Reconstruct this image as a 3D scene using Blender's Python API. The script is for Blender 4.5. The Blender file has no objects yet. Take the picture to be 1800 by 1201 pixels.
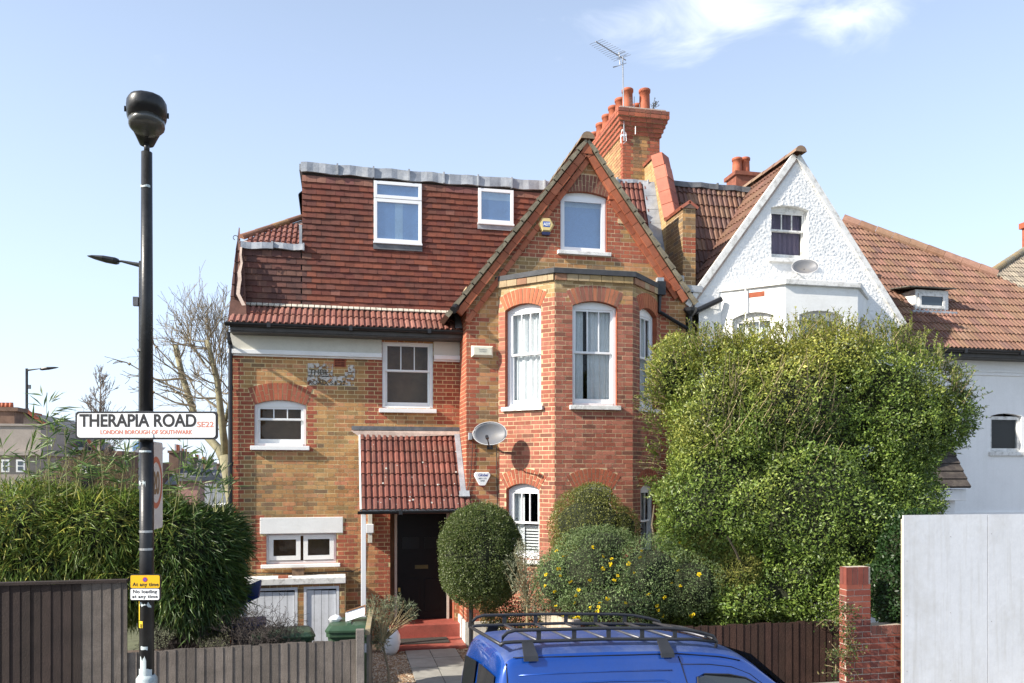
import bpy, math, random
import numpy as np
from mathutils import Vector, Matrix, noise
random.seed(7)
rng = np.random.default_rng(7)
S = bpy.context.scene
COL = S.collection

# ------------------------------------------------------------ camera, sky, sun, exposure
HEAD = math.radians(12.0)          # the camera is turned 12 degrees to the right of the facades' normal
CH = 3.2                           # camera height
FPX = 1400.0                       # focal length in pixels of an 1800 px wide picture
cam_d = bpy.data.cameras.new('camera')
cam = bpy.data.objects.new('camera', cam_d); COL.objects.link(cam)
cam.location = (0, 0, CH); cam.rotation_euler = (math.radians(90), 0, -HEAD)
cam_d.sensor_width = 36; cam_d.lens = 28.0; cam_d.shift_y = 229.5/1800
cam_d.clip_start = 0.1; cam_d.clip_end = 9000
S.camera = cam

SUN_DIR = Vector((-1.0, -0.25, 0.66)).normalized()
sun_el = math.asin(SUN_DIR.z); sun_az = math.atan2(SUN_DIR.x, SUN_DIR.y)
W = bpy.data.worlds.new('World'); S.world = W; W.use_nodes = True
nt = W.node_tree; nt.nodes.clear()
def wn(t): return nt.nodes.new(t)
out = wn('ShaderNodeOutputWorld'); bg = wn('ShaderNodeBackground'); sky = wn('ShaderNodeTexSky')
sky.sky_type = 'NISHITA'; sky.sun_disc = False; sky.sun_elevation = sun_el; sky.sun_rotation = sun_az
sky.altitude = 60; sky.air_density = 1.0; sky.dust_density = 1.2; sky.ozone_density = 1.6
bg.inputs['Strength'].default_value = 0.104
tc = wn('ShaderNodeTexCoord'); sep = wn('ShaderNodeSeparateXYZ'); nt.links.new(tc.outputs['Generated'], sep.inputs[0])
# flat cloud layer: direction divided by its height gives a plane of cloud overhead
dz = wn('ShaderNodeMath'); dz.operation = 'MAXIMUM'; dz.inputs[1].default_value = 0.04; nt.links.new(sep.outputs['Z'], dz.inputs[0])
dv = wn('ShaderNodeVectorMath'); dv.operation = 'DIVIDE'; nt.links.new(tc.outputs['Generated'], dv.inputs[0])
cmb = wn('ShaderNodeCombineXYZ')
for k in range(3): nt.links.new(dz.outputs[0], cmb.inputs[k])
nt.links.new(cmb.outputs[0], dv.inputs[1])
mp = wn('ShaderNodeMapping'); mp.inputs['Location'].default_value = (0.0, 0.0, 0.0); nt.links.new(dv.outputs[0], mp.inputs['Vector'])
n1 = wn('ShaderNodeTexNoise'); n1.inputs['Scale'].default_value = 4.2; n1.inputs['Detail'].default_value = 9; n1.inputs['Roughness'].default_value = 0.55
n1.inputs['Distortion'].default_value = 0.6
nt.links.new(mp.outputs[0], n1.inputs['Vector'])
def bank(cx, cy, rx, ry):
    s_ = wn('ShaderNodeVectorMath'); s_.operation = 'SUBTRACT'; nt.links.new(dv.outputs[0], s_.inputs[0]); s_.inputs[1].default_value = (cx, cy, 1)
    m_ = wn('ShaderNodeVectorMath'); m_.operation = 'MULTIPLY'; nt.links.new(s_.outputs[0], m_.inputs[0]); m_.inputs[1].default_value = (1/rx, 1/ry, 0)
    l_ = wn('ShaderNodeVectorMath'); l_.operation = 'LENGTH'; nt.links.new(m_.outputs[0], l_.inputs[0])
    r_ = wn('ShaderNodeMapRange'); r_.inputs['From Min'].default_value = 1.15; r_.inputs['From Max'].default_value = 0.0; nt.links.new(l_.outputs['Value'], r_.inputs['Value']); return r_.outputs[0]
def add_(a, b):
    x_ = wn('ShaderNodeMath'); x_.operation = 'MAXIMUM'; nt.links.new(a, x_.inputs[0]); nt.links.new(b, x_.inputs[1]); return x_.outputs[0]
banks = add_(add_(bank(.80, 1.60, .31, .25), bank(1.10, 1.58, .22, .20)), add_(bank(-1.2, -.6, 1.3, .8), bank(1.8, -1.4, 1.4, .9)))
ml = wn('ShaderNodeMath'); ml.operation = 'MULTIPLY_ADD'; nt.links.new(banks, ml.inputs[0]); ml.inputs[1].default_value = 0.5; nt.links.new(n1.outputs[0], ml.inputs[2]); ml2 = wn('ShaderNodeMath'); ml2.operation = 'SUBTRACT'; ml2.inputs[1].default_value = 0.14; nt.links.new(ml.outputs[0], ml2.inputs[0]); ml = ml2
mr = wn('ShaderNodeMapRange'); mr.inputs['From Min'].default_value = 0.50; mr.inputs['From Max'].default_value = 1.08; mr.interpolation_type = 'SMOOTHSTEP'
nt.links.new(ml.outputs[0], mr.inputs['Value'])
# thin towards the horizon
mz = wn('ShaderNodeMapRange'); mz.inputs['From Min'].default_value = 0.36; mz.inputs['From Max'].default_value = 0.47; nt.links.new(sep.outputs['Z'], mz.inputs['Value'])
m3 = wn('ShaderNodeMath'); m3.operation = 'MULTIPLY'; nt.links.new(mr.outputs[0], m3.inputs[0]); nt.links.new(mz.outputs[0], m3.inputs[1])
m4 = wn('ShaderNodeMath'); m4.operation = 'MULTIPLY'; m4.inputs[1].default_value = 0.82; nt.links.new(m3.outputs[0], m4.inputs[0])
mix = wn('ShaderNodeMix'); mix.data_type = 'RGBA'
hz = wn('ShaderNodeMapRange'); hz.inputs['From Min'].default_value = 0.0; hz.inputs['From Max'].default_value = 0.62
hz.inputs['To Min'].default_value = 0.62; hz.inputs['To Max'].default_value = 0.22; nt.links.new(sep.outputs['Z'], hz.inputs['Value'])
hmix = wn('ShaderNodeMix'); hmix.data_type = 'RGBA'; nt.links.new(hz.outputs[0], hmix.inputs['Factor'])
nt.links.new(sky.outputs[0], hmix.inputs['A']); hmix.inputs['B'].default_value = (5.8, 6.8, 8.6, 1)
nt.links.new(m4.outputs[0], mix.inputs['Factor']); nt.links.new(hmix.outputs['Result'], mix.inputs['A']); mix.inputs['B'].default_value = (8.0, 8.2, 8.6, 1)
nt.links.new(mix.outputs['Result'], bg.inputs['Color']); nt.links.new(bg.outputs[0], out.inputs[0])

sd = bpy.data.lights.new('sun', 'SUN'); sd.energy = 4.7; sd.angle = math.radians(0.53); sd.color = (1.0, 0.93, 0.82)
so = bpy.data.objects.new('sun', sd); COL.objects.link(so)
so.rotation_euler = SUN_DIR.to_track_quat('Z', 'Y').to_euler(); so.location = (-20, -5, 20)
S.view_settings.view_transform = 'Standard'; S.view_settings.look = 'None'
S.view_settings.gamma = 1.0; S.view_settings.use_curve_mapping = False
S.view_settings.exposure = 0.95
S.render.engine = 'CYCLES'
S.cycles.max_bounces = 6; S.cycles.transparent_max_bounces = 10

# ------------------------------------------------------------ picture <-> place
CC, SS = math.cos(HEAD), math.sin(HEAD)
def P(px, py, Y):
    r = (px-900)/FPX; u = (830-py)/FPX
    d = Y/(CC - r*SS)
    return Vector((d*(SS + r*CC), Y, CH + d*u))
def PD(px, py, d):
    r = (px-900)/FPX; u = (830-py)/FPX
    return Vector((d*(SS + r*CC), d*(CC - r*SS), CH + d*u))
class Fr:
    """a working frame: origin, U to the right, V up, N outward"""
    def __init__(s, O, U, V=(0, 0, 1)):
        s.O = Vector(O); s.U = Vector(U).normalized(); s.V = Vector(V).normalized(); s.N = s.U.cross(s.V).normalized()
    def p(s, u, v, w=0.0): return s.O + s.U*u + s.V*v + s.N*w
    def hit(s, px, py, w=0.0):
        r = (px-900)/FPX; k = (830-py)/FPX
        D = Vector((SS + r*CC, CC - r*SS, k)); C0 = Vector((0, 0, CH)); O = s.O + s.N*w
        t = (O - C0).dot(s.N)/D.dot(s.N); q = C0 + D*t - s.O
        return q.dot(s.U), q.dot(s.V)
    def m(s): return Matrix((s.U, s.V, s.N)).transposed().to_4x4()

# ------------------------------------------------------------ materials
MATS = {}
def mat(name, col=(.5, .5, .5), rough=.75, var=.18, scale=6, bump=.0, bscale=90, attr=False, metal=0.0, spec=.4,
        dirt=0.0, dirtcol=(.05, .045, .03), dscale=1.3, coat=0.0, hue=None, trans=0.0, streak=0.0):
    if name in MATS: return MATS[name]
    m = bpy.data.materials.new(name); m.use_nodes = True; t = m.node_tree; N = t.nodes; L = t.links
    b = N['Principled BSDF']; b.inputs['Roughness'].default_value = rough; b.inputs['Metallic'].default_value = metal
    b.inputs['Specular IOR Level'].default_value = spec; b.inputs['Coat Weight'].default_value = coat
    g = N.new('ShaderNodeNewGeometry')
    if attr:
        a = N.new('ShaderNodeAttribute'); a.attribute_name = 'Col'; src = a.outputs['Color']
    else:
        c = N.new('ShaderNodeRGB'); c.outputs[0].default_value = (*col, 1); src = c.outputs[0]
    def noi(sc, det=4, ro=.6, vec=None):
        n = N.new('ShaderNodeTexNoise'); n.inputs['Scale'].default_value = sc; n.inputs['Detail'].default_value = det; n.inputs['Roughness'].default_value = ro
        L.new(vec or g.outputs['Position'], n.inputs['Vector']); return n.outputs[0]
    def rngn(s, a0, a1, b0, b1):
        r = N.new('ShaderNodeMapRange'); r.inputs['From Min'].default_value = a0; r.inputs['From Max'].default_value = a1
        r.inputs['To Min'].default_value = b0; r.inputs['To Max'].default_value = b1; L.new(s, r.inputs['Value']); return r.outputs[0]
    if var:
        f = rngn(noi(scale), .3, .7, 1-var, 1+var)
        v = N.new('ShaderNodeVectorMath'); v.operation = 'SCALE'; L.new(src, v.inputs[0]); L.new(f, v.inputs['Scale']); src = v.outputs[0]
        f2 = rngn(noi(scale*14, 3, .7), .3, .7, 1-var*.8, 1+var*.8)
        v = N.new('ShaderNodeVectorMath'); v.operation = 'SCALE'; L.new(src, v.inputs[0]); L.new(f2, v.inputs['Scale']); src = v.outputs[0]
    if dirt:
        x = N.new('ShaderNodeMix'); x.data_type = 'RGBA'; L.new(rngn(noi(dscale, 7, .7), .48, .72, 0, dirt), x.inputs['Factor'])
        L.new(src, x.inputs['A']); x.inputs['B'].default_value = (*dirtcol, 1); src = x.outputs['Result']
    if streak:
        mpn = N.new('ShaderNodeMapping'); mpn.inputs['Scale'].default_value = (9, 9, .5); L.new(g.outputs['Position'], mpn.inputs['Vector'])
        x = N.new('ShaderNodeMix'); x.data_type = 'RGBA'; L.new(rngn(noi(1.5, 5, .6, mpn.outputs[0]), .5, .75, 0, streak), x.inputs['Factor'])
        L.new(src, x.inputs['A']); x.inputs['B'].default_value = (*dirtcol, 1); src = x.outputs['Result']
    L.new(src, b.inputs['Base Color'])
    if bump:
        bn = N.new('ShaderNodeBump'); bn.inputs['Strength'].default_value = min(1, bump); bn.inputs['Distance'].default_value = .004*max(1, bump)
        L.new(noi(bscale, 4, .65), bn.inputs['Height']); L.new(bn.outputs[0], b.inputs['Normal'])
    if trans:
        tr = N.new('ShaderNodeBsdfTranslucent'); L.new(src, tr.inputs[0]); mx = N.new('ShaderNodeMixShader'); mx.inputs[0].default_value = trans
        L.new(b.outputs[0], mx.inputs[1]); L.new(tr.outputs[0], mx.inputs[2]); L.new(mx.outputs[0], N['Material Output'].inputs[0])
    MATS[name] = m; return m
def glass(name, tint=(.75, .8, .82), base=.06, gain=1.0):
    if name in MATS: return MATS[name]
    m = bpy.data.materials.new(name); m.use_nodes = True; t = m.node_tree; N = t.nodes; L = t.links; N.remove(N['Principled BSDF'])
    lw = N.new('ShaderNodeLayerWeight'); lw.inputs['Blend'].default_value = .5; fr = N.new('ShaderNodeMath'); fr.operation = 'POWER'; fr.inputs[1].default_value = 4.0; L.new(lw.outputs['Facing'], fr.inputs[0])
    ad = N.new('ShaderNodeMath'); ad.operation = 'MULTIPLY_ADD'; ad.inputs[1].default_value = gain; ad.inputs[2].default_value = base; L.new(fr.outputs[0], ad.inputs[0])
    tr = N.new('ShaderNodeBsdfTransparent'); tr.inputs[0].default_value = (*tint, 1)
    gl = N.new('ShaderNodeBsdfGlossy'); gl.inputs['Roughness'].default_value = .012
    g = N.new('ShaderNodeNewGeometry'); n = N.new('ShaderNodeTexNoise'); n.inputs['Scale'].default_value = 2.2; L.new(g.outputs['Position'], n.inputs['Vector'])
    bu = N.new('ShaderNodeBump'); bu.inputs['Strength'].default_value = .25; bu.inputs['Distance'].default_value = .02; L.new(n.outputs[0], bu.inputs['Height']); L.new(bu.outputs[0], gl.inputs['Normal'])
    mx = N.new('ShaderNodeMixShader'); L.new(ad.outputs[0], mx.inputs[0]); L.new(tr.outputs[0], mx.inputs[1]); L.new(gl.outputs[0], mx.inputs[2])
    L.new(mx.outputs[0], N['Material Output'].inputs[0]); MATS[name] = m; return m

# ------------------------------------------------------------ mesh building (everything in world metres)
def root_of(o):
    while o.parent: o = o.parent
    return o
class MB:
    def __init__(s): s.v = []; s.f = []; s.c = []; s.m = []
    def face(s, pts, col=(1, 1, 1), mi=0):
        i = len(s.v); s.v += [tuple(p) for p in pts]; s.f.append(tuple(range(i, i+len(pts)))); s.c.append(col); s.m.append(mi)
    def fbox(s, fr, u0, u1, v0, v1, w0, w1, col=(1, 1, 1), mi=0):
        i = len(s.v)
        for w in (w0, w1):
            for (u, v) in ((u0, v0), (u1, v0), (u1, v1), (u0, v1)): s.v.append(tuple(fr.p(u, v, w)))
        for q in ((3, 2, 1, 0), (4, 5, 6, 7), (0, 1, 5, 4), (1, 2, 6, 5), (2, 3, 7, 6), (3, 0, 4, 7)):
            s.f.append(tuple(i+k for k in q)); s.c.append(col); s.m.append(mi)
    def box(s, x0, x1, y0, y1, z0, z1, col=(1, 1, 1), mi=0):
        s.fbox(WORLD, x0, x1, z0, z1, -y1, -y0, col, mi)
    def prism(s, fr, poly, w0, w1, col=(1, 1, 1), mi=0, back=True):
        n = len(poly); i = len(s.v)
        for w in (w0, w1):
            for (u, v) in poly: s.v.append(tuple(fr.p(u, v, w)))
        s.f.append(tuple(i+n+k for k in range(n))); s.c.append(col); s.m.append(mi)
        if back: s.f.append(tuple(i+n-1-k for k in range(n))); s.c.append(col); s.m.append(mi)
        for k in range(n):
            l = (k+1) % n; s.f.append((i+k, i+l, i+n+l, i+n+k)); s.c.append(col); s.m.append(mi)
    def tube(s, pts, r, n=8, col=(1, 1, 1), mi=0, cap=True):
        pts = [Vector(p) for p in pts]; R = r if isinstance(r, (list, tuple)) else [r]*len(pts); i0 = len(s.v)
        for k, p in enumerate(pts):
            d = (pts[min(k+1, len(pts)-1)] - pts[max(k-1, 0)]).normalized()
            a = Vector((0, 0, 1)) if abs(d.z) < .9 else Vector((1, 0, 0))
            x = d.cross(a).normalized(); y = d.cross(x)
            for j in range(n):
                t = 2*math.pi*j/n; s.v.append(tuple(p + (x*math.cos(t) + y*math.sin(t))*R[k]))
        for k in range(len(pts)-1):
            for j in range(n):
                a = i0+k*n+j; b = i0+k*n+(j+1) % n; s.f.append((a, b, b+n, a+n)); s.c.append(col); s.m.append(mi)
        if cap:
            s.f.append(tuple(i0+j for j in range(n-1, -1, -1))); s.c.append(col); s.m.append(mi)
            e = i0+(len(pts)-1)*n; s.f.append(tuple(e+j for j in range(n))); s.c.append(col); s.m.append(mi)
    def loft(s, rings, col=(1, 1, 1), mi=0, cap=True):
        n = len(rings[0]); i0 = len(s.v)
        for r in rings: s.v += [tuple(p) for p in r]
        for k in range(len(rings)-1):
            for j in range(n):
                a = i0+k*n+j; b = i0+k*n+(j+1) % n; s.f.append((a, b, b+n, a+n)); s.c.append(col); s.m.append(mi)
        if cap:
            s.f.append(tuple(i0+j for j in range(n-1, -1, -1))); s.c.append(col); s.m.append(mi)
            e = i0+(len(rings)-1)*n; s.f.append(tuple(e+j for j in range(n))); s.c.append(col); s.m.append(mi)
    def build(s, name, mats, parent=None, smooth=False, base=None, bevel=0):
        if not isinstance(mats, (list, tuple)): mats = [mats]
        off = root_of(parent).location if parent else Vector(base or (0, 0, 0))
        me = bpy.data.meshes.new(name)
        me.from_pydata([(x-off.x, y-off.y, z-off.z) for x, y, z in s.v], [], s.f)
        for m in mats: me.materials.append(m)
        if len(mats) > 1: me.polygons.foreach_set('material_index', s.m)
        ca = me.color_attributes.new('Col', 'FLOAT_COLOR', 'CORNER')
        tot = np.array([len(f) for f in s.f]); cols = np.ones((len(s.f), 4), np.float32); cols[:, :3] = np.array(s.c, np.float32).reshape(-1, 3)
        ca.data.foreach_set('color', np.repeat(cols, tot, axis=0).ravel())
        if smooth: me.polygons.foreach_set('use_smooth', [True]*len(s.f))
        o = bpy.data.objects.new(name, me); COL.objects.link(o)
        if parent: o.parent = parent
        else: o.location = off
        if bevel:
            b = o.modifiers.new('bevel', 'BEVEL'); b.width = bevel; b.segments = 2; b.limit_method = 'ANGLE'
        return o
WORLD = Fr((0, 0, 0), (1, 0, 0))      # u = x, v = z, w = -y
def tag(o, label=None, cat=None, group=None, kind=None):
    if label: o['label'] = label
    if cat: o['category'] = cat
    if group: o['group'] = group
    if kind: o['kind'] = kind
    return o
def thing(name, label, cat, loc=(0, 0, 0), group=None):
    o = bpy.data.objects.new(name, None); COL.objects.link(o); o.location = loc; o.empty_display_size = .2
    return tag(o, label, cat, group)
def npmesh(name, verts, faces, mats, parent=None, cols=None, smooth=False, base=None, mi=None):
    """verts (n,3), faces (m,k) of one size, cols per vertex"""
    off = root_of(parent).location if parent else Vector(base or (0, 0, 0))
    me = bpy.data.meshes.new(name); n = len(verts); m, k = faces.shape
    me.vertices.add(n); me.vertices.foreach_set('co', (verts - np.array(off)).astype(np.float32).ravel())
    me.loops.add(m*k); me.polygons.add(m)
    me.loops.foreach_set('vertex_index', faces.astype(np.int32).ravel()); me.polygons.foreach_set('loop_start', np.arange(0, m*k, k, dtype=np.int32))
    if smooth: me.polygons.foreach_set('use_smooth', np.ones(m, bool))
    for x in (mats if isinstance(mats, (list, tuple)) else [mats]): me.materials.append(x)
    if mi is not None: me.polygons.foreach_set('material_index', mi.astype(np.int32))
    if cols is not None:
        ca = me.color_attributes.new('Col', 'FLOAT_COLOR', 'POINT'); c = np.ones((n, 4), np.float32); c[:, :3] = cols; ca.data.foreach_set('color', c.ravel())
    me.update(); me.validate()
    o = bpy.data.objects.new(name, me); COL.objects.link(o)
    if parent: o.parent = parent
    else: o.location = off
    return o
def text(s, size, fr, u, v, w, m, parent, name='lettering', xs=1.0, bold=0.0, align='CENTER', shear=0.0, spacing=1.0, thick=.001, box=None):
    cu = bpy.data.curves.new('t', 'FONT'); cu.body = s; cu.size = size; cu.align_x = align; cu.offset = bold; cu.shear = shear; cu.space_character = spacing
    cu.extrude = thick; cu.fill_mode = 'BOTH'
    o = bpy.data.objects.new('t', cu); COL.objects.link(o); dg = bpy.context.evaluated_depsgraph_get()
    me = bpy.data.meshes.new_from_object(o.evaluated_get(dg)); bpy.data.objects.remove(o); bpy.data.curves.remove(cu)
    if box:          # stretch to the lettering's true width and height: (u0, u1, v0, v1)
        X = [q.co.x for q in me.vertices]; Y = [q.co.y for q in me.vertices]; x0, x1, y0, y1 = min(X), max(X), min(Y), max(Y)
        for q in me.vertices: q.co.x = box[0]+(q.co.x-x0)/(x1-x0)*(box[1]-box[0]); q.co.y = box[2]+(q.co.y-y0)/(y1-y0)*(box[3]-box[2])
        u = v = 0; xs = 1
    mb = MB()
    mb.v = [tuple(fr.p(u + q.co.x*xs, v + q.co.y, w + q.co.z)) for q in me.vertices]
    mb.f = [tuple(p.vertices) for p in me.polygons]; mb.c = [(1, 1, 1)]*len(mb.f); mb.m = [0]*len(mb.f)
    bpy.data.meshes.remove(me)
    return mb.build(name, m, parent)

# ------------------------------------------------------------ single pieces (bricks, tiles) on a surface
def clip(poly, hp):
    """Sutherland-Hodgman; points may carry a third coordinate; keep a*u+b*v<=c"""
    a, b, c = hp; out = []
    for i in range(len(poly)):
        p, q = poly[i], poly[(i+1) % len(poly)]; dp = a*p[0]+b*p[1]-c; dq = a*q[0]+b*q[1]-c
        if dp <= 0: out.append(p)
        if (dp < 0 < dq) or (dq < 0 < dp):
            t = dp/(dp-dq); out.append(tuple(p[k]+(q[k]-p[k])*t for k in range(len(p))))
    return out
def line_hp(p, q):
    """half plane to the left of p->q is kept"""
    dx, dy = q[0]-p[0], q[1]-p[1]; return (dy, -dx, dy*p[0]-dx*p[1])
def poly_hps(poly): return [line_hp(poly[i], poly[(i+1) % len(poly)]) for i in range(len(poly))]
def qc(c): return tuple(round(x, 3) for x in c)
class Pieces:
    def __init__(s, root, name, material, limit=300, stuff=None):
        s.root = root; s.name = name; s.mat = material; s.limit = limit; s.stuff = stuff or name+'_rest'; s.L = []
    def add(s, fr, faces, col, parent=None):
        us = [p for f in faces for p in f]
        if not us: return
        u = (min(p[0] for p in us)+max(p[0] for p in us))/2; v = (min(p[1] for p in us)+max(p[1] for p in us))/2
        a = (max(p[0] for p in us)-min(p[0] for p in us))*(max(p[1] for p in us)-min(p[1] for p in us))
        c = fr.p(u, v, 0); d = c - Vector((0, 0, CH)); f = max(.02, -d.normalized().dot(fr.N))
        s.L.append((a*f/d.length_squared, fr, u, v, faces, col, parent or s.root))
    def prism(s, fr, poly, w0, w1, col, parent=None, hps=()):
        for h in hps:
            poly = clip(poly, h)
            if len(poly) < 3: return
        n = len(poly)
        fs = [[(p[0], p[1], w1) for p in poly]]
        for k in range(n):
            p, q = poly[k], poly[(k+1) % n]; fs.append([(p[0], p[1], w0), (q[0], q[1], w0), (q[0], q[1], w1), (p[0], p[1], w1)])
        s.add(fr, fs, col, parent)
    def finish(s):
        s.L.sort(key=lambda t: -t[0]); cache = {}; base = s.root.location
        for (_, fr, u, v, faces, col, par) in s.L[:s.limit]:
            rel = tuple(tuple((round(p[0]-u, 3), round(p[1]-v, 3), round(p[2], 4)) for p in f) for f in faces); key = (rel, qc(col))
            me = cache.get(key)
            if me is None:
                me = bpy.data.meshes.new(s.name); vs = []; fc = []
                for f in rel:
                    i = len(vs); vs += f; fc.append(tuple(range(i, i+len(f))))
                me.from_pydata(vs, [], fc); me.materials.append(s.mat)
                ca = me.color_attributes.new('Col', 'FLOAT_COLOR', 'CORNER'); ca.data.foreach_set('color', list((*col, 1.0))*len(me.loops)); cache[key] = me
            o = bpy.data.objects.new(s.name, me); COL.objects.link(o); o.parent = par
            o.matrix_local = Matrix.Translation(fr.p(u, v, 0) - base) @ fr.m()
        if len(s.L) > s.limit:
            mb = MB()
            for (_, fr, u, v, faces, col, par) in s.L[s.limit:]:
                for f in faces: mb.face([fr.p(*p) for p in f], col)
            tag(mb.build(s.stuff, s.mat, s.root), kind='stuff')

class Op:
    """an opening in a wall, flat-headed or with a segmental arch; ring = depth of its arch bricks"""
    def __init__(s, u0, u1, v0, v1, rise=0.0, ring=0.0, lintel=None):
        s.u0, s.u1, s.v0, s.v1, s.rise, s.ring, s.lintel = u0, u1, v0, v1, rise, ring, lintel   # v1 = springing
        if rise:
            h = (u1-u0)/2; s.R = (h*h+rise*rise)/(2*rise); s.uc = (u0+u1)/2; s.vc = v1+rise-s.R; s.al = math.asin(h/s.R)
            s.top = v1+rise+ring
        else: s.top = v1
    def hole(s, v):
        if v < s.v0: return None
        if v < s.v1: return (s.u0, s.u1)
        if s.rise and v < s.v1+s.rise:
            x = math.sqrt(max(0, s.R**2-(v-s.vc)**2)); return (s.uc-x, s.uc+x)
        return None
    def cut(s, v):
        if s.lintel:
            a, b, c, d = s.lintel
            if c <= v < d: return (a, b)
        h = s.hole(v)
        if s.rise and s.ring and s.v1 <= v < s.top:
            Ro = s.R+s.ring; x = math.sqrt(max(0, Ro**2-(v-s.vc)**2)); x = min(x, (v-s.vc)*math.tan(s.al)); return (s.uc-x-.004, s.uc+x+.004)
        return h
def subtract(iv, cuts):
    out = [iv]
    for c in cuts:
        if not c: continue
        nx = []
        for a, b in out:
            if c[1] <= a or c[0] >= b: nx.append((a, b)); continue
            if c[0] > a: nx.append((a, c[0]))
            if c[1] < b: nx.append((c[1], b))
        out = nx
    return out
def mortar(name, fr, ur, vr, ops, hps, m, parent, reveal=.11, rm=None, extra=None, mb=None):
    own = mb is None
    if own: mb = MB()
    brk = {vr[0], vr[1]}
    for o in ops:
        for x in (o.v0, o.v1): brk.add(x)
        if o.rise:
            k = 10
            for i in range(k+1): brk.add(o.v1+o.rise*i/k)
    brk = sorted(b for b in brk if vr[0] <= b <= vr[1])
    for a, b in zip(brk, brk[1:]):
        if b-a < 1e-5: continue
        for (p, q) in subtract(ur, [o.hole((a+b)/2) for o in ops]):
            poly = [(p, a), (q, a), (q, b), (p, b)]
            for h in hps: poly = clip(poly, h) if len(poly) > 2 else poly
            if len(poly) > 2: mb.face([fr.p(u, v, 0) for u, v in poly])
    for o in ops:
        loop = [(o.u0, o.v0), (o.u0, o.v1)]
        if o.rise: loop += [(o.uc+o.R*math.sin(t), o.vc+o.R*math.cos(t)) for t in [(-1+2*i/10)*o.al for i in range(1, 10)]]
        loop += [(o.u1, o.v1), (o.u1, o.v0)]
        for (a, b) in zip(loop, loop[1:]+loop[:1]):
            mb.face([fr.p(*a, .004), fr.p(*b, .004), fr.p(*b, -reveal), fr.p(*a, -reveal)], (1, 1, 1), 1 if rm else 0)
    return mb.build(name, [m, rm] if rm else m, parent) if own else None
JT = .0115
def bricks(pc, fr, ur, vr, ops, hps, colf, parent, course=.073, st=.222, hd=.105, proud=.0028, back=-.02, ph=0.0, stretcher=False):
    n = int(math.ceil((vr[1]-vr[0])/course)); per = (st+hd+2*JT) if not stretcher else (st+JT)
    for i in range(n):
        v0 = vr[0]+i*course; v1 = min(v0+course-JT, vr[1]); vm = (v0+v1)/2
        if v1-v0 < .02: continue
        off = ph + (per/2 if i % 2 else 0) + (random.uniform(-.008, .008) if i % 3 == 0 else 0)
        for (a, b) in subtract(ur, [o.cut(vm) for o in ops]):
            u = ur[0] - off; k = 0
            while u > a: u -= per
            while u < b:
                w = st if (k % 2 == 0 or stretcher) else hd
                p, q = max(u, a), min(u+w, b)
                if b-(q) < .035: q = b
                if q-p > .03:
                    j = random.uniform(-.0015, .0015)
                    pc.prism(fr, [(p, v0+j), (q, v0+j), (q, v1+j), (p, v1+j)], back, proud+random.choice((-.001, 0, 0, .0015)), colf((p+q)/2, vm, q-p, i), parent, hps)
                u += w+JT; k += 1
def arch(pc, fr, o, n, colf, parent, proud=.006, split=True):
    for i in range(n):
        t0 = -o.al + 2*o.al*i/n + .006/o.R; t1 = -o.al + 2*o.al*(i+1)/n - .006/o.R
        r0, r1 = o.R+.002, o.R+o.ring
        if split:
            k = r0+(r1-r0)*(.36 if i % 2 else .64); segs = [(r0, k-.005), (k+.005, r1)]
        else: segs = [(r0, r1)]
        c = colf(i)
        for a, b in segs:
            poly = [(o.uc+a*math.sin(t0), o.vc+a*math.cos(t0)), (o.uc+a*math.sin(t1), o.vc+a*math.cos(t1)), (o.uc+b*math.sin(t1), o.vc+b*math.cos(t1)), (o.uc+b*math.sin(t0), o.vc+b*math.cos(t0))]
            pc.prism(fr, poly, -.02, proud+random.choice((0, .002)), c, parent)
def jit(c, s=.12):
    k = 1+random.uniform(-s, s); return tuple(round(max(0, x*k), 3) for x in c)
def plain_tiles(pc, fr, ur, vr, ops, colf, parent, w=.165, e=.105, hps=()):
    n = int((vr[1]-vr[0])/e)
    for i in range(n):
        v0 = vr[0]+i*e; v1 = v0+e+.012; vm = v0+e/2
        for (a, b) in subtract(ur, [o.cut(vm) for o in ops]):
            u = ur[0] - (w/2 if i % 2 else 0)
            while u+w <= a: u += w
            while u < b:
                p, q = max(u+.0015, a), min(u+w-.0015, b)
                if q-p > .02:
                    t = .030+random.uniform(-.004, .005); dv = random.uniform(-.003, .003); r = random.uniform(-.003, .003)
                    A, B, C, D = (p, v0+dv-r, t), (q, v0+dv+r, t), (q, v1+dv, .008), (p, v1+dv, .008)
                    fs = [[A, B, C, D], [(p, v0+dv-r, .004), (q, v0+dv+r, .004), B, A], [A, D, (p, v1, 0), (p, v0, 0)], [B, (q, v0, 0), (q, v1, 0), C]]
                    for h in hps: fs = [g for g in (clip(f, h) for f in fs) if len(g) > 2]
                    pc.add(fr, fs, colf((p+q)/2, vm), parent)
                u += w
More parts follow.
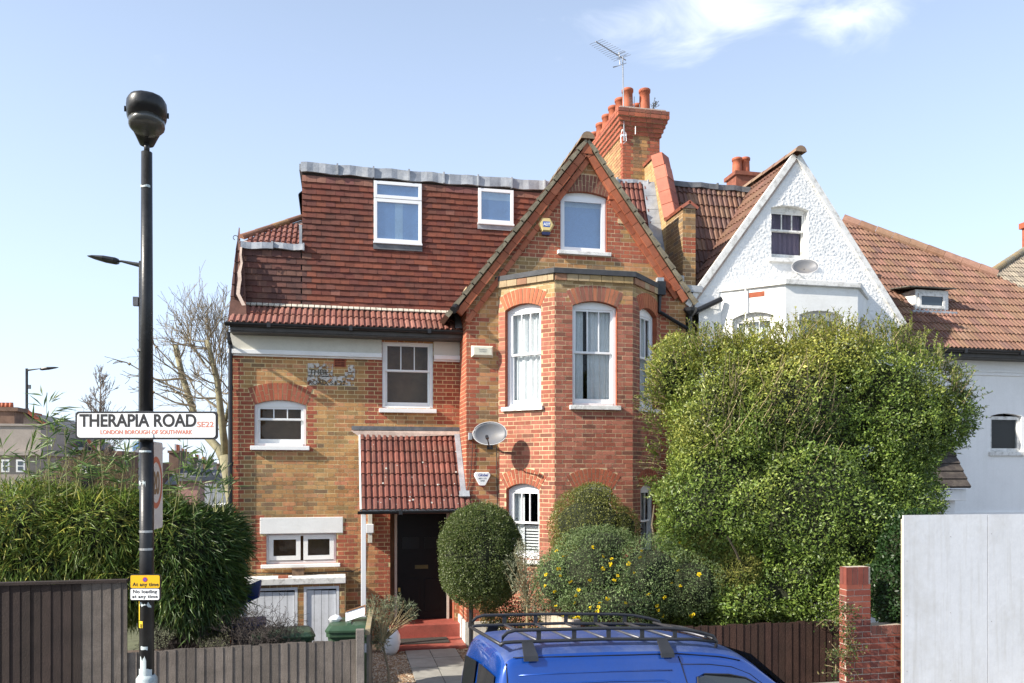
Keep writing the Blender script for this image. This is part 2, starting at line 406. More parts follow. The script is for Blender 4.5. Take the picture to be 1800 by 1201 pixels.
def roll_tiles(pc, fr, ur, vr, hps, colf, parent, pitch=.098, nroll=2, e=.25, amp=.026, ops=()):
    w = pitch*nroll; prof = []
    for r in range(nroll):
        for (x, h) in ((0, 0), (.16, 0), (.30, 1), (.68, 1)): prof.append(((r+x)*pitch, h*amp))
        if r == nroll-1: prof.append(((r+.82)*pitch, 0)); prof.append(((r+1)*pitch-.002, 0))
        else: prof.append(((r+.82)*pitch, 0))
    n = int(math.ceil((vr[1]-vr[0])/e))
    for i in range(n):
        v0 = vr[0]+i*e; v1 = v0+e+.03
        u = ur[0]
        while u < ur[1]-.02:
            t = .016; dv = random.uniform(-.004, .004); dw = random.uniform(0, .004); fs = []
            for (x0, h0), (x1, h1) in zip(prof, prof[1:]):
                a0, a1 = t+h0+dw+.012, t+h1+dw+.012; b0, b1 = h0*.9+.003, h1*.9+.003
                fs.append([(u+x0, v0+dv, a0), (u+x1, v0+dv, a1), (u+x1, v1+dv, b1+.004), (u+x0, v1+dv, b0+.004)])
                fs.append([(u+x0, v0+dv, a0-.02), (u+x1, v0+dv, a1-.02), (u+x1, v0+dv, a1), (u+x0, v0+dv, a0)])
            cm = (u+w/2, v0+e/2)
            if any(o.cut(cm[1]) and o.cut(cm[1])[0] < cm[0] < o.cut(cm[1])[1] for o in ops): u += w; continue
            for h in hps: fs = [g for g in (clip(f, h) for f in fs) if len(g) > 2]
            if fs: pc.add(fr, fs, colf(u, v0), parent)
            u += w
def ridge(mb, p, q, r=.11, seg=.33, cols=((.25, .1, .06),), n=7, half=True, up=Vector((0, 0, 1))):
    """half-round tiles laid end to end from p to q"""
    p, q = Vector(p), Vector(q); L = (q-p).length; k = max(1, int(round(L/seg))); d = (q-p)/k; dn = d.normalized(); side = dn.cross(up).normalized(); u2 = side.cross(dn)
    for i in range(k):
        a = p+d*i; b = a+d*.985; c = random.choice(cols); rr = [r*1.04, r*.97]; ring = []
        for pt, rad in ((a, rr[0]), (b, rr[1])): ring.append([pt + side*math.cos(math.pi*j/n)*rad + u2*math.sin(math.pi*j/n)*rad for j in range(n+1)])
        for j in range(n): mb.face([ring[0][j], ring[0][j+1], ring[1][j+1], ring[1][j]], c)
        for e, rg in ((0, ring[0]), (1, ring[1])): mb.face(rg if e else rg[::-1], c)
# ------------------------------------------------------------ materials of the houses
M_BRICK = mat('brick', rough=.85, var=.14, scale=9, bump=1.2, bscale=120, attr=True, dirt=.30, dirtcol=(.09, .06, .04), dscale=.8, streak=.32)
M_MORT = mat('mortar_warm', (.66, .53, .28), .95, .15, 5, .8, 150, dirt=.7, dirtcol=(.22, .15, .08), dscale=.8)
M_MORTB = mat('mortar_pale', (.60, .46, .28), .95, .15, 5, .8, 150, dirt=.85, dirtcol=(.24, .10, .06), dscale=1.2)
M_REVEAL = mat('red_rubbed_brick', (.29, .08, .04), .85, .2, 8, .8, 90)
M_PLAIN = mat('clay_plain_tile', rough=.7, var=.2, scale=7, bump=.8, bscale=110, attr=True, dirt=.35, dirtcol=(.05, .03, .02), dscale=.8)
M_ROLL = mat('concrete_roll_tile', rough=.6, var=.18, scale=8, bump=1.0, bscale=140, attr=True, dirt=.35, dirtcol=(.17, .115, .08), dscale=3.5)
M_LEAD = mat('lead', (.30, .32, .35), .5, .25, 5, .7, 25, dirt=.6, dirtcol=(.5, .5, .48), dscale=4, spec=.5)
M_LEADD = mat('dark_lead', (.11, .115, .125), .55, .25, 5, .7, 25, dirt=.4, dirtcol=(.3, .3, .29), dscale=4)
M_WHITE = mat('white_paint', (.78, .78, .76), .5, .03, 3, .3, 60, dirt=.18, dirtcol=(.42, .4, .34), dscale=5)
M_OLDW = mat('worn_white_paint', (.74, .73, .70), .6, .05, 3, .6, 60, dirt=.7, dirtcol=(.16, .14, .11), dscale=9)
M_UPVC = mat('white_plastic', (.80, .81, .82), .3, .0, 3)
M_CREAM = mat('cream_board', (.60, .58, .50), .6, .05, 2, .4, 40, dirt=.3, dirtcol=(.36, .33, .26), dscale=2.5)
M_BLACK = mat('black_plastic', (.018, .018, .02), .35, .1, 4)
M_FELT = mat('roofing_felt', (.05, .052, .058), .7, .25, 6, .8, 60)
M_DARK = mat('dark_room', (.005, .005, .006), .9, 0)
M_SKYREFL = mat('sky_reflection_blue', (.20, .36, .62), .85, .08, 2)  # blue of the sky's reflection in the panes, painted on sheets behind them
M_PALEBLIND = mat('pale_blind', (.42, .58, .74), .85, .08, 2)
M_CURT = mat('net_curtain', (.80, .81, .80), .9, .1, 3)
M_LAUREL = mat('purple_curtain', (.22, .16, .22), .9, .1, 3)
M_FLASH = mat('cement_flashing', (.42, .33, .28), .9, .2, 10, 1, 60)
G_CLEAR = glass('window_glass', (.88, .90, .91), base=.016, gain=.7)
G_BLUE = glass('sky_glass', (.9, .93, .95), base=.13)
M_TERRA = mat('terracotta_pot', (.38, .105, .05), .7, .18, 5, .6, 60, dirt=.45, dirtcol=(.12, .06, .04), dscale=4)
M_COPE = mat('terracotta_coping', rough=.65, var=.15, scale=5, bump=.6, attr=True)
M_MOSSY = mat('mossy_verge', (.20, .17, .12), .9, .3, 6, 1.2, 50, dirt=.5, dirtcol=(.34, .32, .22), dscale=7)

RED = [(.35, .095, .050), (.31, .08, .042), (.39, .112, .058), (.33, .10, .058)]
STOCK = [(.46, .245, .095), (.41, .205, .08), (.49, .28, .115), (.38, .18, .075), (.48, .22, .10), (.42, .235, .09), (.35, .18, .075), (.50, .25, .12)]
BROWN = [(.25, .15, .075), (.29, .18, .08), (.23, .145, .08), (.31, .20, .085)]
BAYR = [(.36, .12, .075), (.32, .10, .065), (.40, .145, .095), (.35, .125, .085), (.29, .088, .055)]
BURNT = [(.22, .08, .055), (.25, .095, .06), (.19, .075, .05)]
def pick(a, s=.07): return jit(random.choice(a), s)

def glassbit(fr, u0, u1, v0, v1, w, g, parent, clipf=None):
    mb = MB(); mb.fbox(fr, u0, u1, v0, v1, w-.004, w); return mb.build('pane', g, parent)
def curtain(fr, u0, u1, v0, v1, w, m, parent, waves=None, amp=.018, gap=None):
    n = max(16, int((u1-u0)*60)); mb = MB(); waves = waves or (u1-u0)*9; rows = []
    for v in (v0, v1):
        row = []
        for i in range(n+1):
            t = i/n; u = u0+(u1-u0)*t
            row.append(fr.p(u, v, w+amp*math.sin(t*waves*6.28+math.sin(t*7+u0)*1.5)+.3*amp*math.sin(t*waves*14)))
        rows.append(row)
    for i in range(n):
        um = u0+(u1-u0)*(i+.5)/n
        if gap and gap[0] < um < gap[1]: continue
        mb.face([rows[0][i], rows[0][i+1], rows[1][i+1], rows[1][i]])
    return mb.build('curtain', m, parent, smooth=False)
def room(fr, u0, u1, v0, v1, parent, m=None, w0=-.14, w1=-1.0, pad=.3):
    pad = .04 if v0 > 6.7 else pad
    mb = MB(); a, b, c, d = u0-pad, u1+pad, v0-.1, v1+pad
    mb.face([fr.p(a, c, w1), fr.p(b, c, w1), fr.p(b, d, w1), fr.p(a, d, w1)])
    for q in (((a, c), (b, c)), ((b, c), (b, d)), ((b, d), (a, d)), ((a, d), (a, c))):
        mb.face([fr.p(*q[0], w0), fr.p(*q[1], w0), fr.p(*q[1], w1), fr.p(*q[0], w1)])
    return mb.build('interior', m or M_DARK, parent)
def sash(root, fr, o, wood, g, rec=.09, split=.42, lights=3, curt=None, bars_low=0, fw=.05, sillw=None, sill_m=None, roomm=None, sw=.04, gap=None, label=None, blind_or_reflection=None, sproj=.07, shutters=False, roomd=-1.0):
    """a box-sash window in opening o"""
    u0, u1, v0, v1 = o.u0, o.u1, o.v0, o.v1; mb = MB()
    W0, W1 = -rec-.06, -rec+.015
    sillh = .045
    mb.fbox(fr, u0, u0+fw, v0, v1, W0, W1); mb.fbox(fr, u1-fw, u1, v0, v1, W0, W1-.0005)
    mb.fbox(fr, u0+fw, u1-fw, v0, v0+sillh, W0, W1+.012)
    head = v1-.035
    if o.rise:
        arc = [(o.uc+o.R*math.sin(t), o.vc+o.R*math.cos(t)-.001) for t in [(1-2*i/12)*o.al for i in range(13)]]
        for p, q in zip(arc, arc[1:]):
            mb.prism(fr, [(q[0], head), (p[0], head), p, q], W0+.004, W1-.004)
    else: mb.fbox(fr, u0+fw, u1-fw, head, v1, W0+.004, W1-.004)
    a, b, c, d = u0+fw, u1-fw, v0+sillh, head; mid = c+(d-c)*(1-split)
    # lower sash sits behind the upper one
    for (x0, x1, y0, y1, wz) in ((a, b, mid, d, -rec-.005), (a, b, c, mid+.03, -rec-.035)):
        mb.fbox(fr, x0, x0+sw, y0, y1, wz-.03, wz); mb.fbox(fr, x1-sw, x1, y0, y1, wz-.03, wz)
        top = (y1 == d); br = .035 if top else .075
        mb.fbox(fr, x0+sw, x1-sw, y0, y0+br, wz-.03, wz+.002); mb.fbox(fr, x0+sw, x1-sw, y1-.035, y1, wz-.03, wz+.002)
    pw = (b-a-2*sw)
    for k in range(1, lights):
        x = a+sw+pw*k/lights; mb.fbox(fr, x-.009, x+.009, mid+.035, d-.035, -rec-.03, -rec-.004)
    w = mb.build('window', wood, root)
    if label: w['label'] = label
    for k in range(lights):
        glassbit(fr, a+sw+pw*k/lights+.009*(k > 0), a+sw+pw*(k+1)/lights-.009*(k < lights-1), mid+.035, d-.035, -rec-.02, g, w)
    glassbit(fr, a+sw, b-sw, c+.075, mid-.005, -rec-.052, g, w)
    if curt:
        cu = curtain(fr, u0+.02, u1-.02, v0, v1+o.rise*.6, -rec-.105, curt, w, gap=gap)
    if blind_or_reflection:
        bm = MB(); bm.fbox(fr, u0+.03, u1-.03, v0+(v1-v0)*blind_or_reflection[1], v1, -rec-.14, -rec-.13); bm.build('blind_or_reflection', blind_or_reflection[0], w)
    if shutters:
        bm = MB(); z = v0
        while z < v0+(v1-v0)*.42:
            bm.fbox(fr, u0+.06, u1-.06, z, z+.03, -rec-.15, -rec-.12); z += .052
        bm.fbox(fr, u0+.03, u1-.03, z-.01, z+.04, -rec-.155, -rec-.115); bm.build('shutter', M_WHITE, w)
    room(fr, u0, u1, v0, v1+o.rise, w, roomm, w0=-rec-.065, w1=roomd)
    if sillw:
        s = MB(); s.fbox(fr, u0-sillw, u1+sillw, v0-.075, v0-.001, -.03, sproj); s.build('sill', sill_m or M_OLDW, w, bevel=.006)
    return w
def casement(root, fr, u0, u1, v0, v1, w, m, g, panes, fw=.055, roomm=None, label=None, depth=.07, roomd=-1.0, backings=()):
    """fixed or hinged lights: panes = list of (u0,u1,v0,v1) outer edges of each leaf"""
    mb = MB()
    mb.fbox(fr, u0, u0+fw*.6, v0, v1, w-depth, w); mb.fbox(fr, u1-fw*.6, u1, v0, v1, w-depth, w)
    mb.fbox(fr, u0+fw*.6, u1-fw*.6, v0, v0+fw*.6, w-depth, w); mb.fbox(fr, u0+fw*.6, u1-fw*.6, v1-fw*.6, v1, w-depth, w)
    for (a, b, c, d) in panes:
        mb.fbox(fr, a, a+fw, c, d, w-depth*.6, w+.012); mb.fbox(fr, b-fw, b, c, d, w-depth*.6, w+.012)
        mb.fbox(fr, a+fw, b-fw, c, c+fw, w-depth*.6, w+.012); mb.fbox(fr, a+fw, b-fw, d-fw, d, w-depth*.6, w+.012)
    o = mb.build('window', m, root)
    if label: o['label'] = label
    for (a, b, c, d) in panes: glassbit(fr, a+fw, b-fw, c+fw, d-fw, w-.01, g, o)
    for (bm_, a, b, c, d) in backings:
        q = MB(); q.fbox(fr, a, b, c, d, w-depth-.05, w-depth-.04); q.build('blind_or_reflection', bm_, o)
    room(fr, u0, u1, v0, v1, o, roomm, w0=w-depth-.01, w1=w+roomd)
    return o

# ============================================================ the brick house
H1 = thing('brick_house', 'red and yellow brick house with pointed gable, bay window and dark red tiled upper floor', 'house', (2.0, 14.4, .2))
YL, YG, YB, YD = 14.4, 13.58, 12.8, 14.6
FL = Fr((0, YL, 0), (1, 0, 0)); FG = Fr((0, YG, 0), (1, 0, 0)); FD = Fr((0, YD, 0), (1, 0, 0))
FS = Fr((2.085, YL, 0), (0, -1, 0))
A_, B_, C_, D_ = (2.645, YG), (3.446, YB), (4.814, YB), (5.63, YG)
def seg(p, q): return Fr((p[0], p[1], 0), (q[0]-p[0], q[1]-p[1], 0)), math.hypot(q[0]-p[0], q[1]-p[1])
FBL, LBL = seg(A_, B_); FBF, LBF = seg(B_, C_); FBR, LBR = seg(C_, D_)
GZ = .2                                # garden level
PB = Pieces(H1, 'brick', M_BRICK, 300, 'brickwork')
XL = -1.89
def U(fr, px, py, w=0): return fr.hit(px, py, w)[0]
def V(fr, px, py, w=0): return fr.hit(px, py, w)[1]

# ---- left wall
oW1 = Op(U(FL, 447, 740), U(FL, 538, 740), V(FL, 490, 784), V(FL, 490, 712), .085, .30)
oW2 = Op(U(FL, 672, 660), U(FL, 761, 660), V(FL, 715, 719), V(FL, 715, 602))
oW3 = Op(U(FL, 468, 960), U(FL, 591, 960), V(FL, 530, 991), V(FL, 530, 938))
oW3.lintel = (U(FL, 457, 920), U(FL, 603, 920), V(FL, 530, 938), V(FL, 530, 909.5))
oDoor = Op(.83, 1.985, GZ-.1, 2.75)
opsL = [oW1, oW2, oW3, oDoor]
ztL = V(FL, 540, 592)
def zone(fr, a, b, c, d):      # picture box -> wall box
    p = fr.hit(a, d); q = fr.hit(c, b); return (p[0], q[0], p[1], q[1])
redL = [zone(FL, 400, 560, 432, 1160), zone(FL, 424, 690, 449, 800), zone(FL, 538, 672, 562, 795), zone(FL, 647, 600, 674, 748), zone(FL, 760, 600, 806, 748),
        zone(FL, 440, 905, 470, 1000), zone(FL, 590, 938, 622, 1000), zone(FL, 604, 905, 613, 940), zone(FL, 664, 880, 700, 1120), zone(FL, 430, 998, 640, 1003),
        zone(FL, 438, 788, 548, 797)]
darkL = [zone(FL, 425, 795, 480, 905), zone(FL, 425, 905, 455, 1000), zone(FL, 420, 1003, 660, 1120)]
def colL(u, v, w, i):
    x = u
    for (a, b, c, d) in redL:
        if a <= x <= b and c <= v <= d: return pick(RED)
    for (a, b, c, d) in darkL:
        if a <= x <= b and c <= v <= d and random.random() < .5: return pick(BROWN)
    t = (u-XL)/4
    if random.random() < .10: return pick(BROWN)
    c = pick(STOCK)
    if noise.noise(Vector((u*.9, v*.9, 3))) + t*.5 > .35: c = (round(min(1, c[0]*1.12), 3), round(c[1]*.9, 3), c[2])
    return c
wl = MB()
w_left = mortar('wall', FL, (XL, 2.085), (GZ-.1, ztL+.3), opsL, [], M_MORT, H1, reveal=.32, rm=M_REVEAL)
bricks(PB, FL, (XL, 2.085), (GZ, ztL+.05), opsL, [], colL, w_left)
arch(PB, FL, oW1, 13, lambda i: pick(RED), w_left)
# recess the deep reveal only at the door: windows sit forward in their openings
sash(H1, FL, oW1, M_WHITE, G_CLEAR, rec=.06, split=.36, sillw=.06, sill_m=M_WHITE, sproj=.085, roomm=M_DARK)
sash(H1, FL, oW2, M_WHITE, G_CLEAR, rec=.03, split=.44, sillw=.06, sill_m=M_WHITE, sproj=.085, roomm=M_DARK)
# low double casement under the painted lintel
u0, u1, v0, v1 = oW3.u0, oW3.u1, oW3.v0, oW3.v1; um = (u0+u1)/2
cw = casement(H1, FL, u0, u1, v0, v1, -.05, M_WHITE, G_CLEAR, [(u0+.04, um-.02, v0+.06, v1-.03), (um+.03, u1-.04, v0+.06, v1-.03)], fw=.075)
s = MB(); s.fbox(FL, U(FL, 459, 993), U(FL, 598, 993), v0-.06, v0-.001, -.05, .08); s.build('sill', M_WHITE, cw, bevel=.006)
l = MB(); l.fbox(FL, *oW3.lintel[:2], v1+.001, oW3.lintel[3], -.05, .018); l.build('lintel', M_WHITE, H1, bevel=.008)
# pieces of the facade: frieze board, moulding, fascia, air brick, ghost sign
zf0, zf1 = V(FL, 540, 623), V(FL, 540, 588)
fb = MB()
for a, b in ((XL-.0, U(FL, 671, 600)), (U(FL, 762, 600), 2.08)):
    fb.fbox(FL, a, b, zf0, zf1+.2, .0, .045)
fr_b = fb.build('frieze_board', M_CREAM, H1)
mm = MB()
for a, b in ((XL-.03, U(FL, 671, 600)), (U(FL, 762, 600), 2.08)):
    mm.fbox(FL, a, b, zf0-.035, zf0+.045, .0, .10); mm.fbox(FL, a, b, zf0-.065, zf0-.0355, .0, .06)
mm.build('moulding', M_WHITE, H1, bevel=.008)
ab = MB(); u0, u1, v0, v1 = zone(FL, 587, 628, 608, 645)
ab.fbox(FL, u0, u1, v0, v1, 0, .012)
ab_o = ab.build('air_brick', M_REVEAL, H1)
sl = MB()
for r in range(5):
    for c in range(7):
        a = u0+.02+(u1-u0-.04)*c/7; z = v0+.012+(v1-v0-.02)*r/5; sl.fbox(FL, a, a+.017, z, z+.016, .0121, .0135)
sl.build('slot', M_DARK, ab_o)
# ghost sign: worn whitewash on the brick faces with stencilled letters
M_GHOST = mat('worn_whitewash', (.52, .49, .44), .9, .25, 8, 1, 90)
gm = M_GHOST; t = gm.node_tree; N = t.nodes; Lk = t.links
nz = N.new('ShaderNodeTexNoise'); nz.inputs['Scale'].default_value = 16; nz.inputs['Detail'].default_value = 5; gg = N.new('ShaderNodeNewGeometry'); Lk.new(gg.outputs['Position'], nz.inputs['Vector'])
rp = N.new('ShaderNodeMapRange'); rp.inputs['From Min'].default_value = .44; rp.inputs['From Max'].default_value = .52; Lk.new(nz.outputs[0], rp.inputs['Value'])
tr = N.new('ShaderNodeBsdfTransparent'); mx = N.new('ShaderNodeMixShader'); Lk.new(rp.outputs[0], mx.inputs[0]); Lk.new(tr.outputs[0], mx.inputs[1])
Lk.new(N['Principled BSDF'].outputs[0], mx.inputs[2]); Lk.new(mx.outputs[0], N['Material Output'].inputs[0])
gs = MB()
for z in ((541, 640, 585, 655), (541, 655, 587, 662), (540, 662, 622, 677), (606, 655, 624, 664), (612, 642, 624, 656)):
    a, b, c, d = zone(FL, z[0], z[1], z[2], z[3]); gs.face([FL.p(a, c, .0125), FL.p(b, c, .0125), FL.p(b, d, .0125), FL.p(a, d, .0125)])
gso = gs.build('painted_street_name', M_GHOST, H1)
gso['label'] = 'worn white painted street name on the brickwork'
M_GL = mat('faded_black_paint', (.10, .085, .06), .9, .3, 12)
uu, vv = FL.hit(542, 658); text('THER', .125, FL, uu+.02, vv, .014, M_GL, gso, align='LEFT', bold=.004, xs=1.0)
uu, vv = FL.hit(542, 676); text('ROAD, S.E.22', .105, FL, uu+.0, vv, .014, M_GL, gso, align='LEFT', bold=.002, xs=1.06)
# store cupboard under a white shelf
ST = thing('bin_store', 'low brick store with white concrete top and two white plank doors against the left wall', 'store', tuple(P(508, 1120, 14.1)))
YS = 14.0; FST = Fr((0, YS, 0), (1, 0, 0))
a, b = U(FST, 409, 1020), U(FST, 608, 1020); zt = V(FST, 500, 1016.5)
m = MB(); m.fbox(FST, a, b, zt-.11, zt, -.39, .06); m.build('slab_top', M_OLDW, ST, bevel=.01)
SB = Pieces(ST, 'brick', M_BRICK, 300, 'brickwork')
d1 = Op(U(FST, 420, 1080), U(FST, 523, 1080), 0, V(FST, 470, 1034)); d2 = Op(U(FST, 534, 1080), U(FST, 596, 1080), 0, V(FST, 560, 1031))
sw_ = mortar('wall', FST, (a+.02, b-.02), (.1, zt-.11), [d1, d2], [], M_MORT, ST, reveal=.06)
bricks(SB, FST, (a+.02, b-.02), (.2, zt-.12), [d1, d2], [], lambda u, v, w, i: pick(BROWN+STOCK), sw_)
SB.finish()
sd_ = MB(); sd_.box(b-.02, b-.0, YS+.01, YL-.02, .1, zt-.111); sd_.build('side_wall', M_MORT, ST)
M_PLANK = mat('white_painted_plank', (.66, .68, .72), .6, .06, 3, .6, 40, dirt=.35, dirtcol=(.36, .37, .38), dscale=4, streak=.3)
for d, nb in ((d1, 7), (d2, 4)):
    fm = MB(); fm.fbox(FST, d.u0, d.u0+.045, .15, d.v1, -.05, .005); fm.fbox(FST, d.u1-.045, d.u1, .15, d.v1, -.05, .005); fm.fbox(FST, d.u0+.045, d.u1-.045, d.v1-.045, d.v1, -.05, .005)
    f = fm.build('door_frame', M_PLANK, ST)
    dr = MB(); dr.fbox(FST, d.u0+.05, d.u1-.05, .22, d.v1-.06, -.06, -.04); dro = dr.build('door', M_DARK, ST)
    w_ = (d.u1-d.u0-.1)/nb
    for k in range(nb):
        q = MB(); q.fbox(FST, d.u0+.05+k*w_+.003, d.u0+.05+(k+1)*w_-.003, .22, d.v1-.065-(.02*k/nb), -.038, -.016); q.build('plank', M_PLANK, dro)
# vent cowl and loose brick on the shelf
m = MB(); u0, u1, v0, v1 = zone(FL, 514, 998, 535, 1016); m.fbox(FL, u0, u1, v0-.08, v1, .0, .12); m.fbox(FL, u0-.01, u1+.01, v1, v1+.015, 0, .14)
m.build('flue_cowl', mat('rusty_metal', (.16, .10, .06), .8, .4, 12, 1, 60), H1)
p0 = P(489, 1017, 13.98)
tag(None or (lambda mb: (mb.box(p0.x, p0.x+.16, 13.96, 14.06, zt+.002, zt+.04, (.42, .14, .08)), mb.build('loose_brick', M_BRICK, None, base=(p0.x, 14, zt)))[1])(MB()),
    'broken red brick lying on the white slab top of the store', 'brick')

# ---- gable wing wall, its left return and the bay
zA, zFl, zFr = 9.02, 5.98, 6.38; XA = 4.22
sl_l = (zA-zFl)/(XA-1.88); sl_r = (zA-zFr)/(6.16-XA)
hpG = [(-sl_l, 1, zA-sl_l*XA), (sl_r, 1, zA+sl_r*XA)]
oAt = Op(U(FG, 985, 400), U(FG, 1067, 400), V(FG, 1025, 443), V(FG, 1025, 344), .07, .30)
oBayHole = Op(A_[0], D_[0], GZ-.2, 6.50)
redG = [zone(FG, 800, 545, 833, 1180), zone(FG, 964, 345, 986, 430), zone(FG, 1068, 345, 1088, 430), zone(FG, 820, 438, 1260, 446), zone(FG, 960, 240, 1100, 282), zone(FG, 968, 300, 1098, 345), zone(FG, 1140, 500, 1170, 1100)]
apexyel = zone(FG, 1005, 268, 1052, 303)
def colG(u, v, w, i):
    if apexyel[0] <= u <= apexyel[1]-(v-apexyel[2])*.35 and apexyel[2] <= v <= apexyel[3] and abs(u-XA) < (zA-.25-v)*.75: return pick(BROWN+STOCK)
    for (a, b, c, d) in redG:
        if a <= u <= b and c <= v <= d: return pick(RED)
    if v > 6.5: return pick(STOCK+BROWN+BROWN) if v < 7.1 or random.random() < .5 else pick(STOCK)
    if random.random() < .15: return pick(RED)
    return pick(STOCK+BROWN[:2])
w_g = mortar('wall', FG, (2.085, 6.13), (GZ-.1, zA), [oBayHole, oAt], hpG, M_MORTB, H1, reveal=.12, rm=M_REVEAL)
bricks(PB, FG, (2.085, 6.13), (GZ+.42, zA-.05), [oBayHole, oAt], hpG, colG, w_g)
arch(PB, FG, oAt, 15, lambda i: jit((.20, .085, .06), .15), w_g)
w_s = mortar('wall', FS, (0, YL-YG), (GZ-.1, 6.4), [], [], M_MORTB, H1)
bricks(PB, FS, (0, YL-YG), (GZ+.42, 6.3), [], [], lambda u, v, w, i: pick(RED), w_s)
redB = lambda u, v, w, i: (pick(BURNT) if ((w > .15 and i % 4 == 1 and random.random() < .35) or random.random() < .07) else pick(BAYR))
def colBay(u, v, w, i):
    if v > 6.18: return pick([(.40, .28, .13), (.34, .22, .10), (.43, .31, .16), (.30, .19, .09)])
    if v > 5.95 and random.random() < .35: return pick(STOCK)
    return redB(u, v, w, i)
def colBayR(u, v, w, i):
    return pick([(.34, .24, .11), (.30, .19, .09)]) if v > 6.18 else jit(random.choice(BAYR+BURNT), .1)
def bayops(fr, up, lo, rise=.1):
    out = []
    for (x0, x1, y0, y1, r) in (up, lo):
        xm = (x0+x1)/2
        out.append(Op(U(fr, x0, (y0+y1)/2), U(fr, x1, (y0+y1)/2), V(fr, xm, y0), V(fr, xm, y1), r, .0))
    return out
# openings (picture columns and rows of each edge): x0, x1, sill y, springing y, rise
oBL = bayops(FBL, (888, 951, 716, 543, .10), (890, 948, 985, 858, .10))
oBF = bayops(FBF, (1006, 1085, 713, 539, .09), (1009, 1077, 985, 861, .10))
zBL, zBLl = oBF[0], oBF[1]
for o in oBL: pass
def same(o, r):       # windows of one storey share sill and springing heights
    return Op(o.u0, o.u1, r.v0, r.v1, r.rise, .26)
oBF = [same(oBF[0], oBF[0]), same(oBF[1], oBF[1])]
oBL = [same(oBL[0], oBF[0]), same(oBL[1], oBF[1])]
oBR = [Op(LBR-oBL[0].u1, LBR-oBL[0].u0, oBF[0].v0, oBF[0].v1, .10, .26), Op(LBR-oBL[1].u1, LBR-oBL[1].u0, oBF[1].v0, oBF[1].v1, .1, .26)]
zCap = 6.50
for fr, L, ops, cf in ((FBL, LBL, oBL, colBay), (FBF, LBF, oBF, colBay), (FBR, LBR, oBR, colBayR)):
    wb = mortar('wall', fr, (0, L), (GZ-.1, zCap+.05), ops, [], M_MORTB, H1, reveal=.13, rm=M_REVEAL)
    bricks(PB, fr, (0, L), (GZ+.3, 6.38), ops, [], cf, wb, ph=.04)
    for k, o in enumerate(ops):
        arch(PB, fr, o, 12 if L < 1.3 else 13, (lambda i: pick([(.45, .15, .07), (.42, .12, .06)]) if fr is not FBF else random.choice([(.42, .15, .08), (.33, .12, .08), (.25, .1, .07)])) if k == 0 else (lambda i: pick(RED)), wb, split=(k == 1))
    # oversailing course under the felt edge: bricks on edge
    u = 0.0
    while u < L-.02:
        q = min(u+.2, L); PB.prism(fr, [(u+.004, 6.39), (q-.004, 6.39), (q-.004, zCap-.003), (u+.004, zCap-.003)], -.02, .045, pick([(.42, .30, .15), (.36, .25, .12), (.33, .17, .10), (.40, .30, .18)]), wb); u = q
for fr, o, lab in ((FBL, oBL, None), (FBF, oBF, None), (FBR, oBR, None)):
    sash(H1, fr, o[0], M_UPVC, G_CLEAR, rec=.10, split=.47, curt=M_CURT, sillw=.05, sproj=.06, fw=.05, sill_m=M_OLDW, gap=((o[0].u0+.24, o[0].u0+.33) if fr is FBF else None), roomd=-.6)
    sash(H1, fr, o[1], M_UPVC, G_CLEAR, rec=.10, split=.5, sillw=.05, sproj=.06, shutters=True, fw=.05, roomd=-.6, curt=M_CURT, gap=(o[1].u0+.26, o[1].u1-.10))
# felt-edged flat top of the bay
def offs(d): 
    k = d*math.tan(math.radians(22.5)); return [(A_[0]-d*.9, YG), (B_[0]-k, YB-d), (C_[0]+k, YB-d), (D_[0]+d*.9, YG)]
cap = MB(); o_ = offs(.075); Ftop = Fr((0, 0, zCap), (1, 0, 0), (0, 1, 0))
cap.prism(Ftop, [o_[0], o_[1], o_[2], o_[3]], 0, .085); cap.build('bay_roof_edge', M_FELT, H1)
# attic window, sill, left-hand coping details
sa = casement(H1, FG, oAt.u0, oAt.u1, oAt.v0, oAt.v1, -.07, M_UPVC, G_BLUE, [(oAt.u0+.02, oAt.u1-.02, oAt.v0+.02, oAt.v1-.03)], fw=.07, roomm=M_SKYREFL, backings=[(M_SKYREFL, oAt.u0, oAt.u1, oAt.v0, oAt.v1-.16), (M_PALEBLIND, oAt.u0, oAt.u1, oAt.v1-.16, oAt.v1)])
m = MB(); arc = [(oAt.uc+oAt.R*math.sin(t), oAt.vc+oAt.R*math.cos(t)) for t in [(1-2*i/12)*oAt.al for i in range(13)]]
for p, q in zip(arc, arc[1:]): m.prism(FG, [(q[0], oAt.v1-.001), (p[0], oAt.v1-.001), p, q], -.14, -.072)
m.build('arched_head', M_WHITE, sa)
m = MB(); m.fbox(FG, oAt.u0-.06, oAt.u1+.06, oAt.v0-.07, oAt.v0-.001, -.08, .07); m.build('sill', M_OLDW, sa, bevel=.008)
# raking bands of moulded brick under the verges
def rake(x0, z0, x1, z1, off, th, w0, w1, cols, sg, seg=.225, parent=None):
    L = math.hypot(x1-x0, z1-z0); dx, dz = (x1-x0)/L, (z1-z0)/L; nx, nz_ = (dz*sg, -dx*sg); k = int(L/seg)
    for i in range(k):
        a, b = L*i/k+.004, L*(i+1)/k-.004
        pts = [(x0+dx*t+nx*o2, z0+dz*t+nz_*o2) for t, o2 in ((a, off+th), (b, off+th), (b, off), (a, off))]
        if sg < 0: pts = pts[::-1]
        PB.prism(FG, pts, -.01, w1+random.choice((0, .003)), jit(random.choice(cols), .1), parent or w_g)
ORG = [(.38, .115, .055), (.34, .10, .05), (.41, .135, .07)]
rake(1.88, zFl-.02, XA, zA, .02, .12, 0, .10, ORG, 1); rake(1.93, zFl-.09, XA-.0, zA-.0, .15, .09, 0, .05, ORG, 1)
rake(6.16, zFr-.02, XA, zA, .02, .12, 0, .10, ORG, -1)
zs = oAt.v1-.05
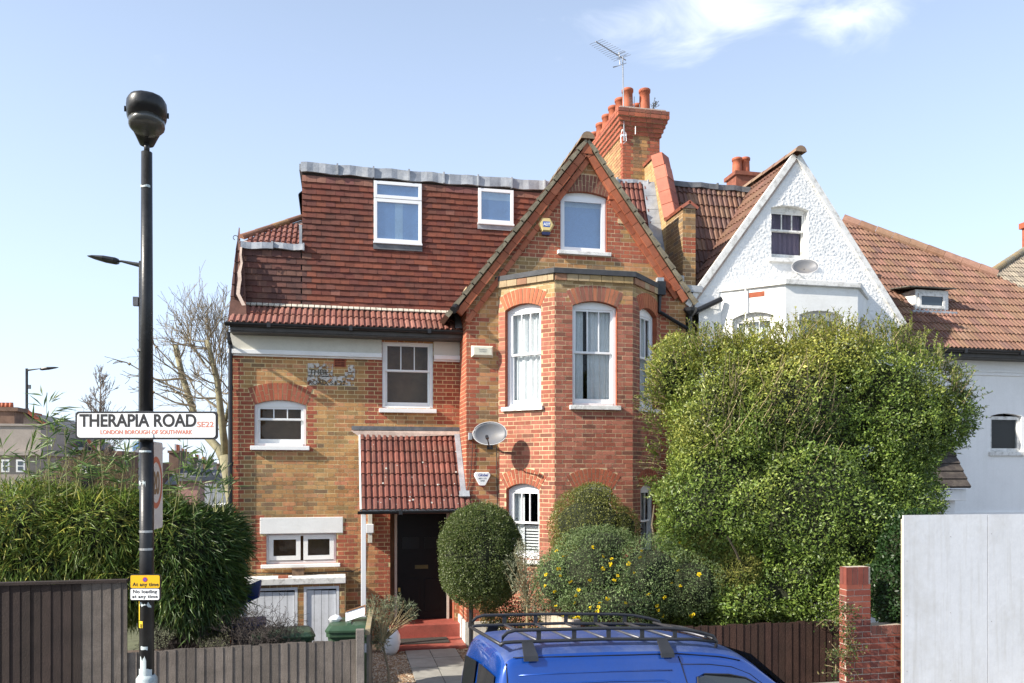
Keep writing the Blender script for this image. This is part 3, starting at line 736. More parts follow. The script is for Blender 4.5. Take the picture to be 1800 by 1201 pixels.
def onr(z, off): return XA+(zA-off*math.sqrt(1+sl_r**2)-z)/sl_r
rake(onr(zFr, .15), zFr, onr(zs, .15), zs, .0, .09, 0, .055, ORG, -1)
for a, b in ((oAt.u0-.24, oAt.u0-.02), (oAt.u1+.02, oAt.u1+.24)):
    PB.prism(FG, [(a, zs-.0), (b, zs-.0), (b, zs+.07), (a, zs+.07)], -.01, .06, ORG[0], w_g); PB.prism(FG, [(a+.02, zs-.07), (b-.02, zs-.07), (b-.02, zs-.006), (a+.02, zs-.006)], -.01, .035, ORG[1], w_g)
# gable roof: two slabs with stepped tile courses, mossy verge, ridge tiles
YR1 = 17.0
for sgn, x0, z0, sl in ((-1, 1.76, zA-sl_l*(XA-1.76), sl_l), (1, 6.26, zA-sl_r*(6.26-XA), sl_r)):
    L = math.hypot(XA-x0, zA-z0); cx, cz = abs(XA-x0)/L, (zA-z0)/L
    if sgn < 0: F_ = Fr((x0, 0, z0), (0, -1, 0), (cx, 0, cz))
    else: F_ = Fr((x0, 0, z0), (0, 1, 0), (-cx, 0, cz))
    k = int(L/.25); mb = MB(); ya, yb = (-YR1, -(YG-.13)) if sgn < 0 else (YG-.13, YR1)
    for i in range(k+1):
        a = L*i/(k+1); b = L*(i+1)/(k+1)+.02
        i0 = len(mb.v)
        mb.face([F_.p(ya, a, .085), F_.p(yb, a, .085), F_.p(yb, b, .055), F_.p(ya, b, .055)], (.20, .10, .07), 1)
        mb.face([F_.p(ya, a, .0), F_.p(yb, a, .0), F_.p(yb, a, .085), F_.p(ya, a, .085)], (.15, .08, .055), 1)
        e = yb if sgn < 0 else ya
        mb.face([F_.p(e, a, .0), F_.p(e, b, .0), F_.p(e, b, .055), F_.p(e, a, .085)])
        mb.face([F_.p(ya, a, 0), F_.p(ya, b, 0), F_.p(yb, b, 0), F_.p(yb, a, 0)])
    mb.build('gable_roof', [M_MOSSY, M_ROLL], H1)
PB.prism(FG, [(XA-.10, zA-.20), (XA+.10, zA-.20), (XA+.03, zA+.07), (XA-.03, zA+.07)], -.01, .115, ORG[0], w_g)
rm_ = MB(); ridge(rm_, (XA, YG-.16, zA+.05), (XA, YR1, zA+.05), .12, .4, ((.2, .16, .1), (.24, .17, .11)))
rm_.build('ridge_tile', M_ROLL, H1)
# dark gutter end at the gable's left foot
m = MB(); p = P(800, 540, YG-.12); m.tube([P(797, 545, YG-.16), P(812, 527, YG+.1)], .065, 10); m.build('gutter_end', M_BLACK, H1)

# ---- hung-tile upper floor (a flat-topped dormer the width of the house)
PT = Pieces(H1, 'hanging_tile', M_PLAIN, 300, 'hanging_tiles')
XD = U(FD, 531, 360); zDt = V(FD, 700, 308); zDb = V(FD, 600, 541); zMl = V(FD, 480, 437); XM = U(FD, 426, 480)
opD1 = Op(U(FD, 657, 370), U(FD, 741, 370), V(FD, 700, 428), V(FD, 700, 322)); opD2 = Op(U(FD, 840, 360), U(FD, 902, 360), V(FD, 870, 394), V(FD, 870, 334))
zDtop = V(FD, 540, 304)
opD1x = Op(opD1.u0, opD1.u1, opD1.v0-.10, opD1.v1); opD2x = Op(opD2.u0, opD2.u1, opD2.v0-.09, opD2.v1)
CT = [(.170, .048, .027), (.150, .040, .024), (.190, .055, .030), (.125, .036, .025), (.155, .050, .033), (.135, .045, .030)]
CTD = [(.11, .042, .03), (.09, .038, .03), (.125, .045, .032), (.14, .065, .045)]
def colT(u, v):
    if u < XD+.15 and v < zMl: return jit(random.choice(CTD), .1)
    if random.random() < .006: return (.22, .085, .06)
    if v > zDtop-.16: return jit(random.choice([(.22, .10, .07), (.19, .08, .055), (.16, .06, .05)]), .12)
    return jit(random.choice(CT), .08)
core = MB(); core.box(XD, 5.3, YD, 19.0, zDb-.5, zDtop+.05); core.box(XM, XD-.001, YD+.001, 19.0, zDb-.5, zMl); core.box(5.301, 6.12, YD+.55, 19.0, 6.5, 8.98)
w_d = core.build('dormer_wall', mat('tile_batten_dark', (.03, .02, .016), .95, .2), H1)
# openings of the dormer are recessed panels, so the core stays closed behind them
plain_tiles(PT, FD, (XD, 5.2), (zDb, zDtop), [opD1x, opD2x], colT, w_d, hps=[(-sl_l, 1, zA-.1-sl_l*XA+.55)] and [])
plain_tiles(PT, FD, (XM, XD), (zDb, zMl-.02), [], colT, w_d)
M_BL = M_SKYREFL
u0, u1, v0, v1 = opD1.u0, opD1.u1, opD1.v0, opD1.v1; k = v0+(v1-v0)*.715
def surface_window(u0, u1, v0, v1, panes, extra=None):
    mb = MB(); fw = .06; w = .05
    for (a, b, c, d) in panes:
        mb.fbox(FD, a, a+fw, c, d, .004, w); mb.fbox(FD, b-fw, b, c, d, .004, w); mb.fbox(FD, a+fw, b-fw, c, c+fw, .004, w); mb.fbox(FD, a+fw, b-fw, d-fw, d, .004, w)
    mb.fbox(FD, u0-.01, u1+.01, v0-.035, v0-.001, .004, .075)
    o = mb.build('window', M_UPVC, H1, bevel=.004)
    for (a, b, c, d) in panes:
        glassbit(FD, a+fw, b-fw, c+fw, d-fw, .035, G_BLUE, o)
        q = MB(); q.fbox(FD, a+fw*.5, b-fw*.5, c+fw*.5, d-fw*.5, .006, .012); q.build('blind_or_reflection', M_BL, o)  # painted sky reflection: blue sheet behind the glass
    return o
w1_ = surface_window(u0, u1, v0, v1, [(u0, u1, v0, k-.005), (u0, u1, k+.005, v1)])
q = MB(); q.fbox(FD, u0+.38, u0+.52, v0+.04, k-.05, .0125, .014); q.build('pale_curtain', M_PALEBLIND, w1_)
w2_ = surface_window(opD2.u0, opD2.u1, opD2.v0, opD2.v1, [(opD2.u0, opD2.u1, opD2.v0, opD2.v1)])
q = MB(); q.fbox(FD, opD2.u0+.05, opD2.u1-.05, opD2.v1-.2, opD2.v1-.04, .0125, .014); q.build('pale_curtain', M_PALEBLIND, w2_)
for o, mt, h in ((opD1, M_LEADD, .10), (opD2, M_LEAD, .085)):
    m = MB(); m.fbox(FD, o.u0-.01, o.u1+.01, o.v0-.035-h, o.v0-.036, .03, .045); m.build('lead_apron', mt, H1)
# lead capping along the top, in lapped lengths
def lead_run(x0, x1, y, z0, z1, parent, m=M_LEAD, wav=.008, seg=.62, w=.05, back=.25):
    n = max(1, int((x1-x0)/seg)); Fy = Fr((0, y, 0), (1, 0, 0))
    for i in range(n):
        a = x0+(x1-x0)*i/n; b = x0+(x1-x0)*(i+1)/n; mb = MB(); kk = 6; d0 = random.uniform(-wav, wav)
        for j in range(kk):
            s0, s1 = a+(b-a)*j/kk, a+(b-a)*(j+1)/kk; h0 = d0+wav*math.sin(s0*9); h1 = d0+wav*math.sin(s1*9); g0, g1 = w+.012*math.sin(s0*17), w+.012*math.sin(s1*17)
            mb.face([Fy.p(s0, z0+h0*1.6, g0), Fy.p(s1, z0+h1*1.6, g1), Fy.p(s1, z1+h1, g1*.8), Fy.p(s0, z1+h0, g0*.8)])
            mb.face([Fy.p(s0, z1+h0, g0*.8), Fy.p(s1, z1+h1, g1*.8), Fy.p(s1, z1+h1+.01, -back), Fy.p(s0, z1+h0+.01, -back)])
            mb.face([Fy.p(s0, z0+h0*1.6, 0), Fy.p(s1, z0+h1*1.6, 0), Fy.p(s1, z0+h1*1.6, g1), Fy.p(s0, z0+h0*1.6, g0)])
        mb.fbox(Fy, b-.018, b+.012, z0-.005, z1+.016, .0, w+.022); mb.build('lead_flashing', m, parent)
lead_run(XD-.02, 5.0, YD, zDtop-.01, zDtop+.17, H1)
lead_run(XM-.02, XD+.03, YD, zMl-.02, zMl+.09, H1, seg=.5, w=.07)
m = MB(); m.box(XD-.05, 5.3, YD+.02, 19, zDtop+.05, zDtop+.16); m.box(XM, XD, YD+.02, 15.2, zMl+.001, zMl+.06); m.build('flat_roof', M_LEAD, H1)
# remnant of the old hipped roof behind the lower mansard
FH = Fr((XM, YD+.35, zMl), (1, 0, 0), (0, 1, .75))
RT = Pieces(H1, 'roof_tile', M_ROLL, 300, 'roof_tiles')
hp = [line_hp(FH.hit(424, 440), FH.hit(530, 440)), line_hp(FH.hit(531, 440), FH.hit(531, 380)), line_hp(FH.hit(531, 387), FH.hit(424, 425))]
RC = [(.24, .095, .07), (.20, .08, .058), (.28, .125, .095), (.22, .09, .07)]
bk = MB(); bk.face([FH.p(*FH.hit(x, y), 0) for x, y in ((424, 440), (531, 440), (531, 387), (424, 425))]); hr = bk.build('hip_roof', M_FLASH, H1)
roll_tiles(RT, FH, (0, 1.2), (0, 1.5), hp, lambda u, v: jit(random.choice(RC), .1), hr)
rm_ = MB(); ridge(rm_, FH.p(*FH.hit(424, 421), .02), FH.p(*FH.hit(531, 385), .02), .075, .4, ((.28, .13, .08), (.33, .19, .09), (.22, .11, .07)), up=FH.N)
rm_.build('hip_tile', M_ROLL, H1)
m = MB(); m.fbox(FD, U(FD, 526, 410), XD+.0, V(FD, 528, 432), V(FD, 528, 396), -.03, .03); m.build('lead_soaker', M_LEAD, H1)
# cheek end of the dormer seen beyond its left edge
m = MB(); m.face([P(525, 340, 17.5), P(531, 335, 17.5), P(531, 395, 17.5)]); m.prism(Fr((0, 17.5, 0), (1, 0, 0)), [Fr((0, 17.5, 0), (1, 0, 0)).hit(*q) for q in ((531, 396), (536, 396), (536, 333), (524, 342))], -.6, 0)
m.build('rear_dormer_cheek', M_FELT, H1)
# hip-end skirt at the far left: tiles turning the corner
FK = Fr((U(FD, 398, 574), YD-.42, V(FD, 400, 574)-.03), (1, 0, 0), (0, .28, 1))
hpk = [line_hp(FK.hit(399, 574), FK.hit(432, 574)), line_hp(FK.hit(430, 545), FK.hit(423, 425)), line_hp(FK.hit(417, 424), FK.hit(399, 574))]
bk = MB(); bk.face([FK.p(*FK.hit(x, y), 0) for x, y in ((399, 573), (434, 573), (428, 430), (419, 424))])
bk.face([FK.p(*FK.hit(399, 573), 0), FK.p(*FK.hit(418, 424), 0), P(418, 424, 17)+Vector((.1, 0, 0)), P(399, 573, 17)+Vector((.7, 0, 0))])
hk = bk.build('hip_end', mat('skirt_dark', (.12, .055, .04), .8, .3, 6), H1)
roll_tiles(RT, FK, (0, .5), (0.5, 1.8), hpk, lambda u, v: jit(random.choice(CTD), .1), hk, e=.22)
ml_ = MB(); pv = [(424, 438), (423, 452), (425, 466), (422, 482), (423, 495), (421, 507), (420, 520), (425, 530), (430, 540)]
for (x0, y0), (x1, y1) in zip(pv, pv[1:]):
    e0_, e1_ = (1.5 if y0 < 480 else 4), (1.5 if y1 < 480 else 4); ml_.face([FK.p(*FK.hit(x0-e0_, y0), .06), FK.p(*FK.hit(x1-e1_, y1), .06), FK.p(*FK.hit(x1+2.5, y1), .07), FK.p(*FK.hit(x0+2.5, y0), .07)])
ml_.build('mortar_fillet', M_FLASH, H1)
# ---- tiled eaves skirt
p0 = P(600, 575, 14.02); zE = p0.z; FE = Fr((0, 14.02, zE), (1, 0, 0), (0, YD-14.02+.02, zDb-zE-.02)); LE = math.hypot(YD-14.02, zDb-zE)
xe0 = U(FE, 400, 575); xe1 = 2.2
hpE = [line_hp(FE.hit(399, 590), FE.hit(399, 575)) and (-1, 0, -xe0), line_hp(FE.hit(822, 600), FE.hit(790, 548))]
bk = MB(); bk.face([FE.p(xe0, 0), FE.p(xe1-.03, 0), FE.p(xe1-.2, LE), FE.p(xe0+.08, LE)]); eo = bk.build('eaves_roof', M_FLASH, H1)
roll_tiles(RT, FE, (xe0, xe1), (0, LE-.05), hpE, lambda u, v: jit(random.choice(RC), .1), eo, e=(LE-.04)/2)
m = MB(); n = int((xe1-xe0)/.098)
for i in range(n-2):
    u = U(FE, 430, 545)+i*.098
    if u > U(FE, 795, 552): break
    h = .5 if i % 2 else .62
    m.fbox(FE, u, u+.085, LE-.10, LE+.01, .045+random.uniform(-.004, .004), .062)
m.build('lead_flashing', mat('pale_cement', (.50, .46, .38), .85, .3, 12, 1, 60), eo)
m = MB(); m.face([FE.p(*FE.hit(x, y), .07) for x, y in ((797, 548), (811, 552), (812, 583), (800, 583))]); m.build('lead_valley', M_LEAD, eo)
def gutter(x0, x1, y, z, parent, r=.055):
    mb = MB(); n = 8
    for k in range(n):
        a0, a1 = math.pi*k/n, math.pi*(k+1)/n
        mb.face([(x0, y-math.cos(a0)*r, z-math.sin(a0)*r), (x1, y-math.cos(a0)*r, z-math.sin(a0)*r), (x1, y-math.cos(a1)*r, z-math.sin(a1)*r), (x0, y-math.cos(a1)*r, z-math.sin(a1)*r)])
    for x in (x0, x1): mb.face([(x, y-math.cos(math.pi*k/n)*r, z-math.sin(math.pi*k/n)*r) for k in range(n+1)])
    x = x0+.7
    while x < x1: mb.box(x-.03, x+.03, y-r-.008, y+r, z-r-.008, z+.01); x += 1.35
    mb.face([(x0, y-r, z), (x1, y-r, z), (x1, y-r+.012, z), (x0, y-r+.012, z)])
    return mb.build('gutter', M_BLACK, parent)
gutter(xe0-.05, 2.08, 13.98, zE-.0, H1, .06)
m = MB(); m.box(xe0+.02, 2.08, 14.02, 14.045, zE-.12, zE+.01); m.box(xe0+.02, 2.08, 14.046, 14.4, zE-.14, zE-.12); m.build('fascia', mat('dark_fascia', (.07, .065, .06), .6, .2), H1)
# downpipe with swan neck at the left corner
m = MB(); a = P(402, 584, 14.0); b = P(405, 606, 14.33); c = P(406, 1100, 14.33)
m.tube([a, a+Vector((0, 0, -.1)), b, (b.x, b.y, c.z)], .038, 8)
for z in (4.6, 3.3, 1.9): m.tube([(b.x, b.y, z), (b.x, b.y, z+.07)], .047, 8)
m.build('downpipe', M_BLACK, H1)
# body of the house behind the facades
bd = MB(); bd.box(XL, 2.0, YL+.34, 22, 0, zE-.1); bd.box(2.0, 6.12, YL+1.0, 22, 0, 6.6)
bd.face([(XL, YL, GZ-.1), (XL, YL+.35, GZ-.1), (XL, YL+.35, ztL+.3), (XL, YL, ztL+.3)])
bd.build('rear_wall', mat('rear_brick', (.22, .13, .07), .9, .2, 6), H1)

# ---- porch
Fp0 = P(640, 895, 13.42)
zPb = V(Fr((0, 13.42, 0), (1, 0, 0)), 720, 897); zPt = V(FL, 720, 767)
FP = Fr((0, 13.42, zPb), (1, 0, 0), (0, YL-13.42, zPt-zPb)); LP = math.hypot(YL-13.42, zPt-zPb)
xp0 = FP.hit(633, 830)[0]; xp1 = 2.16
bk = MB(); bk.face([FP.p(xp0+.02, 0), FP.p(xp1, 0), FP.p(xp1-.09, LP), FP.p(xp0+.02, LP)])
bk.face([FP.p(xp0+.02, 0, -.03), FP.p(xp1, 0, -.03), FP.p(xp1-.09, LP, -.03), FP.p(xp0+.02, LP, -.03)])
po = bk.build('porch_roof', M_WHITE, H1)
PC = [(.19, .066, .048), (.165, .058, .042), (.22, .078, .055), (.18, .068, .052)]
hpp = [(-1, 0, -xp0), line_hp((xp1+.02, 0), (xp1-.07, LP)), (0, 1, LP)]
roll_tiles(RT, FP, (xp0, xp1+.05), (0, LP), hpp, lambda u, v: jit(random.choice(PC), .1), po, e=LP/6.5)
m = MB(); random.seed(4)      # lichen spots on the tiles
for i in range(48):
    u, v = random.uniform(xp0+.1, xp1-.15), random.uniform(.05, LP-.2); r = random.choice((.005, .006, .008, .010, .018)); k = 6
    col = (.5, .5, .46)
    m.face([FP.p(u+r*math.cos(t)*random.uniform(.7, 1.2), v+r*math.sin(t)*random.uniform(.7, 1.3), .060) for t in [2*math.pi*j/k for j in range(k)]], col)
m.build('lichen_spots', mat('lichen', (.5, .5, .45), .9, .2, 20), po)['kind'] = 'stuff'
m = MB(); m.fbox(FP, xp0-.015, xp0+.012, 0, LP, -.04, .04); m.build('verge_board', M_WHITE, po)
gutter(xp0-.05, xp1+.02, 13.37, zPb-.01, H1, .05)
m = MB(); x0, y0 = FL.hit(616, 752); x1, y1 = FL.hit(808, 757); m.fbox(FL, x0+.02, 2.083, y1-.01, y0+.03, .013, .03)
m.build('lead_flashing', M_LEADD, po)
m = MB(); m.face([FL.p(*FL.hit(616, 757), .02), FL.p(*FL.hit(634, 770), .05), FP.p(2.08, LP-.02, .07), FL.p(2.08, y1-.015, .03)]); m.build('cement_fillet', M_FLASH, po)
m = MB(); m.face([FP.p(1.98, 0.25, .075), FP.p(2.075, .25, .075), FP.p(2.075, LP, .075), FP.p(1.98, LP, .075)]); m.fbox(FS, .30, .62, zPb+.36, zPb+.42, .0, .01)
m.fbox(FP, 1.96, 2.13, .22, .34, .05, .085); m.build('lead_soaker', M_LEAD, po)
# white post / pipe at the porch's left front, soffit beam, bell
xq = U(Fr((0, 13.5, 0), (1, 0, 0)), 639, 990)
m = MB(); m.box(xq-.04, xq+.04, 13.46, 13.54, GZ, zPb-.06); m.build('porch_post', M_UPVC, H1, bevel=.005)
m = MB(); m.box(xq+.1, xq+.17, 14.3, 14.398, 1.95, zPb-.0); m.build('porch_bracket', M_CREAM, H1)
m = MB(); m.box(xq+.06, xq+.2, 14.28, 14.395, 2.12, 2.28); m.build('porch_light', M_UPVC, H1, bevel=.01)
m = MB(); m.box(.83, 1.99, 14.62, 14.66, 2.5, 2.75); m.build('door_head', M_CREAM, H1)
# door
FDr = Fr((0, 14.70, 0), (1, 0, 0)); zs_ = .49
dr = thing; M_DOOR = mat('black_gloss_door', (.007, .007, .008), .45, .1, 4, spec=.2)
m = MB(); x0, x1 = .97, 1.88
m.fbox(FDr, x0, x1, zs_, 2.6, -.05, 0)
for (a, b, c, d) in ((x0+.1, (x0+x1)/2-.05, zs_+.15, zs_+.75), ((x0+x1)/2+.05, x1-.1, zs_+.15, zs_+.75)):
    m.fbox(FDr, a, b, c, d, 0, .012)
door = m.build('door', M_DOOR, H1, bevel=.004)
for (a, b) in ((x0+.1, (x0+x1)/2-.05), ((x0+x1)/2+.05, x1-.1)):
    q = MB(); q.fbox(FDr, a, b, zs_+1.3, 2.0, .001, .006); q.build('pane', mat('door_pane', (.01, .01, .011), .3, 0, spec=.3), door)
m = MB(); m.fbox(FDr, 1.30, 1.54, zs_+.93, zs_+1.0, .0, .012); m.build('letterbox', mat('tarnished_brass', (.12, .10, .05), .4, .2, metal=.8), door)
m = MB(); m.fbox(FDr, x0+.02, x0+.06, zs_+.52, zs_+.59, .0, .02); m.build('keyhole', mat('brass', (.5, .36, .12), .35, .1, metal=1), door)
m = MB(); m.fbox(FDr, x0-.045, x0, zs_, 2.5, -.05, .05); m.fbox(FDr, x1, x1+.045, zs_, 2.5, -.05, .05); m.build('door_frame', M_CREAM, H1)
# porch floor: two painted steps and a mat
M_STEP = mat('red_step_paint', (.30, .075, .055), .6, .2, 4, .6, 60, dirt=.4, dirtcol=(.16, .07, .05), dscale=3)
m = MB(); m.box(.80, 2.06, 14.15, 14.75, GZ-.1, zs_-.0); m.build('upper_step', M_STEP, H1, bevel=.012)
zq = V(Fr((0, 13.4, 0), (1, 0, 0)), 750, 1137)
m = MB(); m.box(.66, 2.06, 13.38, 14.149, GZ-.1, zq); m.build('lower_step', M_STEP, H1, bevel=.012)
m = MB(); m.box(.95, 1.80, 13.62, 14.05, zq+.001, zq+.018); tag(m.build('door_mat', mat('coir_mat', (.045, .04, .035), .95, .4, 40, 2, 200), None, base=(1.3, 13.8, zq)), 'dark door mat on the red porch step', 'door mat')
# white plinth round the gable wing's foot
m = MB(); m.fbox(FG, 2.06, 2.70, GZ-.1, GZ+.42, -.02, .035); m.fbox(FS, .0, YL-YG+.034, GZ-.1, GZ+.42, -.02, .03)
for fr, L in ((FBL, LBL), (FBF, LBF), (FBR, LBR)): m.fbox(fr, 0, L, GZ-.1, GZ+.30, -.02, .03)
m.build('plinth', mat('white_render_plinth', (.66, .64, .58), .8, .1, 4, 1, 40, dirt=.4, dirtcol=(.3, .27, .2), dscale=4), H1)

# ---- roof between the gable and the party wall
th = math.radians(71)
FM = Fr((0, 14.28, 6.55), (1, 0, 0), (0, math.cos(th), math.sin(th))); LM = (9.0-6.55)/math.sin(th)
hpm = [(-1, 0, -4.9), (1, 0, 5.93), (0, 1, LM)]
bk = MB(); bk.face([FM.p(4.6, 0), FM.p(6.13, 0), FM.p(6.13, LM), FM.p(4.6, LM)]); mo = bk.build('mansard_slope', M_FLASH, H1)
roll_tiles(RT, FM, (4.9, 6.0), (0, LM), hpm, lambda u, v: jit(random.choice(PC), .1), mo, e=.27)
lead_run(4.7, 6.0, 14.28+LM*math.cos(th), 8.97, 9.05, mo, seg=.5)
m = MB()
for i in range(8):
    a, b = LM*i/8, LM*(i+1)/8+.01; m.face([FM.p(5.88, a, .05), FM.p(6.125, a, .075), FM.p(6.125, b, .07), FM.p(5.88, b, .045)])
m.build('lead_valley', M_LEAD, mo)
RT.finish(); PT.finish()
# ---- party wall with terracotta coping
XPW = 6.13; TW = .25
FPW = Fr((XPW, 0, 0), (0, -1, 0)); pier_y0, pier_y1, zp = 13.70, 14.47, 8.08
prof = [(-pier_y1, 6.3), (-pier_y0, 6.3), (-pier_y0, zp), (-pier_y1, zp)]
prof2 = [(-17, 6.3), (-pier_y1, 6.3), (-pier_y1, zp), (-15.08, 9.55), (-17, 9.55)]
m = MB(); m.prism(FPW, prof, -TW, 0); m.prism(FPW, prof2, -TW, 0)
pw = m.build('party_wall', M_MORTB, H1)
for pr in (prof, prof2):
    hps = poly_hps(pr); bricks(PB, FPW, (min(p[0] for p in pr), max(p[0] for p in pr)), (6.3, max(p[1] for p in pr)), [], hps,
                               lambda u, v, w, i: (pick(BROWN+[(.2, .15, .1)]) if u > -14.5 else pick([(.42, .30, .14), (.36, .24, .11), (.40, .27, .12)])), pw, back=-.01)
FPF = Fr((XPW, pier_y0, 0), (1, 0, 0)); bricks(PB, FPF, (0, TW), (6.3, zp), [], [], lambda u, v, w, i: (pick(RED[:2]) if 7.25 < v < 7.5 else pick(BROWN+STOCK[:2])), pw, back=-.01)
PCO = Pieces(H1, 'coping_tile', M_COPE, 300)
CO = [(.36, .11, .065), (.33, .10, .06), (.39, .13, .08), (.30, .09, .055)]
def coping(a, b, ov=.05, pk=.13, seg=.30):
    """saddle-back coping tiles along the wall from a to b (points on the wall's centre line)"""
    a, b = Vector(a), Vector(b); L = (b-a).length; d = (b-a).normalized(); side = Vector((1, 0, 0)); n = d.cross(side); n = n if n.z > 0 else -n
    k = max(1, round(L/seg)); hw = TW/2+ov; sl = math.hypot(hw, pk)
    for sg in (-1, 1):
        e = a + side*sg*hw; v_ = (side*(-sg)*hw + n*pk).normalized(); u_ = d if sg < 0 else -d
        if u_.cross(v_).dot(n) < 0: u_ = -u_
        F_ = Fr(e, u_, v_); s_ = 1 if u_.dot(d) > 0 else -1
        for i in range(k):
            x0, x1 = sorted((s_*(L*i/k+.004), s_*(L*(i+1)/k-.004)))
            PCO.prism(F_, [(x0, 0), (x1, 0), (x1, sl), (x0, sl)], -.04, .01+random.choice((0, .004, .008)), jit(random.choice(CO), .08), pw)
cx = XPW+TW/2
coping((cx, pier_y0-.04, zp+.0), (cx, pier_y1, zp+.0), pk=.12)
coping((cx, pier_y1-.03, zp+.02), (cx, 15.1, 9.56), ov=.06, pk=.12)
coping((cx, 15.12, 9.56), (cx, 17, 9.56), pk=.1)
PCO.finish()
m = MB(); m.prism(FPF, [(-.05, zp-.02), (TW+.05, zp-.02), (TW/2, zp+.12)], -.02, .03); m.build('coping_end', mat('dark_cement', (.13, .09, .07), .9, .2), pw)
m = MB(); q = P(1190, 498, 13.68); m.box(5.98, 6.42, 13.5, 13.72, 6.48, 6.6); m.box(6.0, 6.12, 13.62, 13.9, 6.601, 6.8); m.build('lead_cap', M_LEAD, pw)
# ---- chimney stack with pots
YC0, YC1 = 15.6, 18.2; XC0, XC1 = 5.66, 6.46
FCF = Fr((XC0, YC0, 0), (1, 0, 0)); FCL = Fr((XC0, YC1, 0), (0, -1, 0)); wC, dC = XC1-XC0, YC1-YC0
zc0, zc1, zc2 = 8.5, V(FCF, 1110, 239), V(FCF, 1110, 196)
m = MB(); m.box(XC0, XC1, YC0, YC1, zc0-1, zc1)
nst = 6
for i in range(nst):
    a = zc1+(zc2-zc1)*i/nst; e = .03+.125*(min(i, 4))/4; m.box(XC0-e+.008, XC1+e-.008, YC0-e+.008, YC1+e-.008, a, zc1+(zc2-zc1)*(i+1)/nst)
ch = m.build('chimney', M_MORTB, H1)
def colCh(u, v, w, i):
    return pick(RED) if (u < .2 or u > wC-.2) else pick(STOCK+BROWN+BROWN)
bricks(PB, FCF, (0, wC), (zc0-.6, zc1), [], [], colCh, ch, proud=.008, back=-.01)
bricks(PB, FCL, (0, dC), (zc0, zc1), [], [], lambda u, v, w, i: (pick(RED) if (u < .2 or u > dC-.2) else pick([(.42, .26, .12), (.38, .2, .1)])), ch, proud=.008, back=-.01)
for i in range(nst):
    a = zc1+(zc2-zc1)*i/nst+.006; e = .03+.125*(min(i, 4))/4; hgt = (zc2-zc1)/nst
    F1 = Fr((XC0-e, YC0-e, 0), (1, 0, 0)); F2 = Fr((XC0-e, YC1+e, 0), (0, -1, 0))
    bricks(PB, F1, (0, wC+2*e), (a, a+hgt-.001), [], [], lambda *k: pick(RED if i < 5 else BURNT), ch, course=hgt, proud=.008, back=-.01)
    bricks(PB, F2, (0, dC+2*e), (a, a+hgt-.001), [], [], lambda *k: pick(RED), ch, course=hgt, proud=.008, back=-.01)
m = MB(); m.box(XC0-.1, XC1+.1, YC0-.1, YC1+.1, zc2, zc2+.05); m.build('flaunching', M_FLASH, ch)
def pot(x, y, z, h, r, parent):
    mb = MB(); n = 18; prof = [(r*1.0, 0), (r*.97, h*.5), (r*.92, h-.07), (r*1.06, h-.065), (r*1.08, h-.01), (r*1.0, h), (r*.82, h), (r*.8, h-.25)]
    mb.loft([[(x+q*math.cos(2*math.pi*j/n), y+q*math.sin(2*math.pi*j/n), z+zz) for j in range(n)] for q, zz in prof], cap=False)
    return mb.build('chimney_pot', M_TERRA, parent, smooth=True)
xl, xr = P(1103, 190, YC0+.22).x, P(1133, 190, YC0+.22).x
hp_ = V(Fr((0, YC0+.2, 0), (1, 0, 0)), 1103, 156)-zc2
for i in range(6): pot(xl, YC0+.22+i*.44, zc2+.02, hp_-random.choice((0, .03)), .115, ch)
for i in range(6): pot(xr, YC0+.22+i*.44, zc2+.02, hp_-(.0 if i != 1 else .12), .115, ch)
PB.finish()

# ---- small pipes on the gable wing
m = MB(); a = P(1160, 498, YG-.08); m.box(a.x-.07, a.x+.08, YG-.16, YG-.01, a.z-.22, a.z+.02)
b = P(1159, 548, YG-.08); c = P(1212, 580, YG-.08); m.tube([(a.x, YG-.08, a.z-.2), b, c], .036, 8)
d = P(1213, 545, YG-.1); m.loft([[(d.x+q*math.cos(t), YG-.12+q*.8*math.sin(t), d.z+z) for t in [2*math.pi*j/10 for j in range(10)]] for q, z in ((.04, -.12), (.12, -.03), (.13, .03))])
m.tube([(d.x, YG-.1, d.z-.1), (d.x, YG-.1, 1.0)], .04, 8)
m.build('rainwater_pipe', M_BLACK, H1)
m = MB(); m.box(a.x-.05, a.x+.07, YG-.1, YG-.01, a.z+.02, a.z+.1); m.build('lead_outlet', M_LEAD, H1)
def wirepx(fr, pts, w=.02, r=.006):
    mb = MB(); mb.tube([fr.p(*fr.hit(x, y), w) for x, y in pts], r, 5); return mb
wirepx(FG, [(873, 784), (873, 840), (874, 900), (873, 1000)], .02, .009).build('cable', M_BLACK, H1)
wirepx(FG, [(831, 775), (829, 810), (826, 846), (820, 862)], .02, .006).build('cable', M_BLACK, H1)
wirepx(FL, [(420, 1007), (520, 1008), (620, 1004), (634, 998), (637, 960), (642, 935)], .02, .009).build('cable', M_BLACK, H1)
a, b, c, d = zone(FG, 1086, 386, 1104, 393); m = MB(); m.fbox(FG, a, b, c, d, .0, .012); m.build('air_brick', M_MORTB, H1)
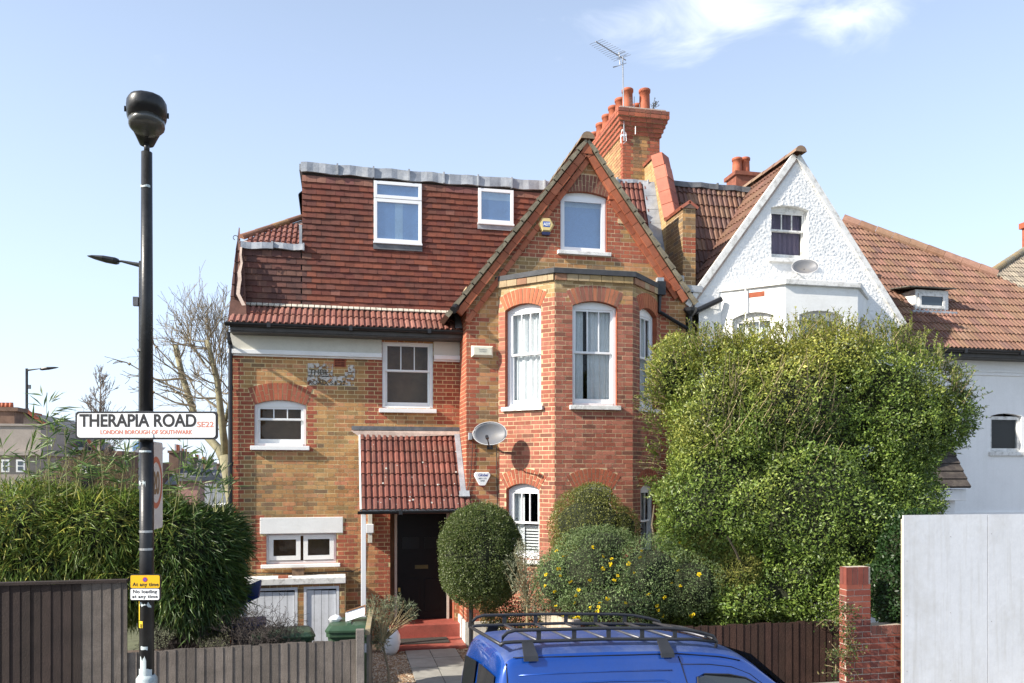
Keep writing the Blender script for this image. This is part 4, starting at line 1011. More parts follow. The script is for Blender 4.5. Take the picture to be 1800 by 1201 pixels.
# ============================================================ the white rendered house
H2 = thing('white_house', 'white rendered house with pebbledashed pointed gable and brown roll-tiled roof, right of the brick house', 'house', (8.35, 14.0, .2))
M_REND = mat('white_render', (.85, .84, .82), .85, .03, 2, .5, 60, dirt=.10, dirtcol=(.5, .49, .45), dscale=2.5, streak=.10)
M_REND_OLD = mat('flaking_white_render', (.78, .78, .76), .85, .04, 2, .7, 50, dirt=.22, dirtcol=(.38, .36, .32), dscale=3.0)
M_PEB = mat('painted_pebbledash', (.78, .78, .77), .9, .06, 12, 1.6, 70, dirt=.25, dirtcol=(.45, .45, .42), dscale=3)
TC2 = [(.175, .088, .055), (.155, .075, .048), (.20, .104, .066), (.175, .096, .055), (.205, .10, .07), (.145, .07, .048)]
TC2D = [(.13, .065, .05), (.115, .06, .048), (.15, .075, .055), (.19, .11, .07)]
XB = 8.35; zB = 9.13
zGl, zGr = 6.42, 6.20; x2l, x2r = 6.33, 10.52
s2l = (zB-zGl)/(XB-x2l); s2r = (zB-zGr)/(x2r-XB)
oA2 = Op(U(FG, 1355, 410), U(FG, 1421, 410), V(FG, 1390, 456), V(FG, 1390, 368), .07)
def win_hole(u, v, o, pad=0): 
    h = o.hole(v); return h and h[0]-pad < u < h[1]+pad
# pebbledash: a fine grid with real relief, cut to the gable and the window
def pebble(fr, ur, vr, inside, step, parent, name, m, amp=.02):
    nu = int((ur[1]-ur[0])/step)+1; nv = int((vr[1]-vr[0])/step)+1
    g = np.zeros((nv, nu)); 
    for j in range(nv):
        for i in range(nu):
            x, y = ur[0]+i*step, vr[0]+j*step
            c = noise.cell(Vector((x*50, y*50, 1)))
            g[j, i] = amp*(.6*noise.noise(Vector((x*30, y*30, 0)))+.55*abs(noise.noise(Vector((x*47, y*47, 5)))))+.004*c
    V_ = []; F_ = []; idx = -np.ones((nv, nu), int)
    for j in range(nv):
        for i in range(nu):
            x, y = ur[0]+i*step, vr[0]+j*step
            p = fr.p(x, y, .004+max(0, g[j, i])); idx[j, i] = len(V_); V_.append(p)
    for j in range(nv-1):
        for i in range(nu-1):
            if inside(ur[0]+(i+.5)*step, vr[0]+(j+.5)*step): F_.append((idx[j, i], idx[j, i+1], idx[j+1, i+1], idx[j+1, i]))
    return npmesh(name, np.array(V_), np.array(F_), m, parent, smooth=False)
zc2b = 6.56
inG = lambda u, v: (v < zB-s2l*(XB-u)+.02) and (v < zB-s2r*(u-XB)+.02) and not win_hole(u, v, oA2) and (v > zc2b or (v > zB-s2l*(XB-u)-1.0 and v > 6.2 and u < 6.8) or (v > zB-.75-s2r*(u-XB) and v > 6.0 and u > 9.8))
hp2 = [(-s2l, 1, zB-s2l*XB), (s2r, 1, zB+s2r*XB)]
o2hole = Op(6.84, 9.87, 0, 6.5)
w2 = mortar('wall', FG, (6.39, 10.45), (0, zB), [o2hole, oA2], hp2, M_REND_OLD, H2, reveal=.16)
peb = pebble(FG, (6.3, 10.6), (5.9, zB+.02), inG, .017, w2, 'pebbledash', M_PEB, amp=.017)
sash(H2, FG, oA2, M_OLDW, G_CLEAR, rec=.10, split=.42, curt=M_LAUREL, sillw=.06, sproj=.07, fw=.035, sw=.035)
B2 = [(6.84, YG), (7.67, YB), (9.12, YB), (9.87, YG)]
f2 = [seg(B2[0], B2[1]), seg(B2[1], B2[2]), seg(B2[2], B2[3])]
zsp, zsi = oBF[0].v1, oBF[0].v0; zsp2, zsi2 = oBF[1].v1, oBF[1].v0
for k, (fr, L) in enumerate(f2):
    a, b = (.20, L-.20) if k != 1 else (.27, L-.27)
    ops = [Op(a, b, zsi, zsp+.02, .09), Op(a, b, zsi2, zsp2, .09)]
    mortar('wall', fr, (0, L), (0, 6.52), ops, [], M_REND_OLD, H2, reveal=.13)
    for o in ops: sash(H2, fr, o, M_OLDW, G_CLEAR, rec=.10, split=.45, sillw=.04, curt=M_CURT, fw=.045, roomd=-.55)
def offs2(d):
    k = d*math.tan(math.radians(22.5)); return [(B2[0][0]-d*.9, YG), (B2[1][0]-k, YB-d), (B2[2][0]+k, YB-d), (B2[3][0]+d*.9, YG)]
F2 = Fr((0, 0, 6.52), (1, 0, 0), (0, 1, 0))
m = MB(); m.prism(F2, offs2(.06), 0, .10); m.build('bay_parapet', M_OLDW, H2, bevel=.01)
m = MB(); m.fbox(f2[0][0], .5, .78, 6.36, 6.45, .0, .006); m.build('exposed_brick', M_REVEAL, H2)
m = MB(); x, y = f2[0][0].hit(1312, 500); fr = f2[0][0]; m.tube([fr.p(x, 6.75, .03), fr.p(x, 6.3, .07), fr.p(x, 4.8, .02), fr.p(x, 3.0, .02)], .014, 6); m.build('waste_pipe', M_WHITE, H2)
# verge boards and gable roof; the left slope is in view
m = MB()
def vergeb(x0, z0, x1, z1, sg):
    L = math.hypot(x1-x0, z1-z0); dx, dz = (x1-x0)/L, (z1-z0)/L; nx, nz_ = dz*sg, -dx*sg
    pts = [(x0+nx*o-dx*.0, z0+nz_*o) for o in (-.09, .02)]; q = [(x1+nx*o, z1+nz_*o) for o in (-.09, .02)]
    poly = [pts[0], q[0], q[1], pts[1]]
    if sg > 0: poly = poly[::-1]
    m.prism(FG, poly, -.02, .05)
vergeb(x2l-.15, zB-s2l*(XB-x2l+.15), XB, zB, 1); vergeb(x2r+.12, zB-s2r*(x2r+.12-XB), XB, zB, -1)
m.build('verge_board', M_OLDW, H2)
x0 = x2l-.22; L2 = math.hypot(XB-x0, s2l*(XB-x0)); Fg2 = Fr((x0, 0, zB-s2l*(XB-x0)), (0, -1, 0), (1/math.hypot(1, s2l), 0, s2l/math.hypot(1, s2l)))
R2 = Pieces(H2, 'roof_tile', M_ROLL, 300, 'roof_tiles')
m = MB(); m.face([Fg2.p(-17.5, 0), Fg2.p(-(YG-.035), 0), Fg2.p(-(YG-.035), L2), Fg2.p(-17.5, L2)]); m.face([Fg2.p(-17.5, 0, -.06), Fg2.p(-(YG-.035), 0, -.06), Fg2.p(-(YG-.035), L2, -.06), Fg2.p(-17.5, L2, -.06)])
m.face([Fg2.p(-(YG-.035), 0), Fg2.p(-(YG-.035), 0, -.06), Fg2.p(-(YG-.035), L2, -.06), Fg2.p(-(YG-.035), L2)])
g2r = m.build('gable_roof', M_FLASH, H2)
ys = 16.4
roll_tiles(R2, Fg2, (-ys, -(YG-.035)), (0, L2), [(1, 0, -(YG-.035)), (0, 1, L2)], lambda u, v: jit(random.choice(TC2), .1), g2r, e=.30, pitch=.11)
x1 = x2r+.16; L3 = math.hypot(x1-XB, s2r*(x1-XB)); h_ = math.hypot(1, s2r); Fg3 = Fr((x1, 0, zB-s2r*(x1-XB)), (0, 1, 0), (-1/h_, 0, s2r/h_))
m = MB(); k = 11
for i in range(k):
    a, b = L3*i/k, L3*(i+1)/k+.02
    m.face([Fg3.p(YG-.035, a, .07), Fg3.p(17.5, a, .07), Fg3.p(17.5, b, .045), Fg3.p(YG-.035, b, .045)]); m.face([Fg3.p(YG-.035, a, -.0), Fg3.p(17.5, a, -.0), Fg3.p(17.5, a, .07), Fg3.p(YG-.035, a, .07)])
    m.face([Fg3.p(YG-.035, a, -.0), Fg3.p(YG-.035, a, .07), Fg3.p(YG-.035, b, .045), Fg3.p(YG-.035, b, -.0)])
m.build('gable_roof', mat('brown_tile', (.26, .12, .08), .8, .2, 6, 1, 60), H2)
m = MB(); ridge(m, (XB, YG-.2, zB+.04), (XB, 17.5, zB+.04), .11, .4, ((.22, .13, .09), (.26, .17, .11))); m.build('ridge_tile', M_ROLL, H2)
# slope between party wall and gable
hpm = [(-1, 0, -6.39), (0, 1, LM+.02)]
bk = MB(); bk.face([FM.p(6.38, 0), FM.p(9.2, 0), FM.p(9.2, LM), FM.p(6.38, LM)]); mo2 = bk.build('mansard_slope', M_FLASH, H2)
roll_tiles(R2, FM, (6.38, 8.6), (0, LM), hpm, lambda u, v: jit(random.choice(TC2D+TC2[:1]), .12), mo2, e=.27, pitch=.11)
lead_run(6.4, 8.6, 14.28+LM*math.cos(th)-.02, 8.98, 9.09, mo2, m=M_LEADD, seg=.8)
m = MB(); m.box(6.39, 10, 15.4, 20, 6.0, 8.97); m.box(6.39, 10.4, YG+1.1, 20, 0, 6.4); m.box(10.4, 15.6, YL+.8, 21, 0, 5.6); m.build('rear_wall', M_REND, H2)
# right wing: roof at 45 degrees with a hip, small dormer
zE2 = P(1700, 614, 14.05).z
F5 = Fr((0, 14.05, zE2), (1, 0, 0), (0, 1, 1))
hipA, hipB = F5.hit(1480, 388), F5.hit(1750, 486); xr5 = F5.hit(1860, 600)[0]; eR = F5.hit(1812, 562)
poly5 = [(10.0, 0), (xr5+1.2, 0), (eR[0]+.9, eR[1]-.6), hipB, hipA, (hipA[0]-1.6, hipA[1]+.2)]
poly5 = [(10.0, 0), (17.4, 0), hipB, hipA, (10.0, hipA[1]+.3)]
bk = MB(); bk.face([F5.p(*q) for q in poly5]); r5 = bk.build('wing_roof', M_FLASH, H2)
od = Op(F5.hit(1602, 540)[0], F5.hit(1668, 540)[0], 1.15, 2.2)
roll_tiles(R2, F5, (10.1, 17.4), (0, 5.2), poly_hps(poly5), lambda u, v: jit(random.choice(TC2 if random.random() < .9 else TC2D), .1), r5, e=.29, pitch=.105)
m = MB(); ridge(m, F5.p(hipA[0], hipA[1], .03), F5.p(hipB[0], hipB[1], .03), .13, .42, ((.27, .16, .10), (.31, .17, .12), (.24, .13, .08)), up=F5.N); m.build('hip_tile', M_ROLL, H2)
m = MB(); m.face([F5.p(*hipA), F5.p(*hipB), F5.p(hipB[0], hipB[1])+Vector((.0, 4, -2.6)), F5.p(*hipA)+Vector((0, 5, -3))])
m.face([F5.p(*hipB), F5.p(17.4, 0), F5.p(17.4, 0)+Vector((.0, 7, 0)), F5.p(hipB[0], hipB[1])+Vector((.0, 4, -1.5))])
m.build('side_roof', M_ROLL, H2)
gutter(10.35, 17.4, 13.98, zE2-.02, H2, .065)
m = MB(); m.box(10.5, 17.3, 14.03, 14.06, zE2-.16, zE2); m.box(10.5, 17.3, 14.061, 14.4, zE2-.17, zE2-.15); m.build('fascia', mat('dark_fascia'), H2)
# wing wall, string course, window, lean-to porch
oR = Op(U(FL, 1741, 760), U(FL, 1796, 760), V(FL, 1770, 794), V(FL, 1770, 732), .06)
mortar('wall', FL, (10.45, 17.2), (0, zE2-.15), [oR], [], M_REND, H2, reveal=.12)
zz = V(FL, 1720, 660); m = MB(); m.fbox(FL, 10.6, 17.2, zz, zz+.05, .0, .03); m.fbox(FL, 10.6, 17.2, zz+.07, zz+.11, .0, .02); m.build('string_course', M_REND, H2, bevel=.006)
zz = V(FL, 1740, 900); m = MB(); m.fbox(FL, 11.0, 17.2, zz-.2, zz, .0, .03); m.build('string_course', M_REND, H2)
cs = casement(H2, FL, oR.u0, oR.u1, oR.v0, oR.v1, -.06, M_OLDW, G_CLEAR, [(oR.u0+.02, oR.u1-.02, oR.v0+.02, oR.v1-.02)], fw=.05, backings=[(mat('dark_curtain', (.018, .016, .018), .9, .1), oR.u0, oR.u1, oR.v0, oR.v1)])
m = MB(); m.fbox(FL, oR.u0-.05, oR.u1+.05, oR.v0-.09, oR.v0-.001, -.05, .05); m.build('sill', M_OLDW, cs, bevel=.006)
# roof dormer
F6y = F5.p(*F5.hit(1636, 548)).y
F6 = Fr((0, F6y, 0), (1, 0, 0)); a, b = U(F6, 1609, 525), U(F6, 1667, 525); c, d = V(F6, 1636, 548), V(F6, 1640, 512)
m = MB(); m.box(a, b, F6y, F6y+.75, c, d+.02); dm = m.build('dormer', M_OLDW, H2)
wm = MB(); fw = .06; e0, e1, g0, g1 = a+.07, b-.10, c+.07, d-.06
wm.fbox(F6, e0, e0+fw, g0, g1, .001, .03); wm.fbox(F6, e1-fw, e1, g0, g1, .001, .03); wm.fbox(F6, e0+fw, e1-fw, g0, g0+fw, .001, .03); wm.fbox(F6, e0+fw, e1-fw, g1-fw, g1, .001, .03)
wm.build('window_frame', M_OLDW, dm)
q = MB(); q.fbox(F6, e0+fw, e1-fw, g0+fw, g1-fw, .001, .012); q.build('pane', mat('dark_pane', (.03, .045, .06), .08, 0, spec=.8), dm)
q = MB(); q.fbox(F6, a-.14, b+.14, c-.05, c-.0, -.05, .10); q.build('sill', M_LEAD, dm)
Fd = Fr((a-.2, F6y-.12, d+.02), (1, 0, 0), (0, 1, .13)); q = MB()
for i in range(4):
    q.fbox(Fd, -.04+i*.0, (b-a)+.30, i*.24, i*.24+.26, .02-i*.002, .045-i*.002)
q.build('dormer_roof', mat('old_slates', (.10, .085, .07), .85, .35, 8, 1.2, 50, dirt=.4, dirtcol=(.3, .28, .22), dscale=5), dm)
# dark hipped porch roof in front of the wing
Fq = Fr((0, 13.2, 0), (1, 0, 0)); e = P(1706, 858, 13.0); t_ = P(1652, 742, 14.35); xw0 = 10.3
M_DT = mat('dark_mossy_tile', (.05, .04, .035), .9, .3, 7, 1, 60, attr=False, dirt=.3, dirtcol=(.16, .14, .1), dscale=7)
PP = MB(); nrow = 9
for i in range(nrow):
    s0, s1 = i/nrow, (i+1)/nrow
    L0, L1 = Vector((xw0, 13.0, e.z)).lerp(Vector((xw0, 14.35, t_.z)), s0), Vector((xw0, 13.0, e.z)).lerp(Vector((xw0, 14.35, t_.z)), s1)
    R0, R1 = e.lerp(t_, s0), e.lerp(t_, s1); up = Vector((0, -.02, .035))
    PP.face([L0+up, R0+up, R1+up*.3, L1+up*.3]); PP.face([L0, R0, R0+up, L0+up])
    q0, q1 = Vector((e.x+.05, 14.38, e.z)).lerp(Vector((t_.x, 14.38, t_.z)), s0), Vector((e.x+.05, 14.38, e.z)).lerp(Vector((t_.x, 14.38, t_.z)), s1)
    PP.face([R0+up, q0+up, q1+up*.3, R1+up*.3]); PP.face([R0, q0, q0+up, R0+up])
PP.build('porch_roof', M_DT, H2)
m = MB(); m.box(xw0, e.x-.02, 13.08, 14.39, e.z-.24, e.z-.03); m.box(e.x-.45, e.x-.12, 13.25, 14.39, 0, e.z-.24); m.build('porch_wall', M_REND, H2, bevel=.01)
# small chimney beyond the ridge
q = P(1298, 312, 18.3); m = MB(); m.box(q.x-.22, q.x+.42, 18.0, 18.5, q.z-1.2, q.z-.06); m.box(q.x-.27, q.x+.47, 17.95, 18.55, q.z-.0599, q.z+.03)
c2 = m.build('chimney', mat('dull_red_brick', (.22, .075, .045), .85, .25, 12, 1, 60), H2); pot(q.x-.09, 18.2, q.z+.03, P(1298, 284, 18.3).z-q.z, .12, c2); pot(q.x+.15, 18.25, q.z+.03, P(1298, 281, 18.3).z-q.z, .12, c2)
R2.finish()
m = MB(); a = P(1268, 526, YG-.1); b = P(1222, 548, YG-.1); m.tube([a, b], .05, 8); m.build('gutter', M_BLACK, H2)

# ============================================================ neighbour at the far right
H3 = thing('far_house', 'distant house with grey-brown tiled roof and orange brick wall at the right edge', 'house', (27, 26, 0))
Y3 = 24.0; a, b, c = P(1722, 498, Y3+1.5), P(1830, 420, Y3+6), P(1790, 530, Y3)
FZ = Fr((0, Y3, P(1795, 530, Y3).z), (1, 0, 0), (0, 1, 1)); R3 = Pieces(H3, 'roof_tile', M_ROLL, 300)
pA, pB, pC = FZ.hit(1738, 482), FZ.hit(1850, 408), FZ.hit(1786, 526)
poly = [(pC[0], pC[1]-.15), (pC[0]+7, 0), (pC[0]+8, pB[1]), pB, pA]
m = MB(); m.face([FZ.p(*q) for q in poly]); m.face([FZ.p(*pA), FZ.p(*pB), FZ.p(*pB)+Vector((3, 5, -4)), FZ.p(*pA)+Vector((0, 6, -3))]); r3 = m.build('roof', M_FLASH, H3)
roll_tiles(R3, FZ, (pA[0]-.2, pA[0]+6), (0, pB[1]+.3), poly_hps(poly), lambda u, v: jit(random.choice([(.24, .20, .15), (.20, .17, .13), (.27, .23, .17)]), .12), r3, e=.34, pitch=.15, nroll=2)
R3.finish()
m = MB(); ridge(m, FZ.p(*pA, .03), FZ.p(*pB, .03), .13, .45, ((.3, .22, .11), (.24, .2, .13)), up=FZ.N); m.build('ridge_tile', M_ROLL, H3)
m = MB(); m.box(FZ.p(*pC).x-.3, FZ.p(*pC).x+8, Y3+.5, Y3+10, -1, FZ.O.z+.1); m.build('wall', mat('orange_brick', (.42, .14, .06), .85, .15, 6), H3)
gutter(FZ.p(*pC).x-.2, FZ.p(*pC).x+7.5, Y3-.07, FZ.O.z+.1, H3, .07)
q = P(1803, 388, 30); m = MB(); m.box(q.x+.2, q.x+.9, 30, 30.4, 8, q.z-.25); m.box(q.x+.1, q.x+.98, 29.92, 30.48, q.z-.2499, q.z); m.build('chimney', M_REVEAL, H3)
# ============================================================ ground
M_ASPH = mat('asphalt', (.055, .055, .057), .9, .2, 4, 1.2, 160, dirt=.4, dirtcol=(.085, .082, .075), dscale=.6)
M_PAVE = mat('concrete_paving', (.30, .29, .27), .9, .12, 4, .8, 90, dirt=.4, dirtcol=(.18, .17, .15), dscale=1.5)
M_SOIL = mat('soil', (.09, .065, .045), .95, .3, 5, 1.5, 30)
M_EARTH = mat('rough_grass_and_earth', (.10, .11, .06), .95, .3, .6, 1, 10, dirt=.5, dirtcol=(.13, .11, .08), dscale=.2)
def hgt(x, y):
    t = max(0, y-24)
    h = -min(t*.11, 7.5)
    return h - min(9, max(0, y-90)*.02)
xs = np.concatenate([[-4500, -1500, -500, -200, -100, -60], np.arange(-40, 61, 5), [80, 120, 220, 500, 1500, 4500]])
ys_ = np.concatenate([[-60, -30, -15, 0, 5, 10, 20, 24], np.arange(28, 100, 6), [130, 200, 350, 700, 1500, 3000, 7000]])
Vt = np.array([(x, y, hgt(x, y)-.02) for y in ys_ for x in xs]); nx = len(xs)
Ft = np.array([(j*nx+i, j*nx+i+1, (j+1)*nx+i+1, (j+1)*nx+i) for j in range(len(ys_)-1) for i in range(nx-1)])
tag(npmesh('ground', Vt, Ft, M_EARTH), kind='structure')
m = MB(); m.box(-40, 40, -3, 8.0, -.3, 0); tag(m.build('road', M_ASPH), kind='structure')
m = MB(); m.box(-40, 40, 8.0, 8.14, -.3, .125); tag(m.build('kerb', mat('granite_kerb', (.32, .31, .30), .8, .2, 10, .8, 90), bevel=.01), kind='structure')
m = MB(); m.box(-40, 40, 8.141, 9.86, -.3, .12); tag(m.build('pavement', M_PAVE), kind='structure')
m = MB(); m.box(-40, 40, -6, -3.14, -.3, .12); m.box(-40, 40, -3.14, -3.0, -.3, .125); tag(m.build('opposite_pavement', M_PAVE), kind='structure')
m = MB(); m.box(-40, 40, 7.72, 7.78, -.01, .004); m.box(-40, 40, 7.55, 7.61, -.01, .004); tag(m.build('double_yellow_lines', mat('yellow_road_paint', (.55, .40, .05), .8, .15, 8)), kind='structure')
m = MB(); m.box(-14, 20, 9.861, 14.5, -.2, .19); tag(m.build('garden_ground', M_SOIL), kind='structure')
# front path of paving slabs running from the step towards the gate
path = thing('path', None, None, (1.2, 11.5, .2)); path['kind'] = 'structure'
FPa = Fr((0, 0, .2), (1, 0, 0), (0, 1, 0))
YF = 13.3
SLABM = mat('grey_slab', rough=.9, var=.12, scale=5, bump=.8, bscale=100, attr=True, dirt=.35, dirtcol=(.16, .15, .13), dscale=2)
PS = Pieces(path, 'slab', SLABM, 300)
xa, xb = FPa.hit(711, 1143)[0], FPa.hit(800, 1142)[0]; xm = (xa+xb)/2-.02
m = MB(); m.face([FPa.p(xa-.02, 9.87, .001), FPa.p(xb+.02, 9.87, .001), FPa.p(xb+.02, YF+.08, .001), FPa.p(xa-.02, YF+.08, .001)]); m.build('bedding', M_SOIL, path)
y = YF+.05; i = 0
while y > 9.95:
    for (a, b) in ((xa, xm-.006), (xm+.006, xb)):
        PS.prism(FPa, [(a, y-.6), (b, y-.6), (b, y-.012), (a, y-.012)], 0, .028+random.uniform(-.003, .003), jit((.31, .30, .27), .08))
    y -= .612
PS.finish()
# shingle beds either side
def shingle(name, x0, x1, y0, y1, n):
    th_ = rng.uniform(0, 6.28, n); px = rng.uniform(x0, x1, n); py = rng.uniform(y0, y1, n); r = rng.uniform(.010, .024, n)
    base = np.array([(1, 0, 0), (0, 1, 0), (-1, 0, 0), (0, -1, 0), (0, 0, .75)]); Vs = np.zeros((n, 5, 3))
    c, s = np.cos(th_), np.sin(th_)
    for k in range(5):
        bx, by, bz = base[k]; jx = 1+rng.uniform(-.3, .3, n)
        Vs[:, k, 0] = px+(bx*c-by*s)*r*jx*1.3; Vs[:, k, 1] = py+(bx*s+by*c)*r*jx; Vs[:, k, 2] = .195+rng.uniform(-.004, .016, n)+bz*r
    f = np.array([(0, 1, 4), (1, 2, 4), (2, 3, 4), (3, 0, 4)]); F_ = (np.arange(n)[:, None, None]*5+f[None]).reshape(-1, 3)
    pal = np.array([(.34, .22, .12), (.42, .33, .24), (.22, .13, .08), (.5, .42, .32), (.30, .17, .09)]); cols = np.repeat(pal[rng.integers(0, 5, n)]*rng.uniform(.7, 1.1, (n, 1)), 5, axis=0)
    tag(npmesh(name, Vs.reshape(-1, 3), F_, mat('shingle', rough=.85, var=.1, attr=True), None, cols, base=(0, 0, .19)), kind='stuff')
shingle('shingle', xa-.75, xa-.01, 10.1, 13.35, 9000)
shingle('shingle', xb+.02, 3.4, 11.3, 13.35, 9000)

# ============================================================ fences, walls, hoarding
def wood(name, col, dirtc=(.08, .07, .06), d=.5): return mat(name, col, .88, .25, 5, 1.6, 60, attr=True, dirt=.3, dirtcol=dirtc, dscale=3, streak=d)
M_WG = wood('weathered_grey_wood', (.25, .225, .20)); M_WB = wood('dark_brown_wood', (.075, .05, .038), (.03, .02, .015)); M_WD = wood('red_brown_wood', (.10, .05, .032), (.035, .02, .014))
M_WP = mat('pale_wood', (.48, .40, .30), .88, .2, 5, 1, 60, dirt=.3, dirtcol=(.2, .15, .1), dscale=3, streak=.4)
WCOL = {'weathered_grey_wood': (.125, .105, .09), 'dark_brown_wood': (.027, .018, .015), 'red_brown_wood': (.042, .020, .014)}
def fence(name, label, Y, px0, px1, pxr, ztop, zbot, matf, step, w, group=None, cap=None, rails=True, skew=0.0, slope=0.0):
    f = Fr((0, Y, 0), (1, 0, 0)); x0, x1 = U(f, px0, 1050), U(f, px1, 1050); t = thing(name, label, 'fence', ((x0+x1)/2, Y, zbot), group)
    cache = {}; k = 0; x = x0
    while x < x1-.02:
        zt = ztop+slope*(x-x0)+random.uniform(-.012, .010); ww = min(w, x1-x+.02); mb = MB(); tilt = random.uniform(-.002, .002)
        # feather-edged board: thick edge at the left, thin at the right, tucked under the next
        tk = random.uniform(.018, .025); p = [(x, Y-.012), (x+ww, Y-tk), (x+ww, Y-tk+.016), (x, Y-.006)]
        mb.loft([[(q[0]+(tilt if z > 1 else 0), q[1], z) for q in p] for z in (zbot, zt)], jit(WCOL[matf(k, x).name], .26))
        mb.build('board', matf(k, x), t); x += step; k += 1
    if rails:
        for i, z in enumerate((zbot+.2, (zbot+ztop)/2, ztop-.2)):
            mb = MB(); mb.box(x0, x1, Y+.0, Y+.07, z-.035, z+.035); mb.c = [WCOL[matf(0, x0).name]]*len(mb.f); mb.build('rail', matf(0, x0), t)
    if cap:
        mb = MB(); mb.box(x0-.02, x1+.02, Y-.05, Y+.06, ztop+.0, ztop+.03); mb.c = [WCOL[matf(0, x0).name]]*len(mb.f); mb.build('capping', matf(0, x0), t)
    mb = MB(); mb.box(x0-.0, x1, Y-.03, Y+.03, zbot-.2, zbot-.005); mb.c = [WCOL[matf(0, x0).name]]*len(mb.f); mb.build('gravel_board', matf(0, x0), t)
    return t
YFn = 9.9
fl = Fr((0, YFn, 0), (1, 0, 0)); ztall = V(fl, 110, 1026); zlow = V(fl, 400, 1136)
xsw = U(fl, 128, 1100)
fence('tall_fence', 'tall close-boarded fence under the bamboo, dark brown boards at left turning grey at right', YFn, -330, 221, 0, ztall, .25, lambda k, x: M_WB if x < xsw else M_WG, .105, .125, cap=True)
fence('low_fence', 'low fence of weathered grey vertical boards in front of the green bins', YFn+.02, 221, 622, 0, zlow-.02, .2, lambda k, x: M_WG, .105, .125, slope=.012)
t = thing('gate_post', 'square weathered timber post at the right end of the low grey fence', 'post', P(633, 1201, YFn))
x = U(fl, 633, 1120); m = MB(); m.box(x-.05, x+.05, YFn-.06, YFn+.04, .2, V(fl, 633, 1106), (.2, .175, .155)); m.build('post', M_WG, t, bevel=.006)
m = MB(); m.box(x+.05, x+.075, YFn-.03, YFn+.03, 1.0, 1.1); m.build('latch', M_LEAD, t)
# open gate leaf swung back beside the path
t = thing('garden_gate', 'open timber garden gate with a lichened top rail beside the grey post', 'gate', (x+.1, YFn, .25))
a = Vector((x+.09, YFn+.02, 0)); b = P(650, 1078, YFn+.55); b = Vector((b.x+.02, b.y, 0)); z0, z1 = V(fl, 628, 1112), P(650, 1074, YFn+.55).z
d = (b-a); Fgt = Fr((a.x, a.y, 0), (d.x, d.y, 0)); Lg = d.length
for i in range(4): mb = MB(); mb.prism(Fgt, [(Lg*i/4, .3), (Lg*(i+1)/4-.006, .3), (Lg*(i+1)/4-.006, z0+(z1-z0)*(i+1)/4-.04), (Lg*i/4, z0+(z1-z0)*i/4-.04)], -.012, .012, jit((.17, .15, .13), .2)); mb.build('board', M_WG, t)
mb = MB(); mb.prism(Fgt, [(0, z0-.04), (Lg, z1-.04), (Lg, z1+.03), (0, z0+.03)], -.03, .03); mb.build('top_rail', mat('lichened_wood', (.24, .20, .13), .9, .3, 7, 1, 60, dirt=.8, dirtcol=(.36, .26, .08), dscale=9), t)
# brown fence and its low wall to the right of the gate
YR_ = 9.55; fr_ = Fr((0, YR_, 0), (1, 0, 0)); zr0, zr1 = V(fr_, 1470, 1196), V(fr_, 1400, 1093)
fence('brown_fence', 'dark red-brown close-boarded fence below the big hedge, left of the brick pier', YR_, 1085, 1476, 0, zr1, zr0, lambda k, x: M_WD, .10, .118)
m = MB(); m.box(U(fr_, 1085, 1150), U(fr_, 1480, 1150), YR_-.25, YR_+.2, .0, zr0-.01); tag(m.build('dwarf_wall', M_PAVE, base=(4.5, YR_, 0), bevel=.01), 'low concrete wall under the dark brown fence', 'wall')
# light board panel beside the path behind the van
t = thing('side_panel', 'pale weathered timber panel standing behind the van roof rack, below the yellow flowers', 'fence panel', P(990, 1150, 10.4))
a, b = P(950, 1075, 11.6), P(1012, 1092, 9.9); d = Vector((b.x-a.x, b.y-a.y, 0)); Fpn = Fr((a.x, a.y, 0), d); Lg = d.length; n = 9
for i in range(n):
    mb = MB(); h0 = a.z+(b.z-a.z)*i/n; h1 = a.z+(b.z-a.z)*(i+1)/n
    mb.prism(Fpn, [(Lg*i/n, .3), (Lg*(i+1)/n-.01, .3), (Lg*(i+1)/n-.01, h1), (Lg*i/n, h0)], -.012, .012); mb.build('board', M_WP, t)
mb = MB(); mb.box(b.x-.04, b.x+.05, b.y-.05, b.y+.05, .2, b.z+.02, (.2, .17, .15)); mb.build('post', M_WG, t)
# brick pier and garden wall
YP = 8.75; t = thing('brick_pier', 'modern red brick pier with soldier-brick top between the hedge and the white hoarding', 'pier', P(1510, 1240, YP))
Fp = Fr((0, YP, 0), (1, 0, 0)); xq0, xq1 = U(Fp, 1488, 1100), U(Fp, 1530, 1100); xw1 = U(Fp, 1620, 1100)
M_BR2 = mat('modern_red_brick', rough=.85, var=.15, scale=9, bump=1, bscale=120, attr=True); M_MO2 = mat('grey_mortar', (.46, .39, .32), .95, .15, 6, .6, 150)
PW = Pieces(t, 'brick', M_BR2, 300, 'brickwork'); NB = [(.21, .056, .036), (.185, .048, .033), (.24, .07, .045), (.165, .05, .038)]
zP = V(Fp, 1510, 997); zP2 = zP-.215
m = MB(); m.box(xq0+.002, xq1-.002, YP+.002, YP+.14, 0, zP-.003); wb = m.build('core', M_MO2, t)
xq0b = xq0
bricks(PW, Fp, (xq0b, xq1), (.1, zP2), [], [], lambda *k: pick(NB), wb, course=.075, st=.215, stretcher=True, proud=.004, back=-.01)
Fps = Fr((xq0, YP+.14, 0), (0, -1, 0)); bricks(PW, Fps, (0, .14), (.1, zP2), [], [], lambda *k: pick(NB), wb, course=.075, st=.215, stretcher=True, proud=.004, back=-.01)
u = xq0+.012
for i in range(5):
    if i < 2: v_ = .012+i*.072; PW.prism(Fps, [(v_, zP2), (v_+.062, zP2), (v_+.062, zP), (v_, zP)], -.01, .006, pick(NB), wb)
    if u+.065 > xq1-.005: break
    PW.prism(Fp, [(u, zP2), (u+.065, zP2), (u+.065, zP), (u, zP)], -.01, .006, pick(NB), wb); u += .075
PW.finish()
